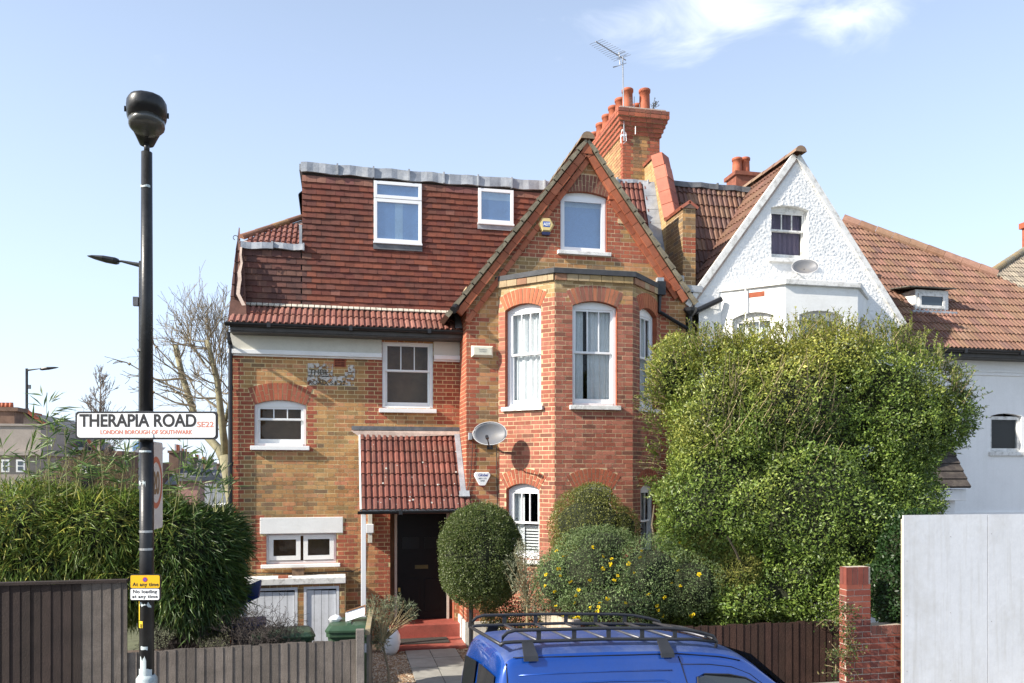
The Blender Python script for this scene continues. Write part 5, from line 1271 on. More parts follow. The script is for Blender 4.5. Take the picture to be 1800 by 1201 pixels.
t = thing('garden_wall', 'low red brick wall with brick-on-edge coping between pier and white hoarding', 'wall', P(1570, 1240, YP))
PW = Pieces(t, 'brick', M_BR2, 300, 'brickwork'); zWl = V(Fp, 1570, 1099)
m = MB(); m.box(xq1+.004, xw1, YP+.002, YP+.215, 0, zWl-.003); wb = m.build('core', M_MO2, t)
bricks(PW, Fp, (xq1+.004, xw1), (.1, zWl-.112), [], [], lambda *k: pick(NB), wb, course=.075, st=.215, stretcher=True, proud=.004, back=-.01)
u = xq1+.012
while u+.065 < xw1: PW.prism(Fp, [(u, zWl-.105), (u+.065, zWl-.105), (u+.065, zWl), (u, zWl)], -.01, .006, jit((.20, .075, .055), .2), wb); u += .075
PW.finish()
# white painted hoarding boards
M_SB_ = mat('dark_joint', (.04, .04, .04), .9, .1); YH = 8.6; Fh = Fr((0, YH, 0), (1, 0, 0)); zH = V(Fh, 1660, 905)
M_HOARD = mat('white_painted_ply', (.66, .67, .69), .5, .05, 1.2, .5, 18, dirt=.5, dirtcol=(.44, .42, .38), dscale=.9, streak=.45)
t = thing('hoarding', 'tall white painted plywood hoarding at the right edge in front of the brick wall', 'hoarding', P(1660, 1240, YH))
x = U(Fh, 1588, 1050); n = 0
for k in range(4):
    wd = U(Fh, 1737, 1050)-U(Fh, 1588, 1050); mb = MB(); mb.fbox(Fh, x, x+wd-.010, .15, zH-(.0 if k < 1 else .004), -.018, .0)
    pn = mb.build('panel', M_HOARD, t); s = MB()
    for z in (.6, 1.5, 2.3):
        for xx in (x+.05, x+wd*.55):
            zz_ = z+random.uniform(-.2, .2); s.tube([Fh.p(xx, zz_, .0), Fh.p(xx, zz_, .002)], .004, 6)
    s.build('screw_head', mat('rust', (.10, .06, .04), .8, .2), pn); x += wd
m = MB(); x = U(Fh, 1588, 1050)
for k in range(3): m.box(x+(k+1)*wd-.03, x+(k+1)*wd+.02, YH+.0181, YH+.0199, .15, zH-.02)
m.build('joint_strip', M_SB_, t); m = MB(); x = U(Fh, 1588, 1050)
for k in range(5): m.box(x+k*1.2+.02, x+k*1.2+.07, YH+.02, YH+.07, .1, zH-.05)
m.build('stud', M_WP, t)

# ============================================================ lamp column with signs
DL = 8.0
pc_ = PD(258, 1400, DL); LX, LY = pc_.x, pc_.y
LC = thing('lamp_column', 'tall black lamp column with a dark lantern on top and peeling paint near its base', 'street lamp', (LX, LY, .12))
M_LAMP = mat('black_column_paint', (.016, .016, .017), .38, .2, 5, .3, 40, dirt=.15, dirtcol=(.10, .11, .11), dscale=5)
def zl(py): return CH+(830-py)/FPX*DL
m = MB()
m.tube([(LX, LY, zl(778)), (LX, LY, zl(268))], [.062, .052], 20); m.tube([(LX, LY, zl(1188)), (LX, LY, zl(778))], [.07, .066], 20)
m.tube([(LX, LY, zl(270)), (LX, LY, zl(248))], [.028, .026], 12)
m.build('pole', M_LAMP, LC, smooth=True).data.polygons.foreach_set('use_smooth', [len(p.vertices) == 4 for p in []] or [True]*len(m.f))
m = MB(); m.tube([(LX, LY, .1), (LX, LY, zl(1192)), (LX, LY, zl(1186))], [.10, .10, .075], 20); m.build('base', mat('pale_blue_grey_paint', (.42, .48, .48), .5, .1, 6, .4, 50, dirt=.6, dirtcol=(.05, .05, .05), dscale=6), LC, smooth=True)
M_PEEL = mat('pale_undercoat', (.50, .56, .56), .6, .1, 10)
def sleeve(z0, z1, a0, a1, r, mt, name='paint_patch', par=LC, n=8, jag=.0):
    mb = MB(); rows = []
    for k in range(n+1):
        a = a0+(a1-a0)*k/n; rows.append(((LX+r*math.sin(a), LY-r*math.cos(a), z0+random.uniform(0, jag)), (LX+r*math.sin(a), LY-r*math.cos(a), z1-random.uniform(0, jag))))
    for p, q in zip(rows, rows[1:]): mb.face([p[0], q[0], q[1], p[1]])
    return mb.build(name, mt, par)
ROT = -.46  # faces the camera
def sl(y0, y1, a0, a1, mt=M_PEEL, jag=.01, name='paint_patch', dr=.0006):
    z1, z0 = zl(y0), zl(y1); r = (.0705 if (y0+y1)/2 > 778 else .055)+dr; return sleeve(z0, z1, ROT+a0, ROT+a1, r, mt, name, jag=jag)
sl(326, 333, -1.2, 1.3, jag=.02); sl(840, 856, -.7, .5, jag=.05); sl(792, 796, -1.3, 1.3, jag=.004)
sl(1056, 1068, -.5, 1.3, jag=.05); sl(1133, 1141, -.2, .8, jag=.01); sl(1150, 1200, -.3, .6, jag=.06); sl(1172, 1196, -1.3, 1.4, jag=.02)
for y in (934, 965): sl(y-2, y+2, -1.5, 1.5, mat('steel_band', (.5, .5, .5), .35, .1, metal=.9), 0, 'fixing_band', .002)
# small yellow labels
M_YEL = mat('yellow_sticker', (.72, .50, .03), .5, .05); M_TXT = mat('black_print', (.015, .015, .018), .6, 0)
sl(1056, 1089, -1.4, -.45, M_YEL, .0, 'yellow_label', .001); s_ = sl(1090, 1102, -1.45, .12, M_YEL, .0, 'number_label', .001)
Fst = Fr((LX+.0725*math.sin(ROT-.45), LY-.0725*math.cos(ROT-.45), 0), (math.cos(ROT-.35), math.sin(ROT-.35), 0))
text('0', .052, Fst, -.035, zl(1101)+.002, .004, M_TXT, s_, bold=.001); text('1', .052, Fst, .024, zl(1101)+.002, .004, M_TXT, s_, bold=.002)
# lantern: points towards the road, tilted up a little
_l = math.hypot(LX, LY); FLn = Fr((LX, LY, zl(256)), (LY/_l, -LX/_l, 0))
def ring(s, wdt, z0, z1, n=20):
    r = []; wdt *= .93
    for k in range(n):
        a = 2*math.pi*k/n; x = wdt/2*(abs(math.cos(a))**.6)*(1 if math.cos(a) >= 0 else -1); zc = (z0+z1)/2; z = zc+(z1-z0)/2*(abs(math.sin(a))**.7)*(1 if math.sin(a) >= 0 else -1)
        r.append(FLn.p(x, z, s))
    return r
m = MB(); m.loft([ring(-.07, .12, .01, .07), ring(-.04, .16, -.005, .12), ring(.06, .25, .03, .22), ring(.16, .34, .06, .30), ring(.27, .395, .09, .345), ring(.37, .39, .11, .355), ring(.45, .33, .15, .345), ring(.50, .22, .19, .33), ring(.52, .10, .22, .30)])
ln = m.build('lantern', M_LAMP, LC, smooth=True)
m = MB(); m.loft([[FLn.p(wd/2*math.cos(a), dz_+.22*.18*math.sin(a)*k_, s+.18*math.sin(a)*k_) for a in [2*math.pi*k/20 for k in range(20)]] for wd, s, dz_, k_ in ((.33, .29, .12, .95), (.325, .29, .075, .92), (.28, .29, .055, .8), (.14, .29, .043, .4))])
m.build('bowl', mat('smoky_bowl', (.07, .07, .065), .25, .2, 6, spec=.6), ln, smooth=True)
m = MB()
for sx in (-1, 1): m.tube([FLn.p(sx*.175, .21, .30), FLn.p(sx*.198, .21, .30)], .026, 10)
m.build('hinge', M_LAMP, ln)

def plate(root, name, fr, u0, u1, v0, v1, w0, w1, m, r=.02, parent=None):
    k = 5; pts = []
    for cx_, cy_, a0 in ((u1-r, v1-r, 0), (u0+r, v1-r, 90), (u0+r, v0+r, 180), (u1-r, v0+r, 270)):
        for i in range(k+1): a = math.radians(a0+90*i/k); pts.append((cx_+r*math.cos(a), cy_+r*math.sin(a)))
    mb = MB(); mb.prism(fr, pts, w0, w1); return mb.build(name, m, parent or root)
# street nameplate
M_SIGNW = mat('white_enamel', (.78, .78, .77), .35, .02, 3, dirt=.12, dirtcol=(.5, .48, .42), dscale=4); M_SB = mat('black_enamel', (.015, .015, .018), .4, .0)
M_SR = mat('faded_red_print', (.58, .20, .13), .6, .05)
c0, c1 = PD(132, 748, DL-.12), PD(382, 748, DL-.12); wS = (c1-c0).length
FN = Fr((c0.x, c0.y, 0), (c1.x-c0.x, c1.y-c0.y, 0)); SN = thing('street_nameplate', 'white street nameplate reading THERAPIA ROAD SE22 fixed across the black lamp column', 'sign', (LX, LY-.1, zl(748)))
zt_, zb_ = zl(722)-.02, zl(773)+.02
a0_ = FN.hit(132, 722)[1]; zt0 = FN.hit(257, 724.5)[1]; zb0 = FN.hit(257, 771.5)[1]
bk_ = plate(SN, 'backing', FN, 0, wS, zb0-.006, zt0+.006, -.025, -.004, M_SB, .035)
fc = plate(SN, 'face', FN, .02, wS-.018, zb0+.012, zt0-.012, -.004, .0, M_SIGNW, .03)
pw_ = wS/250.0
text('THERAPIA ROAD', .184, FN, 0, 0, .001, M_TXT, SN, bold=.005, box=(7.5*pw_, 213*pw_, zl(752), zl(729.3)))
text('SE22', .093, FN, 0, 0, .001, M_SR, SN, bold=.0012, box=(214.5*pw_, 243.5*pw_, zl(752.3), zl(742.5)))
text('LONDON BOROUGH OF SOUTHWARK', .066, FN, 0, 0, .001, M_SR, SN, bold=.0016, spacing=1.05, box=(44.5*pw_, 206*pw_, zl(764.5), zl(757)))
m = MB(); m.tube([FN.p(133*pw_, zl(761), .002), FN.p(137*pw_, zl(765), .003), FN.p(137*pw_, zl(770), .003)], .005, 5); m.build('scratch', M_PEEL, SN)
m = MB(); m.box(LX-.08, LX+.08, LY-.1, LY+.06, zl(724)-.03, zl(724)); m.box(LX-.08, LX+.08, LY-.1, LY+.06, zl(770), zl(770)+.03); m.build('bracket', M_LEADD, SN)
# 20 sign, turned almost edge-on to the right of the column
S20 = thing('speed_limit_sign', 'faded square 20 sign seen nearly edge-on behind the lamp column, below the nameplate', 'sign', (LX, LY+.05, zl(850)))
a, b = PD(262, 850, 8.05), PD(286, 850, 8.62)
dd = Vector((b.x-a.x, b.y-a.y, 0)); F20 = Fr((a.x, a.y, 0), dd); L20 = dd.length
z1_, z0_ = F20.hit(268, 776)[1], F20.hit(268, 932)[1]
plate(S20, 'plate', F20, -.02, L20, z0_, z1_, -.012, 0, mat('faded_white_plate', (.62, .58, .54), .5, .05, dirt=.2, dirtcol=(.45, .38, .33), dscale=4), .04)
R_ = L20*.47; zc_ = (z0_+z1_)/2+.03; uc_ = L20*.49
mb = MB(); n = 40
for k in range(n):
    a0, a1 = 2*math.pi*k/n, 2*math.pi*(k+1)/n; ro, ri = R_*1.0, R_*.78
    mb.face([F20.p(uc_+ri*math.cos(a0), zc_+ri*math.sin(a0), .002), F20.p(uc_+ro*math.cos(a0), zc_+ro*math.sin(a0), .002), F20.p(uc_+ro*math.cos(a1), zc_+ro*math.sin(a1), .002), F20.p(uc_+ri*math.cos(a1), zc_+ri*math.sin(a1), .002)])
mb.build('red_ring', mat('faded_red', (.50, .14, .08), .6, .05), S20)
text('20', R_*1.15, F20, uc_, zc_-R_*.40, .002, mat('faded_brown_print', (.24, .15, .08), .6, .05), S20, xs=.95, bold=.012)
# parking restriction plate
SP = thing('parking_sign', 'small yellow and white parking restriction plate low on the lamp column', 'sign', (LX, LY-.1, zl(1033)))
a, b = PD(228, 1033, DL-.1), PD(282, 1033, DL-.1); Fp_ = Fr((a.x, a.y, 0), (b.x-a.x, b.y-a.y, 0)); wp = (b-a).length; k = wp/54
zA_, zM_, zB_ = Fp_.hit(255, 1010)[1], Fp_.hit(255, 1034.5)[1], Fp_.hit(255, 1056)[1]
plate(SP, 'backing', Fp_, 0, wp, zB_, zA_, -.02, -.003, M_SB, .02)
plate(SP, 'yellow_panel', Fp_, .008, wp-.008, zM_+.004, zA_-.008, -.003, 0, mat('yellow_enamel', (.72, .42, .01), .4, .03), .015)
plate(SP, 'white_panel', Fp_, .008, wp-.012, zB_+.008, zM_-.004, -.003, 0, M_SIGNW, .015)
mb = MB(); zc_ = Fp_.hit(255, 1019)[1]; uc_ = wp/2
def disc(mb, fr, u, v, w, r, n=20, r0=0):
    mb.face([fr.p(u+r*math.cos(2*math.pi*i/n), v+r*math.sin(2*math.pi*i/n), w) for i in range(n)])
disc(mb, Fp_, uc_, zc_, .001, 4.4*k); mb.build('red_ring', mat('sign_red', (.5, .03, .03), .5, 0), SP)
mb = MB(); disc(mb, Fp_, uc_, zc_, .0018, 3.3*k); mb.build('blue_disc', mat('sign_blue', (.03, .08, .45), .5, 0), SP)
mb = MB(); r_ = 3.4*k; mb.face([Fp_.p(uc_-r_*.8, zc_+r_*.6, .0026), Fp_.p(uc_+r_*.6, zc_-r_*.8, .0026), Fp_.p(uc_+r_*.8, zc_-r_*.6, .0026), Fp_.p(uc_-r_*.6, zc_+r_*.8, .0026)][::1]); mb.build('red_bar', mat('sign_red'), SP)
text('At any time', .062, Fp_, 0, 0, .001, M_TXT, SP, bold=.001, spacing=1.10, box=(5*k, 50.5*k, Fp_.hit(255, 1032.6)[1], Fp_.hit(255, 1024)[1]))
text('No loading', .060, Fp_, 0, 0, .001, M_TXT, SP, bold=.001, spacing=1.10, box=(6*k, 48*k, Fp_.hit(255, 1045)[1], Fp_.hit(255, 1036.7)[1]))
text('at any time', .060, Fp_, 0, 0, .001, M_TXT, SP, bold=.001, spacing=1.10, box=(4.5*k, 49*k, Fp_.hit(255, 1053.3)[1], Fp_.hit(255, 1046)[1]))

# ============================================================ two lamp columns further off
def led_lamp(label, px, ptop, d, headpx, headpy, r):
    b = PD(px, ptop, d); g = hgt(b.x, b.y); t = thing('street_lamp', label, 'street lamp', (b.x, b.y, g))
    m = MB(); m.tube([(b.x, b.y, g), (b.x, b.y, g+1.3), (b.x, b.y, g+1.31), (b.x, b.y, b.z)], [r*1.3, r*1.3, r, r*.85], 12); m.build('pole', M_LAMP, t, smooth=True)
    h = PD(headpx, headpy, d); e = b+Vector((0, 0, -.1)); mid = e.lerp(h, .5) if abs(h.x-e.x) > 0 else e
    n1 = e.lerp(h, .38); m = MB(); m.tube([e, n1+Vector((0, 0, .02)), n1.lerp(h, .15)], [r*.7, r*.33, r*.33], 8); m.build('arm', M_LAMP, t)
    Fq_ = Fr(n1, (h-n1)); Lq = (h-n1).length; up_ = Fq_.V
    m = MB(); m.loft([[n1+(h-n1)*s+Fq_.N*(wd*c_)+Vector((0, 0, hh*s_)) for c_, s_ in [(math.cos(2*math.pi*k/12), math.sin(2*math.pi*k/12)) for k in range(12)]] for s, wd, hh in ((0.1, .06, .07), (.2, .12, .09), (.5, .17, .085), (.85, .15, .045), (1.0, .08, .015))])
    m.build('lamp_head', M_LAMP, t)
    m = MB(); q = e+Vector((0, 0, -.9)); s = 1 if h.x > b.x else -1
    m.tube([q, q+Vector((s*.18, 0, .02))], .02, 6); m.box(q.x+s*.14-.06, q.x+s*.14+.06, q.y-.06, q.y+.06, q.z-.12, q.z+.1); m.build('sensor_box', M_LEADD, t)
    m = MB()
    for z in (2.2, 4.3): m.tube([(b.x, b.y, b.z-z), (b.x, b.y, b.z-z-.06)], r*1.35, 12)
    m.build('band', M_LEADD, t)
led_lamp('street lamp whose arm points left, standing directly behind the black lamp column', 249.5, 460, 20, 156, 451, .088)
led_lamp('distant street lamp with its arm pointing right, at the left edge above the beige building', 47, 648, 44, 102, 646, .08)
# ============================================================ fittings on the houses
M_DISH = mat('grey_dish', (.145, .15, .165), .5, .06, 4, .2, 30, dirt=.25, dirtcol=(.25, .2, .12), dscale=5)
def dish(label, c, aim, rx, ry, name='satellite_dish', arm=True, mesh=None):
    t = thing(name, label, 'satellite dish', c); aim = Vector(aim).normalized(); U_ = Vector((0, 0, 1)).cross(aim).normalized(); V_ = aim.cross(U_)
    mb = MB(); n, k = 28, 6; rings = []
    for j in range(k+1):
        s = j/k; rings.append([c + U_*rx*s*math.cos(a) + V_*ry*s*math.sin(a) + aim*.09*s*s for a in [2*math.pi*i/n for i in range(n)]])
    rings[0] = [c + U_*.002*math.cos(a) + V_*.002*math.sin(a) for a in [2*math.pi*i/n for i in range(n)]]
    rings += [[p - aim*.012 for p in r] for r in rings[::-1]]
    mb.loft(rings, cap=False); mb.build('reflector', M_DISH, t, smooth=True)
    rim = MB(); rr = [c + U_*rx*math.cos(a) + V_*ry*math.sin(a) + aim*.085 for a in [2*math.pi*i/n for i in range(n+1)]]
    rim.tube(rr, .007, 5, cap=False); rim.build('rim', mat('pale_rim', (.5, .5, .5), .4, 0), t)
    return t, U_, V_, aim
pd = P(862, 765, YG-.38)
t, U_, V_, aim = dish('grey oval satellite dish on the brick wall above the white triangular alarm box', pd, (-.28, -.93, .30), .285, .205)
arm = MB(); tip = pd-V_*.14+aim*.42+U_*.0; arm.tube([pd-V_*.20, pd-V_*.24+aim*.12, tip-V_*.06], .011, 6); arm.build('arm', M_BLACK, t)
m = MB(); m.tube([tip-V_*.06-aim*.02, tip-V_*.06+aim*.07], .028, 10); m.build('receiver_head', M_BLACK, t)
m = MB(); wp_ = Vector((pd.x+.06, YG, pd.z-.14)); m.tube([pd-aim*.02, Vector((wp_.x, YG-.12, wp_.z)), wp_], .018, 8); m.box(wp_.x-.05, wp_.x+.05, YG-.02, YG-.001, wp_.z-.09, wp_.z+.09); m.build('wall_bracket', M_BLACK, t)
# small bracket box at the dish's left
q = P(829, 768, YG-.06); t = thing('junction_box', 'small grey metal bracket on the brick corner left of the satellite dish', 'bracket', q)
m = MB(); m.box(q.x-.05, q.x-.0, YG-.1, YG-.001, q.z-.05, q.z+.07); m.build('clamp', M_LEAD, t); m = MB(); m.box(q.x+.0001, q.x+.05, YG-.08, YG-.001, q.z-.03, q.z+.03); m.build('plate', M_LEAD, t)
# dish on the white bay
pd = P(1414, 474, YG-.25); t, *_ = dish('pale grey satellite dish lying low on top of the white bay under the gable window', pd, (-.35, -.8, .42), .235, .17)
m = MB(); m.tube([pd, Vector((pd.x, YG, pd.z))], .015, 6); m.build('wall_bracket', M_BLACK, t)
# hexagonal yellow alarm box
q = P(961, 396, YG-.1); FA = Fr((q.x, YG, q.z), (1, 0, 0)); t = thing('alarm_box', 'yellow hexagonal ADT alarm box with a blue foot on the gable', 'alarm box', (q.x, YG, q.z))
def hexa(rx, ry): return [(rx*x, ry*y) for x, y in ((-1, 0), (-.5, -1), (.5, -1), (1, 0), (.5, 1), (-.5, 1))]
M_YB = mat('cream_yellow_plastic', (.72, .55, .24), .4, .02)
m = MB(); m.loft([[FA.p(u, v+.02, w) for u, v in hexa(.15, .125)] if w < .05 else [FA.p(u, v+.02, w) for u, v in hexa(.115, .10)] for w in (0, .045, .085)]); m.build('cover', M_YB, t)
m = MB(); m.loft([[FA.p(x, z, w) for x, z in ((-.075, -.11), (-.06, -.16), (.06, -.16), (.075, -.11))] for w in (0.001, .08)]); m.build('lamp_foot', mat('navy_plastic', (.02, .025, .08), .3, 0), t)
m = MB(); m.fbox(FA, -.062, .062, -.025, .07, .0851, .087); b_ = m.build('blue_panel', mat('adt_blue', (.05, .12, .42), .5, 0), t)
text('ADT', .072, FA, .004, -.003, .089, M_UPVC, t, bold=.003, xs=.85, shear=.15, spacing=.92)
# white sloping alarm box
q = P(848, 618, YG-.05); FA = Fr((q.x, YG, q.z), (1, 0, 0)); t = thing('alarm_box', 'cream oblong alarm box on the brickwork left of the upper bay windows', 'alarm box', (q.x, YG, q.z))
m = MB(); m.loft([[FA.p(u, v, w) for u, v in ((-a, -b), (a, -b), (a, b), (-a, b))] for a, b, w in ((.19, .10, 0.001), (.19, .10, .03), (.155, .065, .10))]); m.build('cover', mat('cream_plastic', (.66, .64, .52), .4, .04, dirt=.3, dirtcol=(.3, .27, .15), dscale=10), t)
text('Southern', .042, FA, 0, .014, .1012, mat('grey_print', (.30, .30, .28), .6, 0), t, xs=.95); text('SECURITY', .026, FA, .0, -.018, .1012, mat('grey_print'), t, xs=1.1)
# triangular white alarm box
q = P(848, 842, YG-.05); FA = Fr((q.x, YG, q.z), (1, 0, 0)); t = thing('alarm_box', 'white rounded-triangle alarm box lettered Global below the satellite dish', 'alarm box', (q.x, YG, q.z))
tri = [(-.115, .115), (-.14, .085), (-.14, .05), (-.055, -.105), (-.03, -.125), (.03, -.125), (.055, -.105), (.14, .05), (.14, .085), (.115, .115)]
m = MB(); m.loft([[FA.p(u*s, v*s, w) for u, v in tri] for s, w in ((1, .001), (1, .045), (.93, .065))]); m.build('cover', M_UPVC, t)
m = MB(); m.fbox(FA, -.045, .045, -.135, -.112, .02, .07); m.build('lamp_foot', mat('dark_red_plastic', (.12, .02, .02), .3, 0), t)
text('Global', .068, FA, .005, .045, .0655, mat('navy_print', (.04, .05, .25), .5, 0), t, xs=.95, shear=.2, bold=.001)
text('0871 575', .035, FA, 0, -.005, .0655, M_TXT, t, xs=1.05); text('0700', .035, FA, 0, -.045, .0655, M_TXT, t, xs=1.05)

# television aerials on the chimney
t = thing('tv_aerial', 'tall thin television aerial on a mast strapped to the brick chimney', 'aerial', P(1097, 246, YC0-.05))
M_AL = mat('dull_aluminium', (.36, .37, .38), .4, .1, metal=.7); ya = YC0-.09
def A(x, y, dy=0): return P(x, y, ya+dy)
m = MB(); m.tube([A(1097, 248), A(1096, 180), A(1094.5, 100)], .014, 6); m.build('mast', M_AL, t)
b0, b1 = A(1047, 73, -.25), A(1100, 106, .1); m = MB(); m.tube([b0, b1], .011, 5); m.build('boom', M_AL, t)
for i in range(12):
    c = b0.lerp(b1, .02+i*.078); s = Vector((.12, -.06, .035))*(1+.03*i); m = MB(); m.tube([c-s, c+s], .004, 4); m.build('element', M_AL, t)
m = MB()
for (x0, y0, x1, y1) in ((1083, 97, 1099, 90), (1084, 104, 1101, 97), (1077, 118, 1086, 116), (1078, 119, 1101, 111)): m.tube([A(x0, y0), A(x1, y1)], .006, 4)
m.tube([A(1088, 92), A(1090, 115)], .012, 5); m.build('reflector', M_AL, t)
m = MB(); m.tube([A(1092, 252), A(1091, 240), A(1094, 228), A(1100, 234), A(1101, 248), A(1096, 252)], .009, 5); m.box(A(1097, 238).x-.05, A(1097, 238).x+.05, ya-.01, YC0-.03, A(1097, 238).z-.02, A(1097, 238).z+.02); m.build('bracket', M_UPVC, t)
m = MB(); m.tube([A(1106, 214), A(1110, 205), A(1117, 215), A(1117, 236)], .006, 4); m.build('cable', M_AL, t)
t = thing('small_aerial', 'small grille aerial standing between the two front chimney pots', 'aerial', P(1116, 192, YC0+.1))
m = MB(); y_ = YC0-.02; m.tube([P(1115, 196, y_), P(1115, 170, y_)], .009, 5); m.build('mast', M_AL, t)
for i in range(9): m = MB(); c = P(1108+i*.3, 172+i*2.6, y_); m.tube([c-Vector((.03+.006*i, 0, 0)), c+Vector((.03+.006*i, 0, 0))], .004, 4); m.build('element', M_AL, t)
m = MB(); m.tube([P(1104, 190, y_), P(1114, 188, y_)], .012, 5); m.tube([P(1116, 191, y_), P(1125, 192, y_), P(1124, 184, y_)], .010, 5); m.build('reflector', M_AL, t)
# weeds on top of the stack and the hook at the hip's foot
t = thing('chimney_weed', 'dry weed growing on the right corner of the chimney top', 'weed', P(1150, 194, YC0+.1)); m = MB(); random.seed(3)
for i in range(9):
    a = P(1148, 194, YC0+.1); b = a+Vector((random.uniform(-.04, .16), random.uniform(-.05, .05), random.uniform(.08, .28))); m.tube([a, a.lerp(b, .5)+Vector((-.01, 0, .02)), b], .0035, 4)
    for j in range(3): q = a.lerp(b, .5+.17*j); m.tube([q, q+Vector((random.uniform(-.03, .03), 0, .03))], .005, 4)
m.build('stems', mat('dry_stem', (.13, .11, .07), .9, .2), t)
t = thing('hip_hook', 'curled iron hip hook at the left corner of the roof', 'hook', P(418, 424, YD-.2)); m = MB(); c = P(414, 418, YD-.2)
m.tube([P(421, 428, YD-.2)]+[c+Vector((.04*math.cos(a), 0, .04*math.sin(a))) for a in [-.4+i*.6 for i in range(9)]], .008, 5); m.build('iron', M_LEADD, t)

# ============================================================ bins and garden clutter
M_BIN = mat('green_bin_plastic', (.028, .065, .034), .45, .12, 4, .3, 60, dirt=.3, dirtcol=(.10, .13, .09), dscale=4)
M_BINB = mat('blue_bin_plastic', (.010, .022, .10), .45, .12, 4, .3, 60)
def bin_(label, x, y, rot, M_, H=1.04, lidopen=False, w=.58, dp=.68):
    t = thing('wheelie_bin', label, 'wheelie bin', (x, y, .19), 'wheelie bins in the front garden'); c, s = math.cos(rot), math.sin(rot)
    T = lambda a, b, z: Vector((x+a*c-b*s, y+a*s+b*c, z))
    def rr(hw, hd, z, r=.05): return [T(px_, py_, z) for px_, py_ in ((-hw+r, -hd), (hw-r, -hd), (hw, -hd+r), (hw, hd-r), (hw-r, hd), (-hw+r, hd), (-hw, hd-r), (-hw, -hd+r))]
    m = MB(); m.loft([rr(w*.36, dp*.34, .25), rr(w*.47, dp*.46, .19+H*.9), rr(w*.5, dp*.5, .19+H*.9), rr(w*.5, dp*.5, .19+H*.96), rr(w*.45, dp*.45, .19+H*.96)]); m.build('body', M_, t)
    if not lidopen:
        m = MB(); m.loft([rr(w*.52, dp*.53, .19+H*.965), rr(w*.52, dp*.53, .19+H*.99), rr(w*.45, dp*.44, .19+H*1.045), rr(w*.30, dp*.30, .19+H*1.06)]); lid = m.build('lid', M_, t)
        m = MB(); m.tube([T(-w*.35, dp*.56, .19+H*.99), T(w*.35, dp*.56, .19+H*.99)], .016, 6); m.build('handle', M_, lid)
        m = MB(); m.loft([rr(.03, dp*.4, .19+H*1.05, .005), rr(.02, dp*.36, .19+H*1.075, .005)]); m.build('lid_rib', M_, lid)
    for sx in (-1, 1): m = MB(); m.tube([T(sx*w*.46, dp*.42, .29), T(sx*w*.36, dp*.42, .29)], .1, 14); m.build('wheel', M_BLACK, t)
    return t, T
q = PD(497, 1118, 10.95); bin_('dark green wheelie bin behind the low fence under the grey shrub', q.x, q.y, .12, M_BIN, H=.80, w=.80, dp=.6)
q = PD(617, 1108, 10.6); tb, T = bin_('green wheelie bin beside the gate post with a white framed tray on its lid', q.x, q.y, -.1, M_BIN, H=.98)
t = thing('framed_tray', 'white tray with a brown wooden rim propped on the right green bin', 'tray', T(0, .05, 1.24)); F_ = Fr(T(-.06, -.1, 1.225), (1, .1, .28), (0, .55, .8))
m = MB(); m.fbox(F_, 0, .26, 0, .13, 0, .012); m.build('panel', M_UPVC, t); m = MB(); m.fbox(F_, 0, .26, .13, .142, -.01, .03); m.fbox(F_, .26, .272, 0, .142, -.01, .03); m.build('frame', mat('brown_wood', (.25, .12, .05), .7, .2), t)
t = thing('plastic_bag', 'crumpled white plastic bag on the green bin lid left of the tray', 'bag', T(-.18, -.05, 1.22)); m = MB(); c = T(-.2, -.05, 1.26); rg = []
for k in range(5):
    ph = math.pi*k/4; rg.append([c+Vector((.09*max(.05, math.sin(ph))*math.cos(a)*random.uniform(.7, 1.2), .06*max(.05, math.sin(ph))*math.sin(a), -.05*math.cos(ph)*random.uniform(.8, 1.2))) for a in [2*math.pi*i/9 for i in range(9)]])
m.loft(rg); m.build('bag', M_UPVC, t)
q = PD(436, 1095, 11.3); t, T = bin_('dark blue wheelie bin with its lid standing open by the left plank door', q.x, q.y, .1, M_BINB, H=.95, lidopen=True, w=.5, dp=.5)
m = MB(); a, b = PD(406, 1070, 11.2), PD(455, 1049, 11.3); m.prism(Fr((a.x, a.y, a.z), (b.x-a.x, b.y-a.y, b.z-a.z), (0, .9, .43)), [(0, 0), ((b-a).length, 0), ((b-a).length, .42), (0, .42)], -.015, .015); m.build('lid', M_BINB, t)
# pot of the little olive
q = PD(686, 1118, 13.1); t = thing('white_pot', 'white rounded planter standing left of the red porch step', 'pot', (q.x, q.y, .2))
m = MB(); m.loft([[(q.x+r*math.cos(a), q.y+r*math.sin(a), z) for a in [2*math.pi*i/18 for i in range(18)]] for r, z in ((.09, .2), (.14, .28), (.17, .40), (.16, .52), (.12, .60), (.11, .60), (.10, .55))], cap=True); m.build('pot', M_UPVC, t, smooth=True)
# wall lamp post / dark pole in front of the plinth
# bicycle handlebar parts behind the van: one bicycle leaning on the bay
def torus(mb, c, U1, U2, R, r, n=28, k=6, mi=0):
    pts = [c+U1*R*math.cos(2*math.pi*i/n)+U2*R*math.sin(2*math.pi*i/n) for i in range(n+1)]; mb.tube(pts, r, k, mi=mi, cap=False)
c0 = P(905, 1102, 12.0); bx, by = c0.x, 12.0; t = thing('bicycle', 'dark bicycle leaning in front of the bay, its handlebar seen above the van', 'bicycle', (bx, by, .2))
zb = c0.z; X1, Z1 = Vector((1, 0, 0)), Vector((0, 0, 1))
for s, nm in ((-.1, 'wheel'), (.95, 'wheel')):
    m = MB(); cc_ = Vector((bx+s, by, .2+.34)); torus(m, cc_, X1, Z1, .32, .018); w_ = m.build(nm, M_BLACK, t)
    m = MB()
    for i in range(14): a = 2*math.pi*i/14; m.tube([cc_, cc_+X1*.31*math.cos(a)+Z1*.31*math.sin(a)], .002, 3)
    m.build('spokes', M_AL, w_)
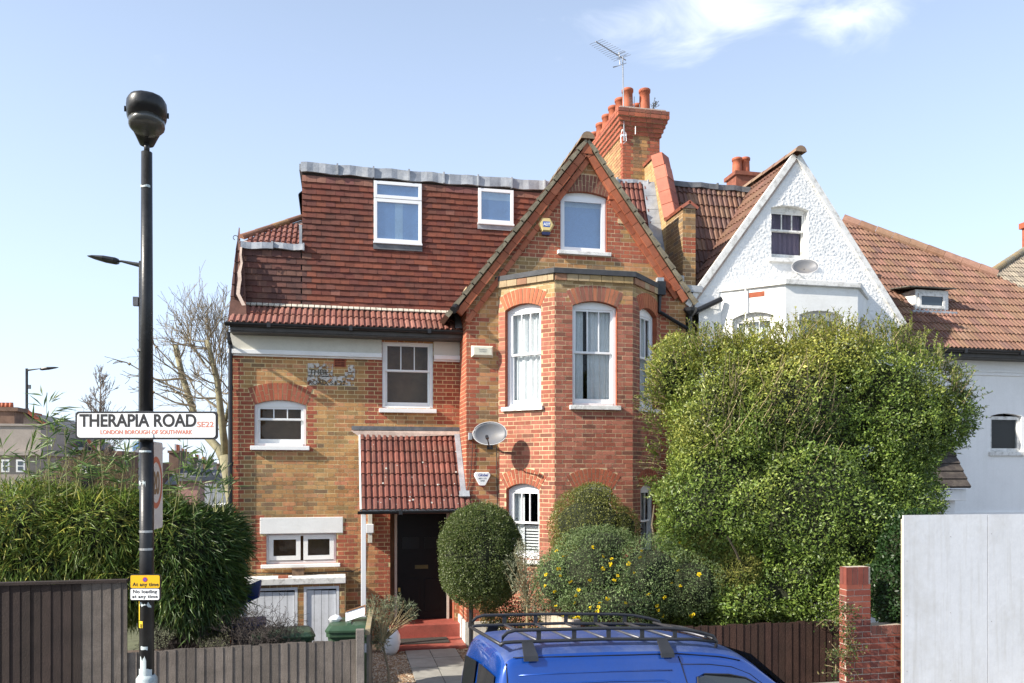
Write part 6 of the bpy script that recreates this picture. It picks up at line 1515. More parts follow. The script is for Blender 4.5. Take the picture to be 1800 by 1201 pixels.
m = MB(); hd_ = Vector((bx+.03, by, zb-.12)); bb = Vector((bx+.45, by, .52)); st_ = Vector((bx+.62, by, zb-.12)); rw = Vector((bx+.95, by, .54)); fw_ = Vector((bx-.1, by, .54))
for a, b in ((hd_, bb), (hd_, st_), (bb, st_), (bb, rw), (st_, rw), (hd_, fw_)): m.tube([a, b], .016, 6)
m.build('frame', M_BLACK, t); m = MB(); m.tube([hd_, Vector((bx, by, zb))], .014, 6); m.tube([Vector((bx-.08, by-.26, zb+.04)), Vector((bx, by-.1, zb)), Vector((bx, by+.1, zb)), Vector((bx-.08, by+.26, zb+.04))], .012, 6); m.build('handlebar', M_BLACK, t)
m = MB(); m.loft([[st_+Vector((dx, w_*math.cos(a), .1+.03*math.sin(a))) for a in [2*math.pi*i/8 for i in range(8)]] for dx, w_ in ((-.14, .02), (0, .05), (.12, .08))]); m.build('saddle', M_BLACK, t)

# ============================================================ the blue van
VR = PD(868, 1147, 6.62)
VAN = thing('van', 'bright blue small van with a black tubular roof rack parked at the kerb', 'van', (VR.x, VR.y+.8, 0))
Mv = Matrix.Translation((VR.x, VR.y+.82, 0)) @ Matrix.Rotation(math.radians(4.0), 4, 'Z') @ Matrix.Rotation(math.radians(2.2), 4, 'Y') @ Matrix.Rotation(math.radians(-3.2), 4, 'X') @ Matrix.Diagonal((1, 1, .925, 1))
def vv_(x, y, z): return Mv @ Vector((x, y, z))
M_BLUE = mat('blue_car_paint', (.003, .052, .29), .22, .05, 3, coat=1.0, metal=.25, spec=.5, dirt=.12, dirtcol=(.10, .12, .2), dscale=2)
M_ROOFB = mat('dusty_sky_sheen_roof', (.035, .065, .20), .45, .15, 3, spec=.5, dirt=.45, dirtcol=(.16, .18, .24), dscale=2)  # dust, plus a pale sky reflection mixed into the roof colour
M_RUB = mat('black_trim', (.02, .02, .022), .5, .1); M_RACK = mat('black_rack_tube', (.028, .029, .033), .4, .15, 6)
M_VG = mat('dark_car_glass', (.015, .017, .02), .05, 0, spec=.9)
# stations: x, roof height at centre, roof-edge height, roof-edge half width, body half width
ST_ = [(-.06, 1.05, 1.02, .60, .74, .42), (-.045, 1.30, 1.26, .62, .76, .38), (-.0, 1.60, 1.50, .64, .79, .35), (.05, 1.74, 1.62, .645, .81, .33), (.12, 1.79, 1.675, .655, .82, .32), (.35, 1.815, 1.69, .66, .83, .30), (1.0, 1.825, 1.70, .665, .835, .3), (1.7, 1.815, 1.69, .66, .835, .3),
       (2.15, 1.77, 1.655, .65, .83, .3), (2.36, 1.72, 1.61, .64, .825, .3), (2.52, 1.63, 1.53, .63, .82, .3), (3.02, 1.20, 1.14, .66, .81, .3), (3.2, 1.06, 1.03, .68, .80, .3), (3.7, .93, .90, .62, .78, .3), (3.97, .78, .76, .55, .72, .32), (4.03, .55, .54, .52, .68, .36)]
def vring(s):
    x, zc, ze, he, hb, zb_ = s; k = (ze-zb_)
    prof = [(0, zc), (he*.5, zc-.012), (he*.85, zc-.035-.1*(zc-ze)), (he, ze+.02), (he+.035, ze-.06), (he+(hb-he)*.6, ze-k*.28), (hb, ze-k*.5), (hb+.01, ze-k*.72), (hb-.02, zb_+.04), (hb-.10, zb_)]
    return [vv_(x, -y, z) for y, z in prof] + [vv_(x, y, z) for y, z in prof[::-1][:-1]]
m = MB(); rings = [vring(s) for s in ST_]; n = len(rings[0]); m.loft(rings)
k = 0
for a in range(len(rings)-1):
    for j in range(n): 
        if (j in (0, 1, 2) or j in (n-1, n-2, n-3)) and 3 <= a <= 9: m.m[k] = 1
        k += 1
body = m.build('body', [M_BLUE, M_ROOFB], VAN, smooth=True)
sub = body.modifiers.new('sub', 'SUBSURF'); sub.levels = 2; sub.render_levels = 2
def side(x, z, out=.012, sgn=-1):
    """point on the near side of the body"""
    for s0, s1 in zip(ST_, ST_[1:]):
        if s0[0] <= x <= s1[0]: f = (x-s0[0])/(s1[0]-s0[0]); s = [a+(b-a)*f for a, b in zip(s0, s1)]; break
    _, zc, ze, he, hb, zb_ = s; k = ze-zb_; pr = [(ze+.02, he), (ze-.06, he+.035), (ze-k*.28, he+(hb-he)*.6), (ze-k*.5, hb), (ze-k*.72, hb+.01), (zb_, hb-.05)]
    for (z0, y0), (z1, y1) in zip(pr, pr[1:]):
        if z0 >= z >= z1: y = y0+(y1-y0)*(z0-z)/(z0-z1); break
    else: y = hb
    return vv_(x, sgn*(y+out), z)
def line(nm, pts, r, mt, par=None, out=-.002, n=5): mb = MB(); mb.tube([side(x, z, out) for x, z in pts], r, n); return mb.build(nm, mt, par or VAN, smooth=True)
M_SEAM = mat('shadow_gap', (.006, .008, .02), .7, 0)
line('rear_seam', [(.06, z) for z in (1.63, 1.5, 1.3, 1.0, .7, .45)], .006, M_SEAM, body)
line('door_seam', [(1.70, 1.66), (1.72, 1.58), (1.76, 1.4), (1.78, 1.0), (1.78, .5)], .005, M_SEAM, body)
line('roof_seam', [(x, ST_[6][2]-.015) for x in (.12, .6, 1.2, 1.7)]+[(2.15, 1.64), (2.36, 1.595)], .005, M_SEAM, body)
line('door_top_seam', [(1.73, 1.585), (2.0, 1.575), (2.25, 1.54), (2.45, 1.46), (2.62, 1.33)], .004, M_SEAM, body)
line('pressed_groove', [(.16, 1.525), (.5, 1.535), (1.0, 1.54), (1.62, 1.53)], .009, M_BLUE, body, out=-.006)
line('pressed_panel_edge', [(.2, 1.1), (.2, 1.36), (.24, 1.42), (.30, 1.44), (1.0, 1.45), (1.52, 1.44), (1.58, 1.42), (1.61, 1.36), (1.61, 1.1), (1.5, 1.0), (.3, 1.0), (.2, 1.1)], .012, M_BLUE, body, out=-.007)
# door window and windscreen, rear windows
def patch(nm, pts, mt, par): mb = MB(); mb.face(pts); mb.face([p+Vector((0, 0, -.003)) for p in pts][::-1]); return mb.build(nm, mt, par)
patch('side_window', [side(x, z, .012) for x, z in ((1.84, 1.08), (2.80, 1.08), (2.50, 1.36), (2.38, 1.42), (2.2, 1.46), (1.95, 1.475), (1.87, 1.45))], M_VG, body)
line('window_rubber', [(1.84, 1.08), (1.87, 1.46), (1.95, 1.485), (2.2, 1.47), (2.38, 1.43), (2.50, 1.37), (2.80, 1.08)], .010, M_RUB, body, out=.008)
patch('windscreen', [vv_(2.54, -.56, 1.64), vv_(3.05, -.62, 1.20), vv_(3.07, .62, 1.20), vv_(2.56, .56, 1.64)], M_VG, body)
for s in (-1, 1):
    mb = MB(); a, b = (s*.05, s*.60)
    mb.face([vv_(-.075, a, 1.10), vv_(-.060, b, 1.10), vv_(-.022, b*.95, 1.50), vv_(-.035, a, 1.53)]); mb.build('rear_window', M_VG, body)
    mb = MB(); mb.box(0, 0, 0, 0, 0, 0); mb = MB(); pr = [vv_(-.075, s*.66, .75), vv_(-.075, s*.75, .75), vv_(-.04, s*.74, 1.15), vv_(-.04, s*.66, 1.15)]; mb.face(pr); mb.build('tail_light', mat('red_lens', (.4, .01, .01), .2, 0), body)
mb = MB(); mb.loft([[vv_(x, s_*y, z) for s_, y, z in ((-1, .80, .34), (-1, .80, .55), (1, .80, .55), (1, .80, .34))] for x in (-.12, .05)]); mb.build('bumper', M_RUB, VAN)
mb = MB(); mb.loft([[vv_(x, s_*y, z) for s_, y, z in ((-1, .76, .30), (-1, .76, .52), (1, .76, .52), (1, .76, .30))] for x in (3.9, 4.1)]); mb.build('bumper', M_RUB, VAN)
for x in (.62, 3.25):
    for s in (-1, 1):
        c = Matrix.Translation((VR.x, VR.y+.82, 0)) @ Matrix.Rotation(math.radians(4.0), 4, 'Z') @ Vector((x, s*.74, .3)); ax = (Matrix.Rotation(math.radians(4.0), 4, 'Z') @ Vector((0, 1, 0)))
        mb = MB(); mb.tube([c-ax*.09, c-ax*.08, c+ax*.08, c+ax*.09], [.26, .3, .3, .26], 26); w_ = mb.build('wheel', M_RUB, VAN); mb = MB(); mb.tube([c-ax*.1, c+ax*.1], .18, 20); mb.build('rim', M_AL, w_)
for s in (-1, 1): mb = MB(); mb.loft([[vv_(x, s*(.86+dy), z) for x, z in ((2.72, 1.06), (2.86, 1.06), (2.84, 1.22), (2.72, 1.22))] for dy in (0, .16)]); mb.build('wing_mirror', M_RUB, VAN)
for s in (-1, 1):
    mb = MB(); mb.loft([[vv_(x+dx, s*y, z) for y, z in ((.52, .66), (.72, .68), (.72, .84), (.52, .80))] for x, dx in ((3.86, 0), (3.98, 0))]); mb.build('headlight', mat('clear_lens', (.5, .5, .5), .1, 0), VAN)
line('side_rub_strip', [(.1, .72), (1.0, .73), (2.9, .72)], .022, M_RUB)
# roof rack: a thing clamped to the roof, so a part of the van
RK = {}
def rk(x, y, z): return vv_(x, y, z)
zb0, zt0_ = 1.815, 1.925
mb = MB()
for s in (-1, 1):
    y = s*.57
    low = [(.02, zb0-.03), (.06, zb0-.005), (.15, zb0), (1.0, zb0+.01), (1.9, zb0-.01), (2.15, zb0-.04)]
    mb.tube([rk(x, y, z) for x, z in low], .016, 8)
    top = [(.03, zb0-.04), (.05, zb0+.05), (.09, zt0_-.02), (.16, zt0_), (1.0, zt0_+.006), (1.62, zt0_-.004), (1.82, zt0_-.02), (2.0, zt0_-.055), (2.12, zb0+.02), (2.16, zb0-.04), (2.15, zb0-.10)]
    mb.tube([rk(x, y, z) for x, z in top], .016, 8)
mb.tube([rk(.03, -.57, zb0-.02), rk(.03, .57, zb0-.02)], .016, 8); mb.tube([rk(2.14, -.57, zb0-.02), rk(2.2, -.2, zb0+.0), rk(2.2, .2, zb0), rk(2.14, .57, zb0-.02)], .014, 8)
rack = mb.build('roof_rack', M_RACK, VAN, smooth=True)
for i in range(6):
    x = .38+.335*i
    mb = MB(); mb.tube([rk(x-.0, -.56, zb0+.005), rk(x, .56, zb0+.005)], .013, 8); mb.build('cross_bar', mat('worn_bar', (.10, .10, .11), .4, .2, metal=.5), rack, smooth=True)
    if i < 5:
        for s in (-1, 1): mb = MB(); mb.loft([[rk(x+dx, s*.57+dy, z) for dx, dy in ((-.02, -.006), (.02, -.006), (.02, .006), (-.02, .006))] for z in (zb0, zt0_)]); mb.build('upright', M_RACK, rack)
for x in (.27, 1.58):
    for s in (-1, 1): mb = MB(); mb.loft([[rk(x+dx, s*(.57+o), z) for dx in (-w_, w_)]+[rk(x+dx, s*(.57+o)+.02*s, z) for dx in (w_, -w_)] for w_, o, z in ((.05, .0, zb0-.0), (.065, .115, 1.70), (.065, .125, 1.655))]); mb.build('foot', M_RACK, rack)
# ============================================================ plants
def unit(v): return v/np.maximum(1e-9, np.linalg.norm(v, axis=1, keepdims=True))
def leafmesh(name, parent, p, d, nrm, L, Wd, cols, m, kind=None, bend=.0):
    """p base points, d directions, nrm leaf normals, sizes per leaf: folded four-cornered leaves"""
    n = len(p); s = unit(np.cross(d, nrm)); nn = unit(np.cross(s, d)); L = np.broadcast_to(L, (n,))[:, None]; Wd = np.broadcast_to(Wd, (n,))[:, None]
    mid = p + d*L*.45 - nn*L*bend*.3; tip = p + d*L - nn*L*bend
    V_ = np.stack([p, mid + s*Wd/2 + nn*Wd*.18, tip, mid - s*Wd/2 + nn*Wd*.18], 1).reshape(-1, 3)
    f = np.array([(0, 1, 2), (0, 2, 3)]); F_ = (np.arange(n)[:, None, None]*4+f[None]).reshape(-1, 3)
    o = npmesh(name, V_, F_, m, parent, np.repeat(cols, 4, axis=0))
    if kind: o['kind'] = kind
    return o
def nz3(p, f, seed=0): return np.array([noise.noise(Vector((a*f+seed, b*f, c*f))) for a, b, c in p])
def EL(px, py, d, rx, ry, rd): return (np.array(PD(px, py, d)), np.array([rx/FPX*d, rd, ry/FPX*d]))
def blobs(els, n, depth=.16, lump=.12, lf=1.6, seed=0, box=1.0):
    area = np.array([r[0]*r[2]+r[0]*r[1]+r[1]*r[2] for c, r in els]); cnt = rng.multinomial(n, area/area.sum()); Ps, Ns = [], []
    for (c, r), k in zip(els, cnt):
        u = unit(rng.normal(size=(k, 3)));
        if box != 1.0:
            q = np.sign(u)*np.abs(u)**box; q = q/np.max(np.linalg.norm(q, axis=1)) ; u2 = unit(q); sc = np.linalg.norm(q, axis=1)[:, None]/np.linalg.norm(q, axis=1).max(); uu = u2*(.82+.18*sc)
        else: uu = u
        rad = 1 - np.abs(rng.normal(0, depth, k)); q = c + uu*r
        rad = rad + lump*nz3(q, lf, seed) + lump*.5*nz3(q, lf*3.1, seed+9)
        p = c + uu*r*rad[:, None]; keep = np.ones(k, bool)
        for (c2, r2) in els:
            if c2 is c: continue
            keep &= (((p-c2)/r2)**2).sum(1) > .62
        Ps.append(p[keep]); Ns.append(unit(uu/r)[keep])
    return np.concatenate(Ps), np.concatenate(Ns)
def palette(n, pal, sd=.15):
    pal = np.array(pal); return pal[rng.integers(0, len(pal), n)]*np.exp(rng.normal(0, sd, (n, 1)))
M_LEAF = mat('leaf', rough=.42, var=.0, attr=True, trans=.36, spec=.5)
M_LEAFD = mat('dull_leaf', rough=.65, var=.0, attr=True, trans=.25, spec=.3)
M_BARK = mat('bark', (.15, .12, .08), .9, .3, 9, 1.2, 60); M_TWIG = mat('pale_twig', (.28, .22, .12), .85, .2, 10)
M_BARKY = mat('greenish_bark', (.23, .21, .13), .9, .3, 5, 1, 40)
M_DTWIG = mat('grey_twig', (.055, .045, .040), .9, .3, 10)
def leaves_on(name, parent, p, n_, L, Wd, pal, m=M_LEAF, out=.5, up=.25, sd=.15, colf=None, kind=None, nb=.5, sL=.25):
    k = len(p); d = unit(rng.normal(size=(k, 3)) + n_*out + np.array([0, 0, up])); nr = unit(n_*nb*2 + rng.normal(size=(k, 3)) + np.array([0, 0, .5]))
    c = palette(k, pal, sd)
    if colf is not None: c = colf(p, c)
    return leafmesh(name, parent, p, d, nr, L*np.exp(rng.normal(0, sL, k)), Wd*np.exp(rng.normal(0, .2, k)), c, m, kind)
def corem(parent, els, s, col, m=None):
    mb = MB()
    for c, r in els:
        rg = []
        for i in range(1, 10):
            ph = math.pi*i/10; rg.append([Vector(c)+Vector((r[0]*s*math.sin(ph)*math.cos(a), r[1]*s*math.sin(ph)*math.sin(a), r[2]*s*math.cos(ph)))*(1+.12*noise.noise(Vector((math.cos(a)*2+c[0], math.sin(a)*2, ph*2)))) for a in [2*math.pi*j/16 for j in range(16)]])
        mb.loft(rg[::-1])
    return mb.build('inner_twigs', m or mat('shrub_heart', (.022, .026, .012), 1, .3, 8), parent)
def branches(mb, p, d, L, r, lev, maxlev, spread=.6, nb=3, up=.1, sides=5, wob=.15, rmin=.003):
    pts = [p]; dd = d.normalized(); k = 4; rr = [r]
    for i in range(k):
        dd = (dd + Vector((random.gauss(0, wob), random.gauss(0, wob), random.gauss(0, wob)+up*.3))).normalized(); pts.append(pts[-1]+dd*L/k); rr.append(max(rmin, r*(1-.6*(i+1)/k)))
    mb.tube(pts, rr, max(3, sides), cap=False)
    if lev < maxlev:
        for i in range(nb):
            t = random.uniform(.25, 1.0); j = min(k-1, int(t*k)); q = pts[j].lerp(pts[j+1], t*k-j)
            nd = (dd + Vector((random.gauss(0, spread), random.gauss(0, spread), random.gauss(0, spread)+up))).normalized()
            branches(mb, q, nd, L*random.uniform(.5, .75), max(rmin, r*.5), lev+1, maxlev, spread, nb, up, max(3, sides-1), wob, rmin)

# ---- the big hedge-like privet
HD = 11.7
BH = thing('privet_hedge', 'very large overgrown green privet filling the space between the bay and the white hoarding', 'hedge', tuple(P(1400, 1201, 10.4)))
els = [EL(1400, 745, HD, 205, 152, .95), EL(1275, 750, HD-.1, 112, 148, .75), EL(1225, 905, HD-.2, 72, 105, .6), EL(1325, 1045, HD-.6, 105, 52, .6), EL(1300, 1075, HD-.1, 150, 48, .4), EL(1180, 1075, HD+.2, 60, 45, .35), EL(1560, 715, HD, 105, 120, .8), EL(1642, 735, HD, 62, 62, .5), EL(1440, 900, HD-.3, 200, 175, .95),
       EL(1290, 880, HD-.3, 142, 150, .8), EL(1572, 850, HD+.55, 86, 125, .6), EL(1478, 1030, HD-1.05, 30, 66, .35), EL(1400, 1015, HD-.5, 118, 80, .75), EL(1550, 970, HD+.35, 66, 125, .5), EL(1186, 660, HD, 50, 66, .4), EL(1330, 655, HD, 105, 60, .6), EL(1460, 642, HD, 120, 62, .6)]
p, n_ = blobs(els, 300000, .17, .32, 1.5)
keep = p[:, 1] > 9.0; p, n_ = p[keep], n_[keep]
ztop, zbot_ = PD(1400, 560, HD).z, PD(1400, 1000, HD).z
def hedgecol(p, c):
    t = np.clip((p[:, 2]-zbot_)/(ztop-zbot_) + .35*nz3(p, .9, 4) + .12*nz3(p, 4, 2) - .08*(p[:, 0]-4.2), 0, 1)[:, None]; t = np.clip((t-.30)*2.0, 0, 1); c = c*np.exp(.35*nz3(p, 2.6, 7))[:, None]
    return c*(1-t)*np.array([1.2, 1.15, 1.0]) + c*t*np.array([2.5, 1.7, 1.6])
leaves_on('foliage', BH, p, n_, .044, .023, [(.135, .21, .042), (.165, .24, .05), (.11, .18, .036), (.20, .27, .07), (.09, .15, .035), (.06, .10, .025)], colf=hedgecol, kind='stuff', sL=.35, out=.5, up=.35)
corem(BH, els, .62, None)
# shoots that stick out of the top and sides, and pale bare stems over the front
random.seed(11); mb = MB(); sp, sd_, sn = [], [], []
def shoot(a, d, L, dens=34):
    pts = [a]; dd = d.normalized()
    for i in range(4): dd = (dd+Vector((random.gauss(0, .12), random.gauss(0, .12), random.gauss(0, .1)+.04))).normalized(); pts.append(pts[-1]+dd*L/4)
    mb.tube(pts, [.005, .004, .004, .003, .002], 3, cap=False); m_ = int(L*dens*1.7)
    for j in range(m_):
        t = .1+.9*j/m_; k = min(3, int(t*4)); q = pts[k].lerp(pts[k+1], t*4-k); s = Vector((random.gauss(0, 1), random.gauss(0, 1), random.gauss(0, .5))).normalized()
        sp.append(q); sd_.append((dd*.6+s*.9+Vector((0, 0, .2))).normalized()); sn.append((Vector((0, 0, 1))+s*.4).normalized())
for i in range(520):
    x = random.uniform(1150, 1705); top = np.interp(x, [1120, 1160, 1200, 1250, 1300, 1440, 1500, 1600, 1660, 1720], [700, 625, 600, 585, 582, 565, 572, 578, 622, 720])
    a = PD(x, top+random.uniform(8, 45), HD+random.uniform(-.5, .5)); shoot(a, Vector((random.gauss(0, .35)+(x-1420)/700, random.gauss(0, .3), 1)), random.uniform(.12, .38))
for i in range(110):
    y = random.uniform(660, 880); a = PD(np.interp(y, [660, 740, 880], [1150, 1150, 1158])+random.uniform(-5, 18), y, HD-.2); shoot(a, Vector((-1, random.gauss(0, .4), random.uniform(-.2, .6))), random.uniform(.12, .34))
for i in range(130):
    y = random.uniform(640, 800); a = PD(np.interp(y, [640, 700, 760, 800], [1660, 1692, 1690, 1660])+random.uniform(-20, 4), y, HD); shoot(a, Vector((1, random.gauss(0, .5), random.uniform(-.4, .5))), random.uniform(.15, .42))
for i in range(40):
    y = random.uniform(780, 1080); a = PD(np.interp(y, [780, 860, 1080], [1650, 1640, 1588])+random.uniform(-25, 4), y, HD-.1); shoot(a, Vector((1, random.gauss(0, .5), random.uniform(-.4, .3))), random.uniform(.08, .22))
mb.build('shoots', M_TWIG, BH)['kind'] = 'stuff'
sp, sd_, sn = np.array(sp), np.array(sd_), np.array(sn)
leafmesh('shoot_leaves', BH, sp, sd_, sn, .05*np.exp(rng.normal(0, .2, len(sp))), .022, hedgecol(sp, palette(len(sp), [(.10, .17, .035), (.12, .18, .04)])), M_LEAF, 'stuff')
mb = MB()
for i in range(90):
    a = PD(random.uniform(1230, 1480), random.uniform(640, 800), HD-.88+random.uniform(-.08, .2)); dx = (a.x-5.6)*.25
    d = Vector((random.gauss(.25, .3)+dx, random.gauss(-.12, .1), random.uniform(.7, 1.1))).normalized(); L = random.uniform(.25, .7)
    mb.tube([a-d*L/2, a+Vector((random.gauss(0, .02), -.03, 0)), a+d*L/2], [.006, .005, .003], 3, cap=False)
mb.build('bare_stems', M_TWIG, BH)['kind'] = 'stuff'
mb = MB(); random.seed(2)
for x, y in ((5.3, 10.6), (6.0, 10.5), (4.7, 10.7), (6.6, 10.4)):
    branches(mb, Vector((x, y, .15)), Vector((random.gauss(0, .15), 0, 1)), 2.2, .06, 0, 1, .3, 3)
mb.build('stems', M_BARK, BH)
# dark ivy-leaved shrub behind the garden wall
IV = thing('dark_shrub', 'dark green shrub growing behind the low brick wall beside the white hoarding', 'shrub', tuple(P(1565, 1150, 9.6)))
els = [EL(1562, 1040, 10.3, 38, 62, .35), EL(1600, 980, 10.5, 60, 80, .4)]; p, n_ = blobs(els, 12000, .15, .2)
leaves_on('foliage', IV, p, n_, .045, .028, [(.025, .06, .018), (.03, .07, .02), (.04, .08, .02)], kind='stuff'); corem(IV, els, .75, None)
t = thing('wall_creeper', 'tangled creeper at the foot of the brick pier beside the brown fence', 'creeper', tuple(PD(1475, 1190, 9.9)))
mb = MB(); random.seed(8); sp = []
for i in range(46):
    a = PD(random.uniform(1462, 1500), random.uniform(1060, 1190), 9.62+random.uniform(0, .15)); d = Vector((random.gauss(0, 1), random.gauss(0, .3), random.gauss(0, .8))).normalized(); L = random.uniform(.06, .25); b = a+d*L; mb.tube([a, a.lerp(b, .5)+Vector((0, 0, random.gauss(0, .03))), b], .003, 3, cap=False); sp += [a, b, a.lerp(b, .4), a.lerp(b, .7)]
mb.build('stems', M_TWIG, t)['kind'] = 'stuff'; sp = np.array(sp); sp = np.concatenate([sp+rng.normal(0, .03, sp.shape) for _ in range(5)]); sp = sp[sp[:, 1] < 9.9]
leaves_on('foliage', t, sp, np.tile([[-.3, -1, .2]], (len(sp), 1)), .03, .02, [(.10, .13, .03), (.16, .13, .05), (.05, .09, .02)], kind='stuff')

# ---- clipped ball on a stem in front of the porch
TB = thing('topiary_tree', 'clipped dark green topiary ball on a thin black stem beside the front door', 'topiary tree', tuple(P(828, 1150, 11.9)))
dT = 12.05; els = [EL(845, 972, dT, 76, 90, .62)]; p, n_ = blobs(els, 52000, .055, .06, 3.0, box=.70)
p3, n3 = blobs([EL(845, 972, dT, 79, 93, .64)], 2200, .03, .12, 4, box=.72)
els2 = [EL(845, 1010, dT, 74, 60, .58)]; p2, n2 = blobs(els2, 14000, .05, .05, 2.5, box=.8); p, n_ = np.concatenate([p, p2, p3]), np.concatenate([n_, n2, n3])
leaves_on('foliage', TB, p, n_, .027, .015, [(.105, .145, .035), (.09, .125, .032), (.13, .165, .045), (.07, .105, .025), (.16, .18, .075)], kind='stuff', out=.6); corem(TB, [EL(845, 972, dT, 62, 76, .5)], 1, None)
a = PD(828, 1060, dT); m = MB(); m.tube([(a.x, a.y, .19), (a.x, a.y, a.z)], .033, 10); m.tube([(a.x, a.y, .85), (a.x, a.y, .93)], .045, 10); m.build('stem', M_BLACK, TB)
# ---- loose dome in front of the bay
t = thing('dome_shrub', 'loosely clipped olive-green dome shrub in front of the bay window', 'shrub', tuple(P(1035, 1150, 11.7)))
els = [EL(1035, 925, 12.0, 74, 68, .6), EL(1040, 885, 12.0, 42, 36, .35), EL(1095, 930, 12.0, 28, 40, .3), EL(1030, 985, 12.0, 70, 60, .5)]; p, n_ = blobs(els, 34000, .10, .14, 2.2)
leaves_on('foliage', t, p, n_, .027, .012, [(.19, .20, .042), (.155, .17, .038), (.22, .22, .055), (.12, .14, .032)], kind='stuff', out=.7); corem(t, els, .72, None)
# ---- young olive trees
def olive(label, els, n, trunk, r, pal, L=.045, lv=3, seed=5, loc=None, stemcol=None):
    random.seed(seed); t = thing('olive_tree', label, 'olive tree', loc); m = MB(); m.tube(trunk, [r, r*.9, r*.75][:len(trunk)], 7); m.build('trunk', stemcol or M_TWIG, t)
    m = MB(); top = Vector(trunk[-1])
    for c, r_ in els:
        for i in range(20):
            u = Vector(rng.normal(size=3)).normalized(); e = Vector(c)+Vector((u.x*r_[0], u.y*r_[1], u.z*r_[2])); mid = top.lerp(e, .5)+Vector((random.gauss(0, .04), 0, .03)); m.tube([top.lerp(e, .02*i/20), mid, e], [.006, .004, .002], 3, cap=False)
    m.build('twigs', M_TWIG, t)['kind'] = 'stuff'
    p, n_ = blobs(els, n, .35, .25, 3); leaves_on('foliage', t, p, n_, L, .010, pal, M_LEAFD, kind='stuff', out=.5, up=.5, sL=.3); return t
OLV = [(.17, .19, .12), (.22, .24, .16), (.13, .15, .085), (.26, .27, .18)]
olive('slender grey-green olive tree between the topiary ball and the flowering shrub', [EL(930, 1010, 11.5, 36, 52, .28), EL(905, 1000, 11.5, 20, 30, .2), EL(945, 1055, 11.5, 36, 32, .26), EL(915, 970, 11.5, 12, 26, .12)], 3800,
      [PD(927, 1150, 11.5)+Vector((0, 0, -.6)), PD(926, 1100, 11.5), PD(927, 1060, 11.5)], .022, OLV, loc=tuple(PD(927, 1160, 11.5)), seed=3)
olive('small sprawling olive with grey leaves beside the open gate', [EL(670, 1085, 10.15, 22, 26, .2), EL(690, 1060, 10.1, 24, 16, .15), EL(722, 1075, 10.1, 14, 20, .12), EL(668, 1125, 10.15, 18, 20, .2), EL(657, 1070, 10.2, 14, 22, .15)], 1500,
      [PD(684, 1230, 10.1), PD(683, 1180, 10.1), PD(672, 1130, 10.1)], .016, [(.13, .15, .09), (.17, .19, .12), (.09, .11, .05)], L=.05, seed=4, loc=tuple(PD(684, 1240, 10.1)), stemcol=M_BARK)
# ---- yellow-flowered shrub
FSH = thing('flowering_shrub', 'wide grey-green shrub dotted with bright yellow flowers behind the van', 'shrub', tuple(P(1080, 1150, 10.9)))
els = [EL(1045, 1005, 11.2, 84, 74, .6), EL(975, 1020, 11.2, 42, 52, .4), EL(1140, 1010, 11.1, 84, 66, .6), EL(1215, 1025, 11.0, 66, 60, .5), EL(1085, 1060, 11.0, 110, 42, .5), EL(1060, 960, 11.2, 60, 36, .4)]
p, n_ = blobs(els, 52000, .16, .22, 2.0, seed=3)
FP_ = p
def fcol(p, c): t = np.clip(.5+.9*nz3(p, 1.2, 8)+.25*(p[:, 2]-1.6), 0, 1)[:, None]; return c*(.65+.7*t)*np.array([1, 1, 1.0])
leaves_on('foliage', FSH, p, n_, .034, .010, [(.15, .21, .08), (.11, .17, .055), (.20, .25, .12), (.10, .15, .045)], M_LEAFD, kind='stuff', out=.6, colf=fcol); corem(FSH, els, .66, None)
M_YF = mat('yellow_petal', (.80, .58, .01), .5, .05, trans=.3)
fm = MB(); random.seed(21)
for i in range(9):
    a = random.uniform(0, 6.28); q = Vector((math.cos(a), math.sin(a), random.uniform(-.4, .8))).normalized()*.03; s = q.cross(Vector((0, 0, 1))).normalized()*.018; fm.face([q*.2, q+s, q*1.45, q-s])
fme = bpy.data.meshes.new('flower'); fme.from_pydata(fm.v, [], fm.f); fme.materials.append(M_YF)
spots = [(978, 968), (990, 978), (982, 1000), (985, 1012), (958, 1030), (1003, 1023), (960, 1010), (1042, 962), (1060, 978), (1075, 982), (1073, 992), (1060, 1000), (1037, 1020), (1017, 1037), (1012, 1047), (1086, 1012), (1080, 1020), (1105, 991), (1128, 968), (1125, 980), (1115, 1007), (1050, 1075), (1052, 1067), (1068, 1053), (1010, 1060), (986, 1078), (990, 1083), (1010, 1086), (1017, 1086), (977, 1065), (1055, 1060), (1038, 1068), (1181, 1025), (1168, 1050), (1157, 1073), (1196, 1030), (1155, 1065), (1195, 954), (1192, 1003), (1219, 1080), (1215, 1083), (1229, 1010), (1166, 1083), (975, 1040), (1140, 1045), (1100, 1060)]
for (x, y) in spots:
    if y > 1088: continue
    c_ = Vector((0, 0, CH)); w_ = (P(x, y, 10)-c_).normalized(); rel = FP_-np.array(c_); al_ = rel@np.array(w_); dist = np.linalg.norm(rel-al_[:, None]*np.array(w_), axis=1); ok_ = dist < .035
    if not ok_.any(): continue
    o = bpy.data.objects.new('flower', fme); COL.objects.link(o); o.parent = FSH; q = c_+w_*(al_[ok_].min()+.01); o.location = q-FSH.location; o.scale = [random.uniform(.5, .85)]*3; o.rotation_euler = (random.uniform(-1, 1), random.uniform(-1, 1), random.uniform(0, 6))
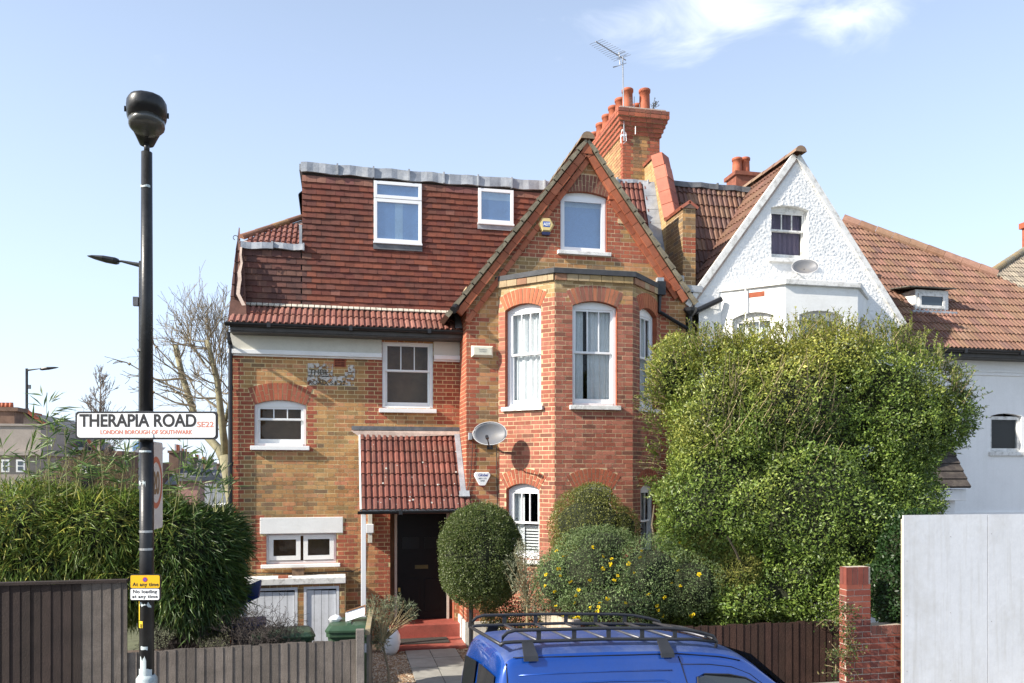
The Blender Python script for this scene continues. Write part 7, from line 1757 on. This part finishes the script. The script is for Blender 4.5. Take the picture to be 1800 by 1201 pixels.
# ---- yellow-green conifer at the hedge's foot
t = thing('golden_conifer', 'feathery yellow-green conifer at the left foot of the big privet', 'conifer', tuple(P(1250, 1150, 10.6)))
els = [EL(1245, 975, 11.25, 58, 42, .4), EL(1290, 1010, 11.1, 60, 55, .45), EL(1215, 1000, 11.25, 40, 40, .35)]; p, n_ = blobs(els, 26000, .14, .2, 2.5, seed=6)
leaves_on('foliage', t, p, n_, .055, .009, [(.24, .24, .05), (.20, .21, .045), (.14, .17, .035), (.27, .26, .07)], M_LEAFD, kind='stuff', out=1.0, up=.3); corem(t, els, .7, None)
# low undergrowth at the bay's foot
t = thing('low_bush', 'low brownish bush under the olive in front of the bay', 'shrub', tuple(P(905, 1160, 11.9)))
els = [EL(895, 1085, 12.1, 40, 30, .3), EL(940, 1095, 12.0, 36, 34, .3), EL(870, 1070, 12.4, 30, 40, .3)]; p, n_ = blobs(els, 7000, .3, .3, 3)
leaves_on('foliage', t, p, n_, .035, .018, [(.07, .08, .025), (.14, .11, .04), (.05, .06, .02), (.18, .16, .06)], M_LEAFD, kind='stuff')

# ---- bamboo
BB = thing('bamboo', 'dense bamboo thicket arching over the tall fence at the left, leafy canes rising above', 'bamboo', tuple(P(200, 1150, 10.9)))
els = [EL(60, 938, 11.1, 130, 84, .8), EL(-130, 930, 11.1, 130, 88, .8), EL(190, 942, 11.1, 110, 80, .75), EL(330, 975, 11.2, 98, 88, .7), EL(270, 930, 11.3, 70, 62, .6), EL(345, 1030, 11.1, 80, 70, .55), EL(240, 1010, 11.1, 70, 80, .6), EL(100, 985, 10.9, 130, 42, .55), EL(395, 950, 11.6, 32, 50, .35)]
p, n_ = blobs(els, 56000, .15, .20, 1.3, seed=5)
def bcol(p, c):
    t = np.clip(1.0-(p[:, 0]+2.9)*.75 + .5*nz3(p, 1.0, 3), 0, 1)[:, None]; z = np.clip((p[:, 2]-2.7)*1.3, 0, 1)[:, None]  # sunlight painted into the leaves: warm and light left and top, darker right
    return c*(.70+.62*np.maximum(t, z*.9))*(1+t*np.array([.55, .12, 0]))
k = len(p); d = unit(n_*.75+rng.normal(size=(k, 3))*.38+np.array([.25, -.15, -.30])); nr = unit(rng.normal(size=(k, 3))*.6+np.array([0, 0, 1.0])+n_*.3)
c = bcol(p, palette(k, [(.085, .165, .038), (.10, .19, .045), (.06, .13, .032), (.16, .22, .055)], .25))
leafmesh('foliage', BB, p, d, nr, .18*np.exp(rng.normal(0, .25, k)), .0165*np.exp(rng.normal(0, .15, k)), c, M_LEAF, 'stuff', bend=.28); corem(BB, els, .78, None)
M_CANE = mat('bamboo_cane', (.30, .30, .12), .5, .2, 5); random.seed(14); cane = MB(); sp, sd_, sn = [], [], []
canes = [(88, 830, 82, 690, 1.0), (70, 850, 108, 730, .9), (52, 840, 62, 745, .6), (118, 840, 112, 740, .7), (140, 850, 150, 775, .6), (185, 850, 172, 760, .6), (205, 860, 222, 768, .8), (218, 850, 236, 785, .7), (300, 880, 318, 795, .7), (330, 880, 368, 800, .8), (345, 900, 356, 812, .6), (305, 900, 296, 830, .6), (20, 860, 8, 790, .5), (165, 850, 200, 790, .5), (352, 890, 380, 835, .5), (312, 830, 330, 765, .35), (240, 870, 232, 800, .5)]
for (x0, y0, x1, y1, dens) in canes:
    dd = 10.9+random.uniform(-.3, .3); a, b = PD(x0, y0+60, dd), PD(x1, y1, dd-.1); mid = a.lerp(b, .6)+Vector((random.gauss(0, .03), 0, .05)); cane.tube([a, mid, b], [.007, .005, .003], 5, cap=False)
    nl = int(22*dens)
    for i in range(nl):
        t = random.uniform(.3, 1); q = a.lerp(b, t) if random.random() < .5 else mid.lerp(b, random.random()); s = Vector((random.gauss(0, 1), random.gauss(0, .8), random.uniform(-.4, .9))).normalized()
        tw = q+s*random.uniform(.02, .12)
        for jj in range(random.choice((1, 2, 3))): sp.append(tw); sd_.append((s+Vector((random.gauss(0, .4), random.gauss(0, .3), random.uniform(-.1, .7)))).normalized()); sn.append(Vector((random.gauss(0, .5), -.6, .8)).normalized())
for i in range(30):
    x = random.uniform(0, 400); dd = 11+random.uniform(-.3, .3); a = PD(x, 900, dd); b = PD(x+random.uniform(-25, 30), np.interp(x, [0, 150, 240, 400], [815, 825, 835, 870])-random.uniform(0, 30), dd); cane.tube([a, a.lerp(b, .6), b], [.006, .004, .002], 4, cap=False)
    for jj in range(5): sp.append(a.lerp(b, random.uniform(.6, 1))); sd_.append(Vector((random.gauss(.3, 1), random.gauss(0, .5), random.uniform(-.2, .9))).normalized()); sn.append(Vector((random.gauss(0, .5), -.6, .8)).normalized())
cane.build('canes', M_CANE, BB)['kind'] = 'stuff'; sp, sd_, sn = np.array(sp), np.array(sd_), np.array(sn)
leafmesh('upper_leaves', BB, sp, sd_, sn, .215*np.exp(rng.normal(0, .25, len(sp))), .028, palette(len(sp), [(.10, .17, .04), (.15, .20, .06), (.07, .13, .03)]), M_LEAF, 'stuff', bend=.15)
# ---- bare grey shrub behind the low fence
t = thing('bare_shrub', 'tangled leafless grey-brown shrub behind the low grey fence', 'shrub', tuple(P(360, 1180, 10.7)))
mb = MB(); random.seed(31)
for i in range(60):
    a = PD(random.uniform(270, 450), 1185, 10.9+random.uniform(-.3, .5)); branches(mb, a, Vector((random.gauss(.25, .45), random.gauss(0, .3), 1)), random.uniform(.35, .62), .009, 0, 3, .8, 3, .05, 3, .3, .0022)
for i in range(26):
    a = PD(random.uniform(430, 505), 1150, 10.5+random.uniform(-.2, .2)); branches(mb, a, Vector((random.gauss(.3, .5), random.gauss(0, .3), 1)), random.uniform(.32, .52), .007, 0, 3, .8, 3, .05, 3, .3, .0022)
mb.build('twigs', M_DTWIG, t)['kind'] = 'stuff'
els = [EL(330, 1110, 11.2, 75, 40, .4), EL(410, 1110, 11.0, 45, 36, .3), EL(470, 1120, 10.6, 36, 26, .2)]; p, n_ = blobs(els, 9000, .4, .3, 3)
leaves_on('dead_leaves', t, p, n_, .022, .010, [(.045, .036, .028), (.032, .028, .024), (.065, .05, .04)], M_LEAFD, kind='stuff')
q = PD(320, 1150, 11.4); m = MB(); m.loft([[(q.x+r*math.cos(a), q.y+r*.7*math.sin(a), z) for a in [2*math.pi*i/14 for i in range(14)]] for r, z in ((.32, .19), (.28, .5), (.17, .78), (.05, .88))]); tag(m.build('earth_mound', M_SOIL, base=(q.x, q.y, .19)), kind='structure')
# ---- the pollarded bare tree left of the house, behind
BT = thing('bare_tree', 'tall bare tree with greenish limbs and fine twigs close to the house\'s left side', 'tree', (PD(402, 900, 22).x, PD(402, 900, 22).y, -.3))
dB = 22.0; random.seed(6); mb = MB()
def lim(pts, r0, r1):
    P_ = [PD(x, y, dB+z) for x, y, z in pts]; k = len(P_); mb.tube(P_, [r0+(r1-r0)*i/(k-1) for i in range(k)], 8); return P_
l0 = lim([(418, 1000, 0), (412, 880, 0), (402, 830, 0), (396, 800, 0)], .24, .16)
lA = lim([(402, 830, 0), (385, 790, .3), (362, 765, .5), (345, 740, .6), (333, 700, .7), (320, 660, .7), (308, 606, .7)], .13, .075)
lB = lim([(398, 805, 0), (392, 760, -.2), (387, 715, -.3), (382, 670, -.3), (372, 630, -.3), (364, 598, -.3)], .11, .06)
lC = lim([(392, 760, 0), (404, 705, 0), (412, 660, 0)], .06, .03)
mb.build('limbs', M_BARKY, BT, smooth=True); mb = MB()
for L_, cnt in ((lA, 11), (lB, 12), (lC, 4)):
    for i in range(cnt):
        t = random.uniform(.25, 1); k = min(len(L_)-2, int(t*(len(L_)-1))); q = L_[k].lerp(L_[k+1], t*(len(L_)-1)-k); branches(mb, q, Vector((random.gauss(-.25, .8), random.gauss(0, .5), random.uniform(.1, 1.1))), random.uniform(.6, 1.35), .026, 0, 3, .55, 3, .14, 5, .14, .0052)
for (x0, y0, x1, y1) in ((340, 670, 275, 610), (330, 690, 228, 640), (322, 665, 250, 662), (345, 715, 270, 690), (360, 640, 318, 570), (385, 700, 310, 690)):
    a, b = PD(x0, y0, dB), PD(x1, y1, dB-.3); mid = a.lerp(b, .5)+Vector((0, 0, -.08)); mb.tube([a, mid, b], [.035, .025, .014], 5); 
    for q in (mid, b, b): branches(mb, q, (b-a), random.uniform(.3, .6), .014, 1, 2, .6, 3, .1, 4, .15, .0075)
    mb.tube([b-Vector((.03, 0, .03)), b+Vector((.02, 0, .03))], .035, 5)
for (x, y) in ((350, 560), (375, 560), (395, 580), (390, 620)):
    for i in range(7): branches(mb, PD(x+random.uniform(-14, 14), y+60, dB), Vector((random.gauss(0, .35), random.gauss(0, .3), 1)), random.uniform(.8, 1.3), .014, 0, 2, .5, 4, .2, 4, .12, .0052)
mb.build('twigs', mat('twig_grey', (.24, .20, .14), .9, .2, 8), BT)['kind'] = 'stuff'
# ---- small birch further away, and the brown hedge beneath it
t = thing('small_bare_tree', 'small leafless birch with fine twigs above the street nameplate\'s left half', 'tree', (PD(176, 870, 34).x, PD(176, 870, 34).y, hgt(0, PD(176, 870, 34).y)))
mb = MB(); random.seed(9); a, b = PD(174, 930, 34), PD(177, 668, 34); mb.tube([a, a.lerp(b, .5), b], [.09, .06, .018], 6)
for i in range(42):
    k = random.uniform(.25, 1); q = a.lerp(b, k); branches(mb, q, Vector((random.gauss(0, .9), random.gauss(0, .6), .85)), (1.15-k*.75)*random.uniform(.8, 1.5), .020, 0, 2, .45, 4, .2, 4, .1, .009)
mb.build('branches', mat('birch_twig', (.20, .16, .13), .9, .2, 8), t)['kind'] = 'stuff'
t = thing('brown_hedge', 'brown leafless hedge in front of the slate-roofed house at left', 'hedge', tuple(PD(180, 850, 30)))
els = [EL(170, 825, 31, 45, 30, .8), EL(205, 850, 30, 40, 30, .8), EL(130, 835, 30, 30, 25, .8), EL(95, 850, 30, 40, 28, .8)]; p, n_ = blobs(els, 14000, .3, .3, 1)
leaves_on('twigs', t, p, n_, .12, .015, [(.16, .11, .055), (.20, .14, .07), (.12, .09, .05), (.15, .14, .06)], M_LEAFD, kind='stuff')
# ============================================================ the street falling away at the left
M_PEB2 = mat('grey_beige_render', (.36, .31, .27), .9, .1, 2, 1, 30, dirt=.3, dirtcol=(.2, .17, .14), dscale=.8); M_SLATE = mat('slate_roof', (.115, .115, .125), .75, .2, 3, .8, 20, dirt=.3, dirtcol=(.2, .19, .18), dscale=1)
M_DB = mat('dark_brick', (.16, .10, .07), .9, .25, 3); M_PINK = mat('pinkish_brick', (.36, .20, .17), .9, .15, 3); M_FW = mat('far_white', (.72, .72, .70), .6, .05)
def gz(p): return hgt(p.x, p.y)
def farbox(mb, px0, px1, py0, py1, d, dep, z0=None):
    a, b = PD(px0, py0, d), PD(px1, py1, d); mb.box(min(a.x, b.x), max(a.x, b.x), a.y, a.y+dep, gz(a)-.5 if z0 is None else z0, a.z); return a, b
def farwin(par, px0, px1, py0, py1, d, off=.06):
    a, b = PD(px0, py0, d), PD(px1, py1, d); y = a.y-off; m = MB(); m.box(a.x, b.x, y, y+.05, b.z, a.z); o = m.build('window', M_FW, par)
    m = MB(); t_ = .08; mid = (a.z+b.z)/2; m.box(a.x+t_, b.x-t_, y-.012, y-.002, b.z+t_, mid-.03); m.box(a.x+t_, b.x-t_, y-.012, y-.002, mid+.03, a.z-t_); m.build('pane', mat('far_glass', (.05, .07, .09), .1, 0, spec=.8), o)
def farpots(par, xs_, py0, py1, d, r=.12):
    for x in xs_: a, b = PD(x, py0, d), PD(x, py1, d); m = MB(); m.tube([(a.x, a.y+.3, b.z-.05), (a.x, a.y+.3, a.z)], [r, r*.85], 8); m.build('chimney_pot', M_TERRA, par, smooth=True)
# beige block
d = 38; t = thing('beige_house', 'grey-beige rendered block with a projecting parapet at the left edge', 'house', (PD(20, 850, d).x, PD(20, 850, d).y, gz(PD(20, 850, d))))
m = MB(); farbox(m, -160, 55, 745, 745, d, 8); m.build('wall', M_PEB2, t)
m = MB(); a, b = PD(-160, 793, d), PD(62, 800, d); m.box(a.x, b.x, a.y-.35, a.y+8.2, b.z, a.z); m.build('parapet_band', M_PEB2, t)
m = MB(); a, b = PD(-160, 743, d), PD(57, 747, d); m.box(a.x, b.x, a.y-.06, a.y+8.1, b.z, a.z); m.build('coping', M_PEB2, t)
m = MB(); farbox(m, -30, 21, 722, 722, d+3, 1.2, 0); farbox(m, -33, 26, 715, 715, d+2.9, 1.4, PD(0, 722, d+2.9).z); m.build('chimney', M_DB, t); farpots(t, (-6, 1, 8, 15.5), 707, 716, d+3)
for x0, x1 in ((3, 16), (29, 43)): farwin(t, x0, x1, 808, 830, d)
# slate-roofed house with terracotta verge
d = 44; t = thing('slate_roofed_house', 'house with grey slate roof and orange ridge line behind the tall bamboo canes', 'house', (PD(110, 850, d).x, PD(110, 850, d).y, gz(PD(110, 850, d))))
Yh = PD(100, 800, d).y; Fk = Fr((0, Yh, 0), (1, 0, 0)); pts = [Fk.hit(*q) for q in ((24, 900), (24, 735), (46, 724), (136, 790), (136, 900))]
m = MB(); m.prism(Fk, [pts[0], pts[4], pts[3], pts[2], pts[1]], -8, 0); m.build('wall', M_PEB2, t)
m = MB(); A1, A2, A3, A4 = P(46, 724, Yh-.2), P(138, 792, Yh-.2), P(240, 792, Yh+5), P(120, 742, Yh+5)
A3 = P(206, 792, Yh+2); A4 = P(90, 735, Yh+9); m.face([A1, A2, A3, A4]); m.face([p-Vector((0, 0, .12)) for p in (A1, A4, A3, A2)]); m.face([A1, A4, P(30, 738, Yh+9), P(24, 736, Yh-.2)]); m.build('roof', M_SLATE, t)
m = MB(); ridge(m, A1, A2, .16, .6, ((.42, .17, .10), (.36, .15, .09))); ridge(m, P(24, 737, Yh-.25), A1, .12, .6, ((.42, .17, .10),)); m.build('verge_tile', M_TERRA, t)
m = MB(); B1, B2, B3, B4 = P(150, 770, Yh-1), P(166, 792, Yh-1), P(206, 788, Yh+2), P(168, 770, Yh+3); m.face([B1, B2, B3, B4]); m.build('side_roof', M_SLATE, t); m = MB(); ridge(m, B1, B2, .14, .6, ((.42, .17, .10),)); m.build('verge_tile', M_TERRA, t)
m = MB(); farbox(m, 57, 206, 792, 792, d-.3, 6); m.build('lower_wall', M_DB, t); m = MB(); a, b = PD(60, 786, d-.6), PD(140, 791, d-.6); m.box(a.x, b.x, a.y, a.y+.8, b.z, a.z); m.build('fascia', M_FW, t)
for x0, x1 in ((57, 66), (68, 76), (78, 84)): farwin(t, x0, x1, 808, 838, d-.4)
farwin(t, 101, 109, 801, 806, d-.4); m = MB(); m.box(PD(28, 725, d).x, PD(28, 725, d).x+.8, Yh+1, Yh+2, 2, PD(28, 724, d).z); m.build('chimney', M_TERRA, t)
d = 30; t = thing('garden_shed', 'small dark gabled shed roof with white edging behind the bamboo', 'shed', tuple(PD(146, 850, d))); Yq = PD(146, 830, d).y; Fk = Fr((0, Yq, 0), (1, 0, 0)); pts = [Fk.hit(*q) for q in ((139, 860), (153, 860), (153, 832), (150, 820), (142, 820), (139, 832))]
m = MB(); m.prism(Fk, pts, -2, 0); m.build('wall', mat('near_black', (.03, .03, .03), .8, .1), t)
m = MB()
for q0, q1 in (((141, 831), (144, 820)), ((144, 820), (149, 820)), ((149, 820), (152, 831)), ((140, 831), (153, 831)), ((146, 824), (146, 831))): m.tube([P(*q0, Yq-.03), P(*q1, Yq-.03)], .02, 4)
m.build('trim', M_FW, t)
# terraces: every house of the row its own thing
def terrace(i, px, pyr, pye, d, wpx, wm, roofm, wallm, npot, label):
    a = PD(px, pyr, d); e = PD(px, pye, d); g = gz(a); w = wpx/FPX*d; t = thing('terraced_house', label, 'house', (a.x, a.y, g), 'terraced houses down the hill')
    m = MB(); x0, x1 = a.x, a.x+w; yb = a.y; m.box(x0, x1, yb+.3, yb+7.7, g-1, e.z); m.build('wall', wallm, t)
    m = MB(); m.face([(x0, yb, e.z), (x1+.05, yb, e.z), (x1+.05, yb+4, a.z), (x0, yb+4, a.z)]); m.face([(x0, yb+8, e.z), (x0, yb+4, a.z), (x1+.05, yb+4, a.z), (x1+.05, yb+8, e.z)]); m.face([(x0, yb, e.z), (x0, yb+4, a.z), (x0, yb+8, e.z)]); m.face([(x1, yb, e.z), (x1, yb+8, e.z), (x1, yb+4, a.z)]); m.build('roof', roofm, t)
    m = MB(); cx0 = x0-.25; m.box(cx0, cx0+.55, yb+2.6, yb+5.4, a.z-1.5, a.z+.9); m.box(cx0-.06, cx0+.61, yb+2.5, yb+5.5, a.z+.901, a.z+1.05); c = m.build('chimney', wallm, t)
    for k in range(npot): m = MB(); yy = yb+2.9+k*.55; m.tube([(cx0+.27, yy, a.z+1.05), (cx0+.27, yy, a.z+1.45)], [.12, .1], 7); m.build('chimney_pot', M_TERRA if (i+k) % 3 else M_FW, c)
    if w > 2.5:
        m = MB(); m.box(x0+w*.3, x0+w*.6, yb+.2, yb+.29, e.z-1.6, e.z-.4); o = m.build('window', M_FW, t); m = MB(); m.box(x0+w*.3+.1, x0+w*.6-.1, yb+.17, yb+.19, e.z-1.5, e.z-.5); m.build('pane', mat('far_glass'), o)
desc = ['nearest terraced house down the hill, tall chimney just right of the lamp column', 'terraced house second down the hill with dark slates', 'terraced house third down the hill behind the pink brick wall', 'terraced house fourth down the hill seen between bamboo leaves', 'terraced house fifth down the hill with pale chimney pots', 'terraced house sixth down the hill near the bare tree trunk', 'terraced house seventh down the hill left of the downpipe', 'furthest terraced house of the row beside the brick house']
for i in range(8): terrace(i, 288+i*15, 822+i*1.2, 852-i*1.5, 46+i*9, 34, 5, M_SLATE, (M_DB, M_PEB2)[i % 2], 4, desc[i])
t = thing('pink_brick_house', 'pinkish brick gable end showing through the bamboo right of the lamp column', 'house', tuple(PD(328, 890, 40))); m = MB(); farbox(m, 311, 346, 846, 846, 40, 5); m.build('wall', M_PINK, t)
m = MB(); a, b = PD(307, 838, 40), PD(350, 846, 40); m.box(a.x, b.x, a.y-.2, a.y+5.2, b.z, a.z); m.build('roof_edge', M_SLATE, t)
t = thing('far_chimney_house', 'brick house with two orange chimney pots behind the left side of the lamp column', 'house', tuple(PD(230, 860, 60))); m = MB(); farbox(m, 213, 262, 812, 812, 60, 8); m.build('wall', M_DB, t); m = MB(); farbox(m, 222, 238, 801, 801, 60, 1.5, 0); m.build('chimney', M_DB, t); farpots(t, (226, 233), 794, 802, 60, .17)
m = MB(); a, b = PD(213, 806, 60), PD(264, 814, 60); m.face([(a.x, a.y-.3, b.z), (b.x, a.y-.3, b.z), (b.x, a.y+5, a.z+1), (a.x, a.y+5, a.z+1)]); m.build('roof', M_SLATE, t)
# palisade fence by the house's left corner
Yp = PD(380, 870, 24).y; t = thing('palisade_fence', 'grey spiked palisade fence between the bamboo and the house corner', 'fence', tuple(P(382, 890, Yp))); Fk = Fr((0, Yp, 0), (1, 0, 0)); u0, v1 = Fk.hit(360, 850); u1, v0 = Fk.hit(404, 880)
k = 13
for i in range(k): m = MB(); u = u0+(u1-u0)*i/k; m.prism(Fk, [(u, v0-.6), (u+.06, v0-.6), (u+.06, v1-.05), (u+.03, v1), (u, v1-.05)], 0, .02); m.build('pale', M_LEAD, t)
m = MB(); m.fbox(Fk, u0, u1, v0, v0+.06, -.05, -.001); m.fbox(Fk, u0, u1, v1-.2, v1-.14, -.05, -.001); m.build('rail', M_LEAD, t)
# white tarpaulin-covered car behind it
t = thing('white_car', 'white car roof parked behind the bamboo next to the palisade fence', 'car', tuple(P(384, 900, Yp-2))); a = P(368, 888, Yp-2); wv = 1.1
m = MB(); m.loft([[(a.x+x, a.y+y, a.z+z) for x, z in ((-.3, -1.2), (-.3, -.45), (-.1, -.1), (.1, 0), (wv, 0), (wv+.5, -.1), (wv+.9, -.45), (wv+.9, -1.2))] for y in (0, 1.6)]); m.build('body', M_FW, t)
m = MB(); m.loft([[(a.x+x, a.y+y, a.z+z) for x, z in ((-.18, -.42), (.05, -.08), (wv, -.08), (wv+.5, -.42))] for y in (-.01, 1.61)]); m.build('side_window', M_VG, t)
for x in (0, 1.7): m = MB(); m.tube([(a.x+x, a.y-.02, a.z-1.15), (a.x+x, a.y+.2, a.z-1.15)], .3, 14); m.build('wheel', M_RUB, t)
# blue glass tower and the far skyline
t = thing('glass_tower', 'far blue glass tower block just left of the lamp column', 'tower', tuple(PD(239, 830, 900))); m = MB(); a, b = PD(233, 779, 900), PD(247, 830, 900); m.box(a.x, b.x, a.y, a.y+20, -20, a.z); m.build('wall', mat('blue_glass_wall', (.16, .30, .48), .3, .2, .2), t)
m = MB(); m.box(a.x, b.x, a.y+4, a.y+16, a.z, a.z+2); m.build('roof', mat('blue_glass_wall'), t)
mb = MB(); random.seed(12)
for i in range(520):
    px = random.uniform(-300, 2100); dd = random.uniform(400, 1500); a = PD(px, 830, dd); h = (random.uniform(4, 15))/FPX*dd*(.8 if px < 420 else .7); w = random.uniform(8, 30); mb.box(a.x, a.x+w, a.y, a.y+w, -25, CH+h*.75, jit(random.choice([(.30, .33, .38), (.36, .36, .38), (.26, .28, .32), (.40, .38, .37)])))
tag(mb.build('distant_city', mat('hazy_building', attr=True, rough=.9, var=.1)), kind='stuff')
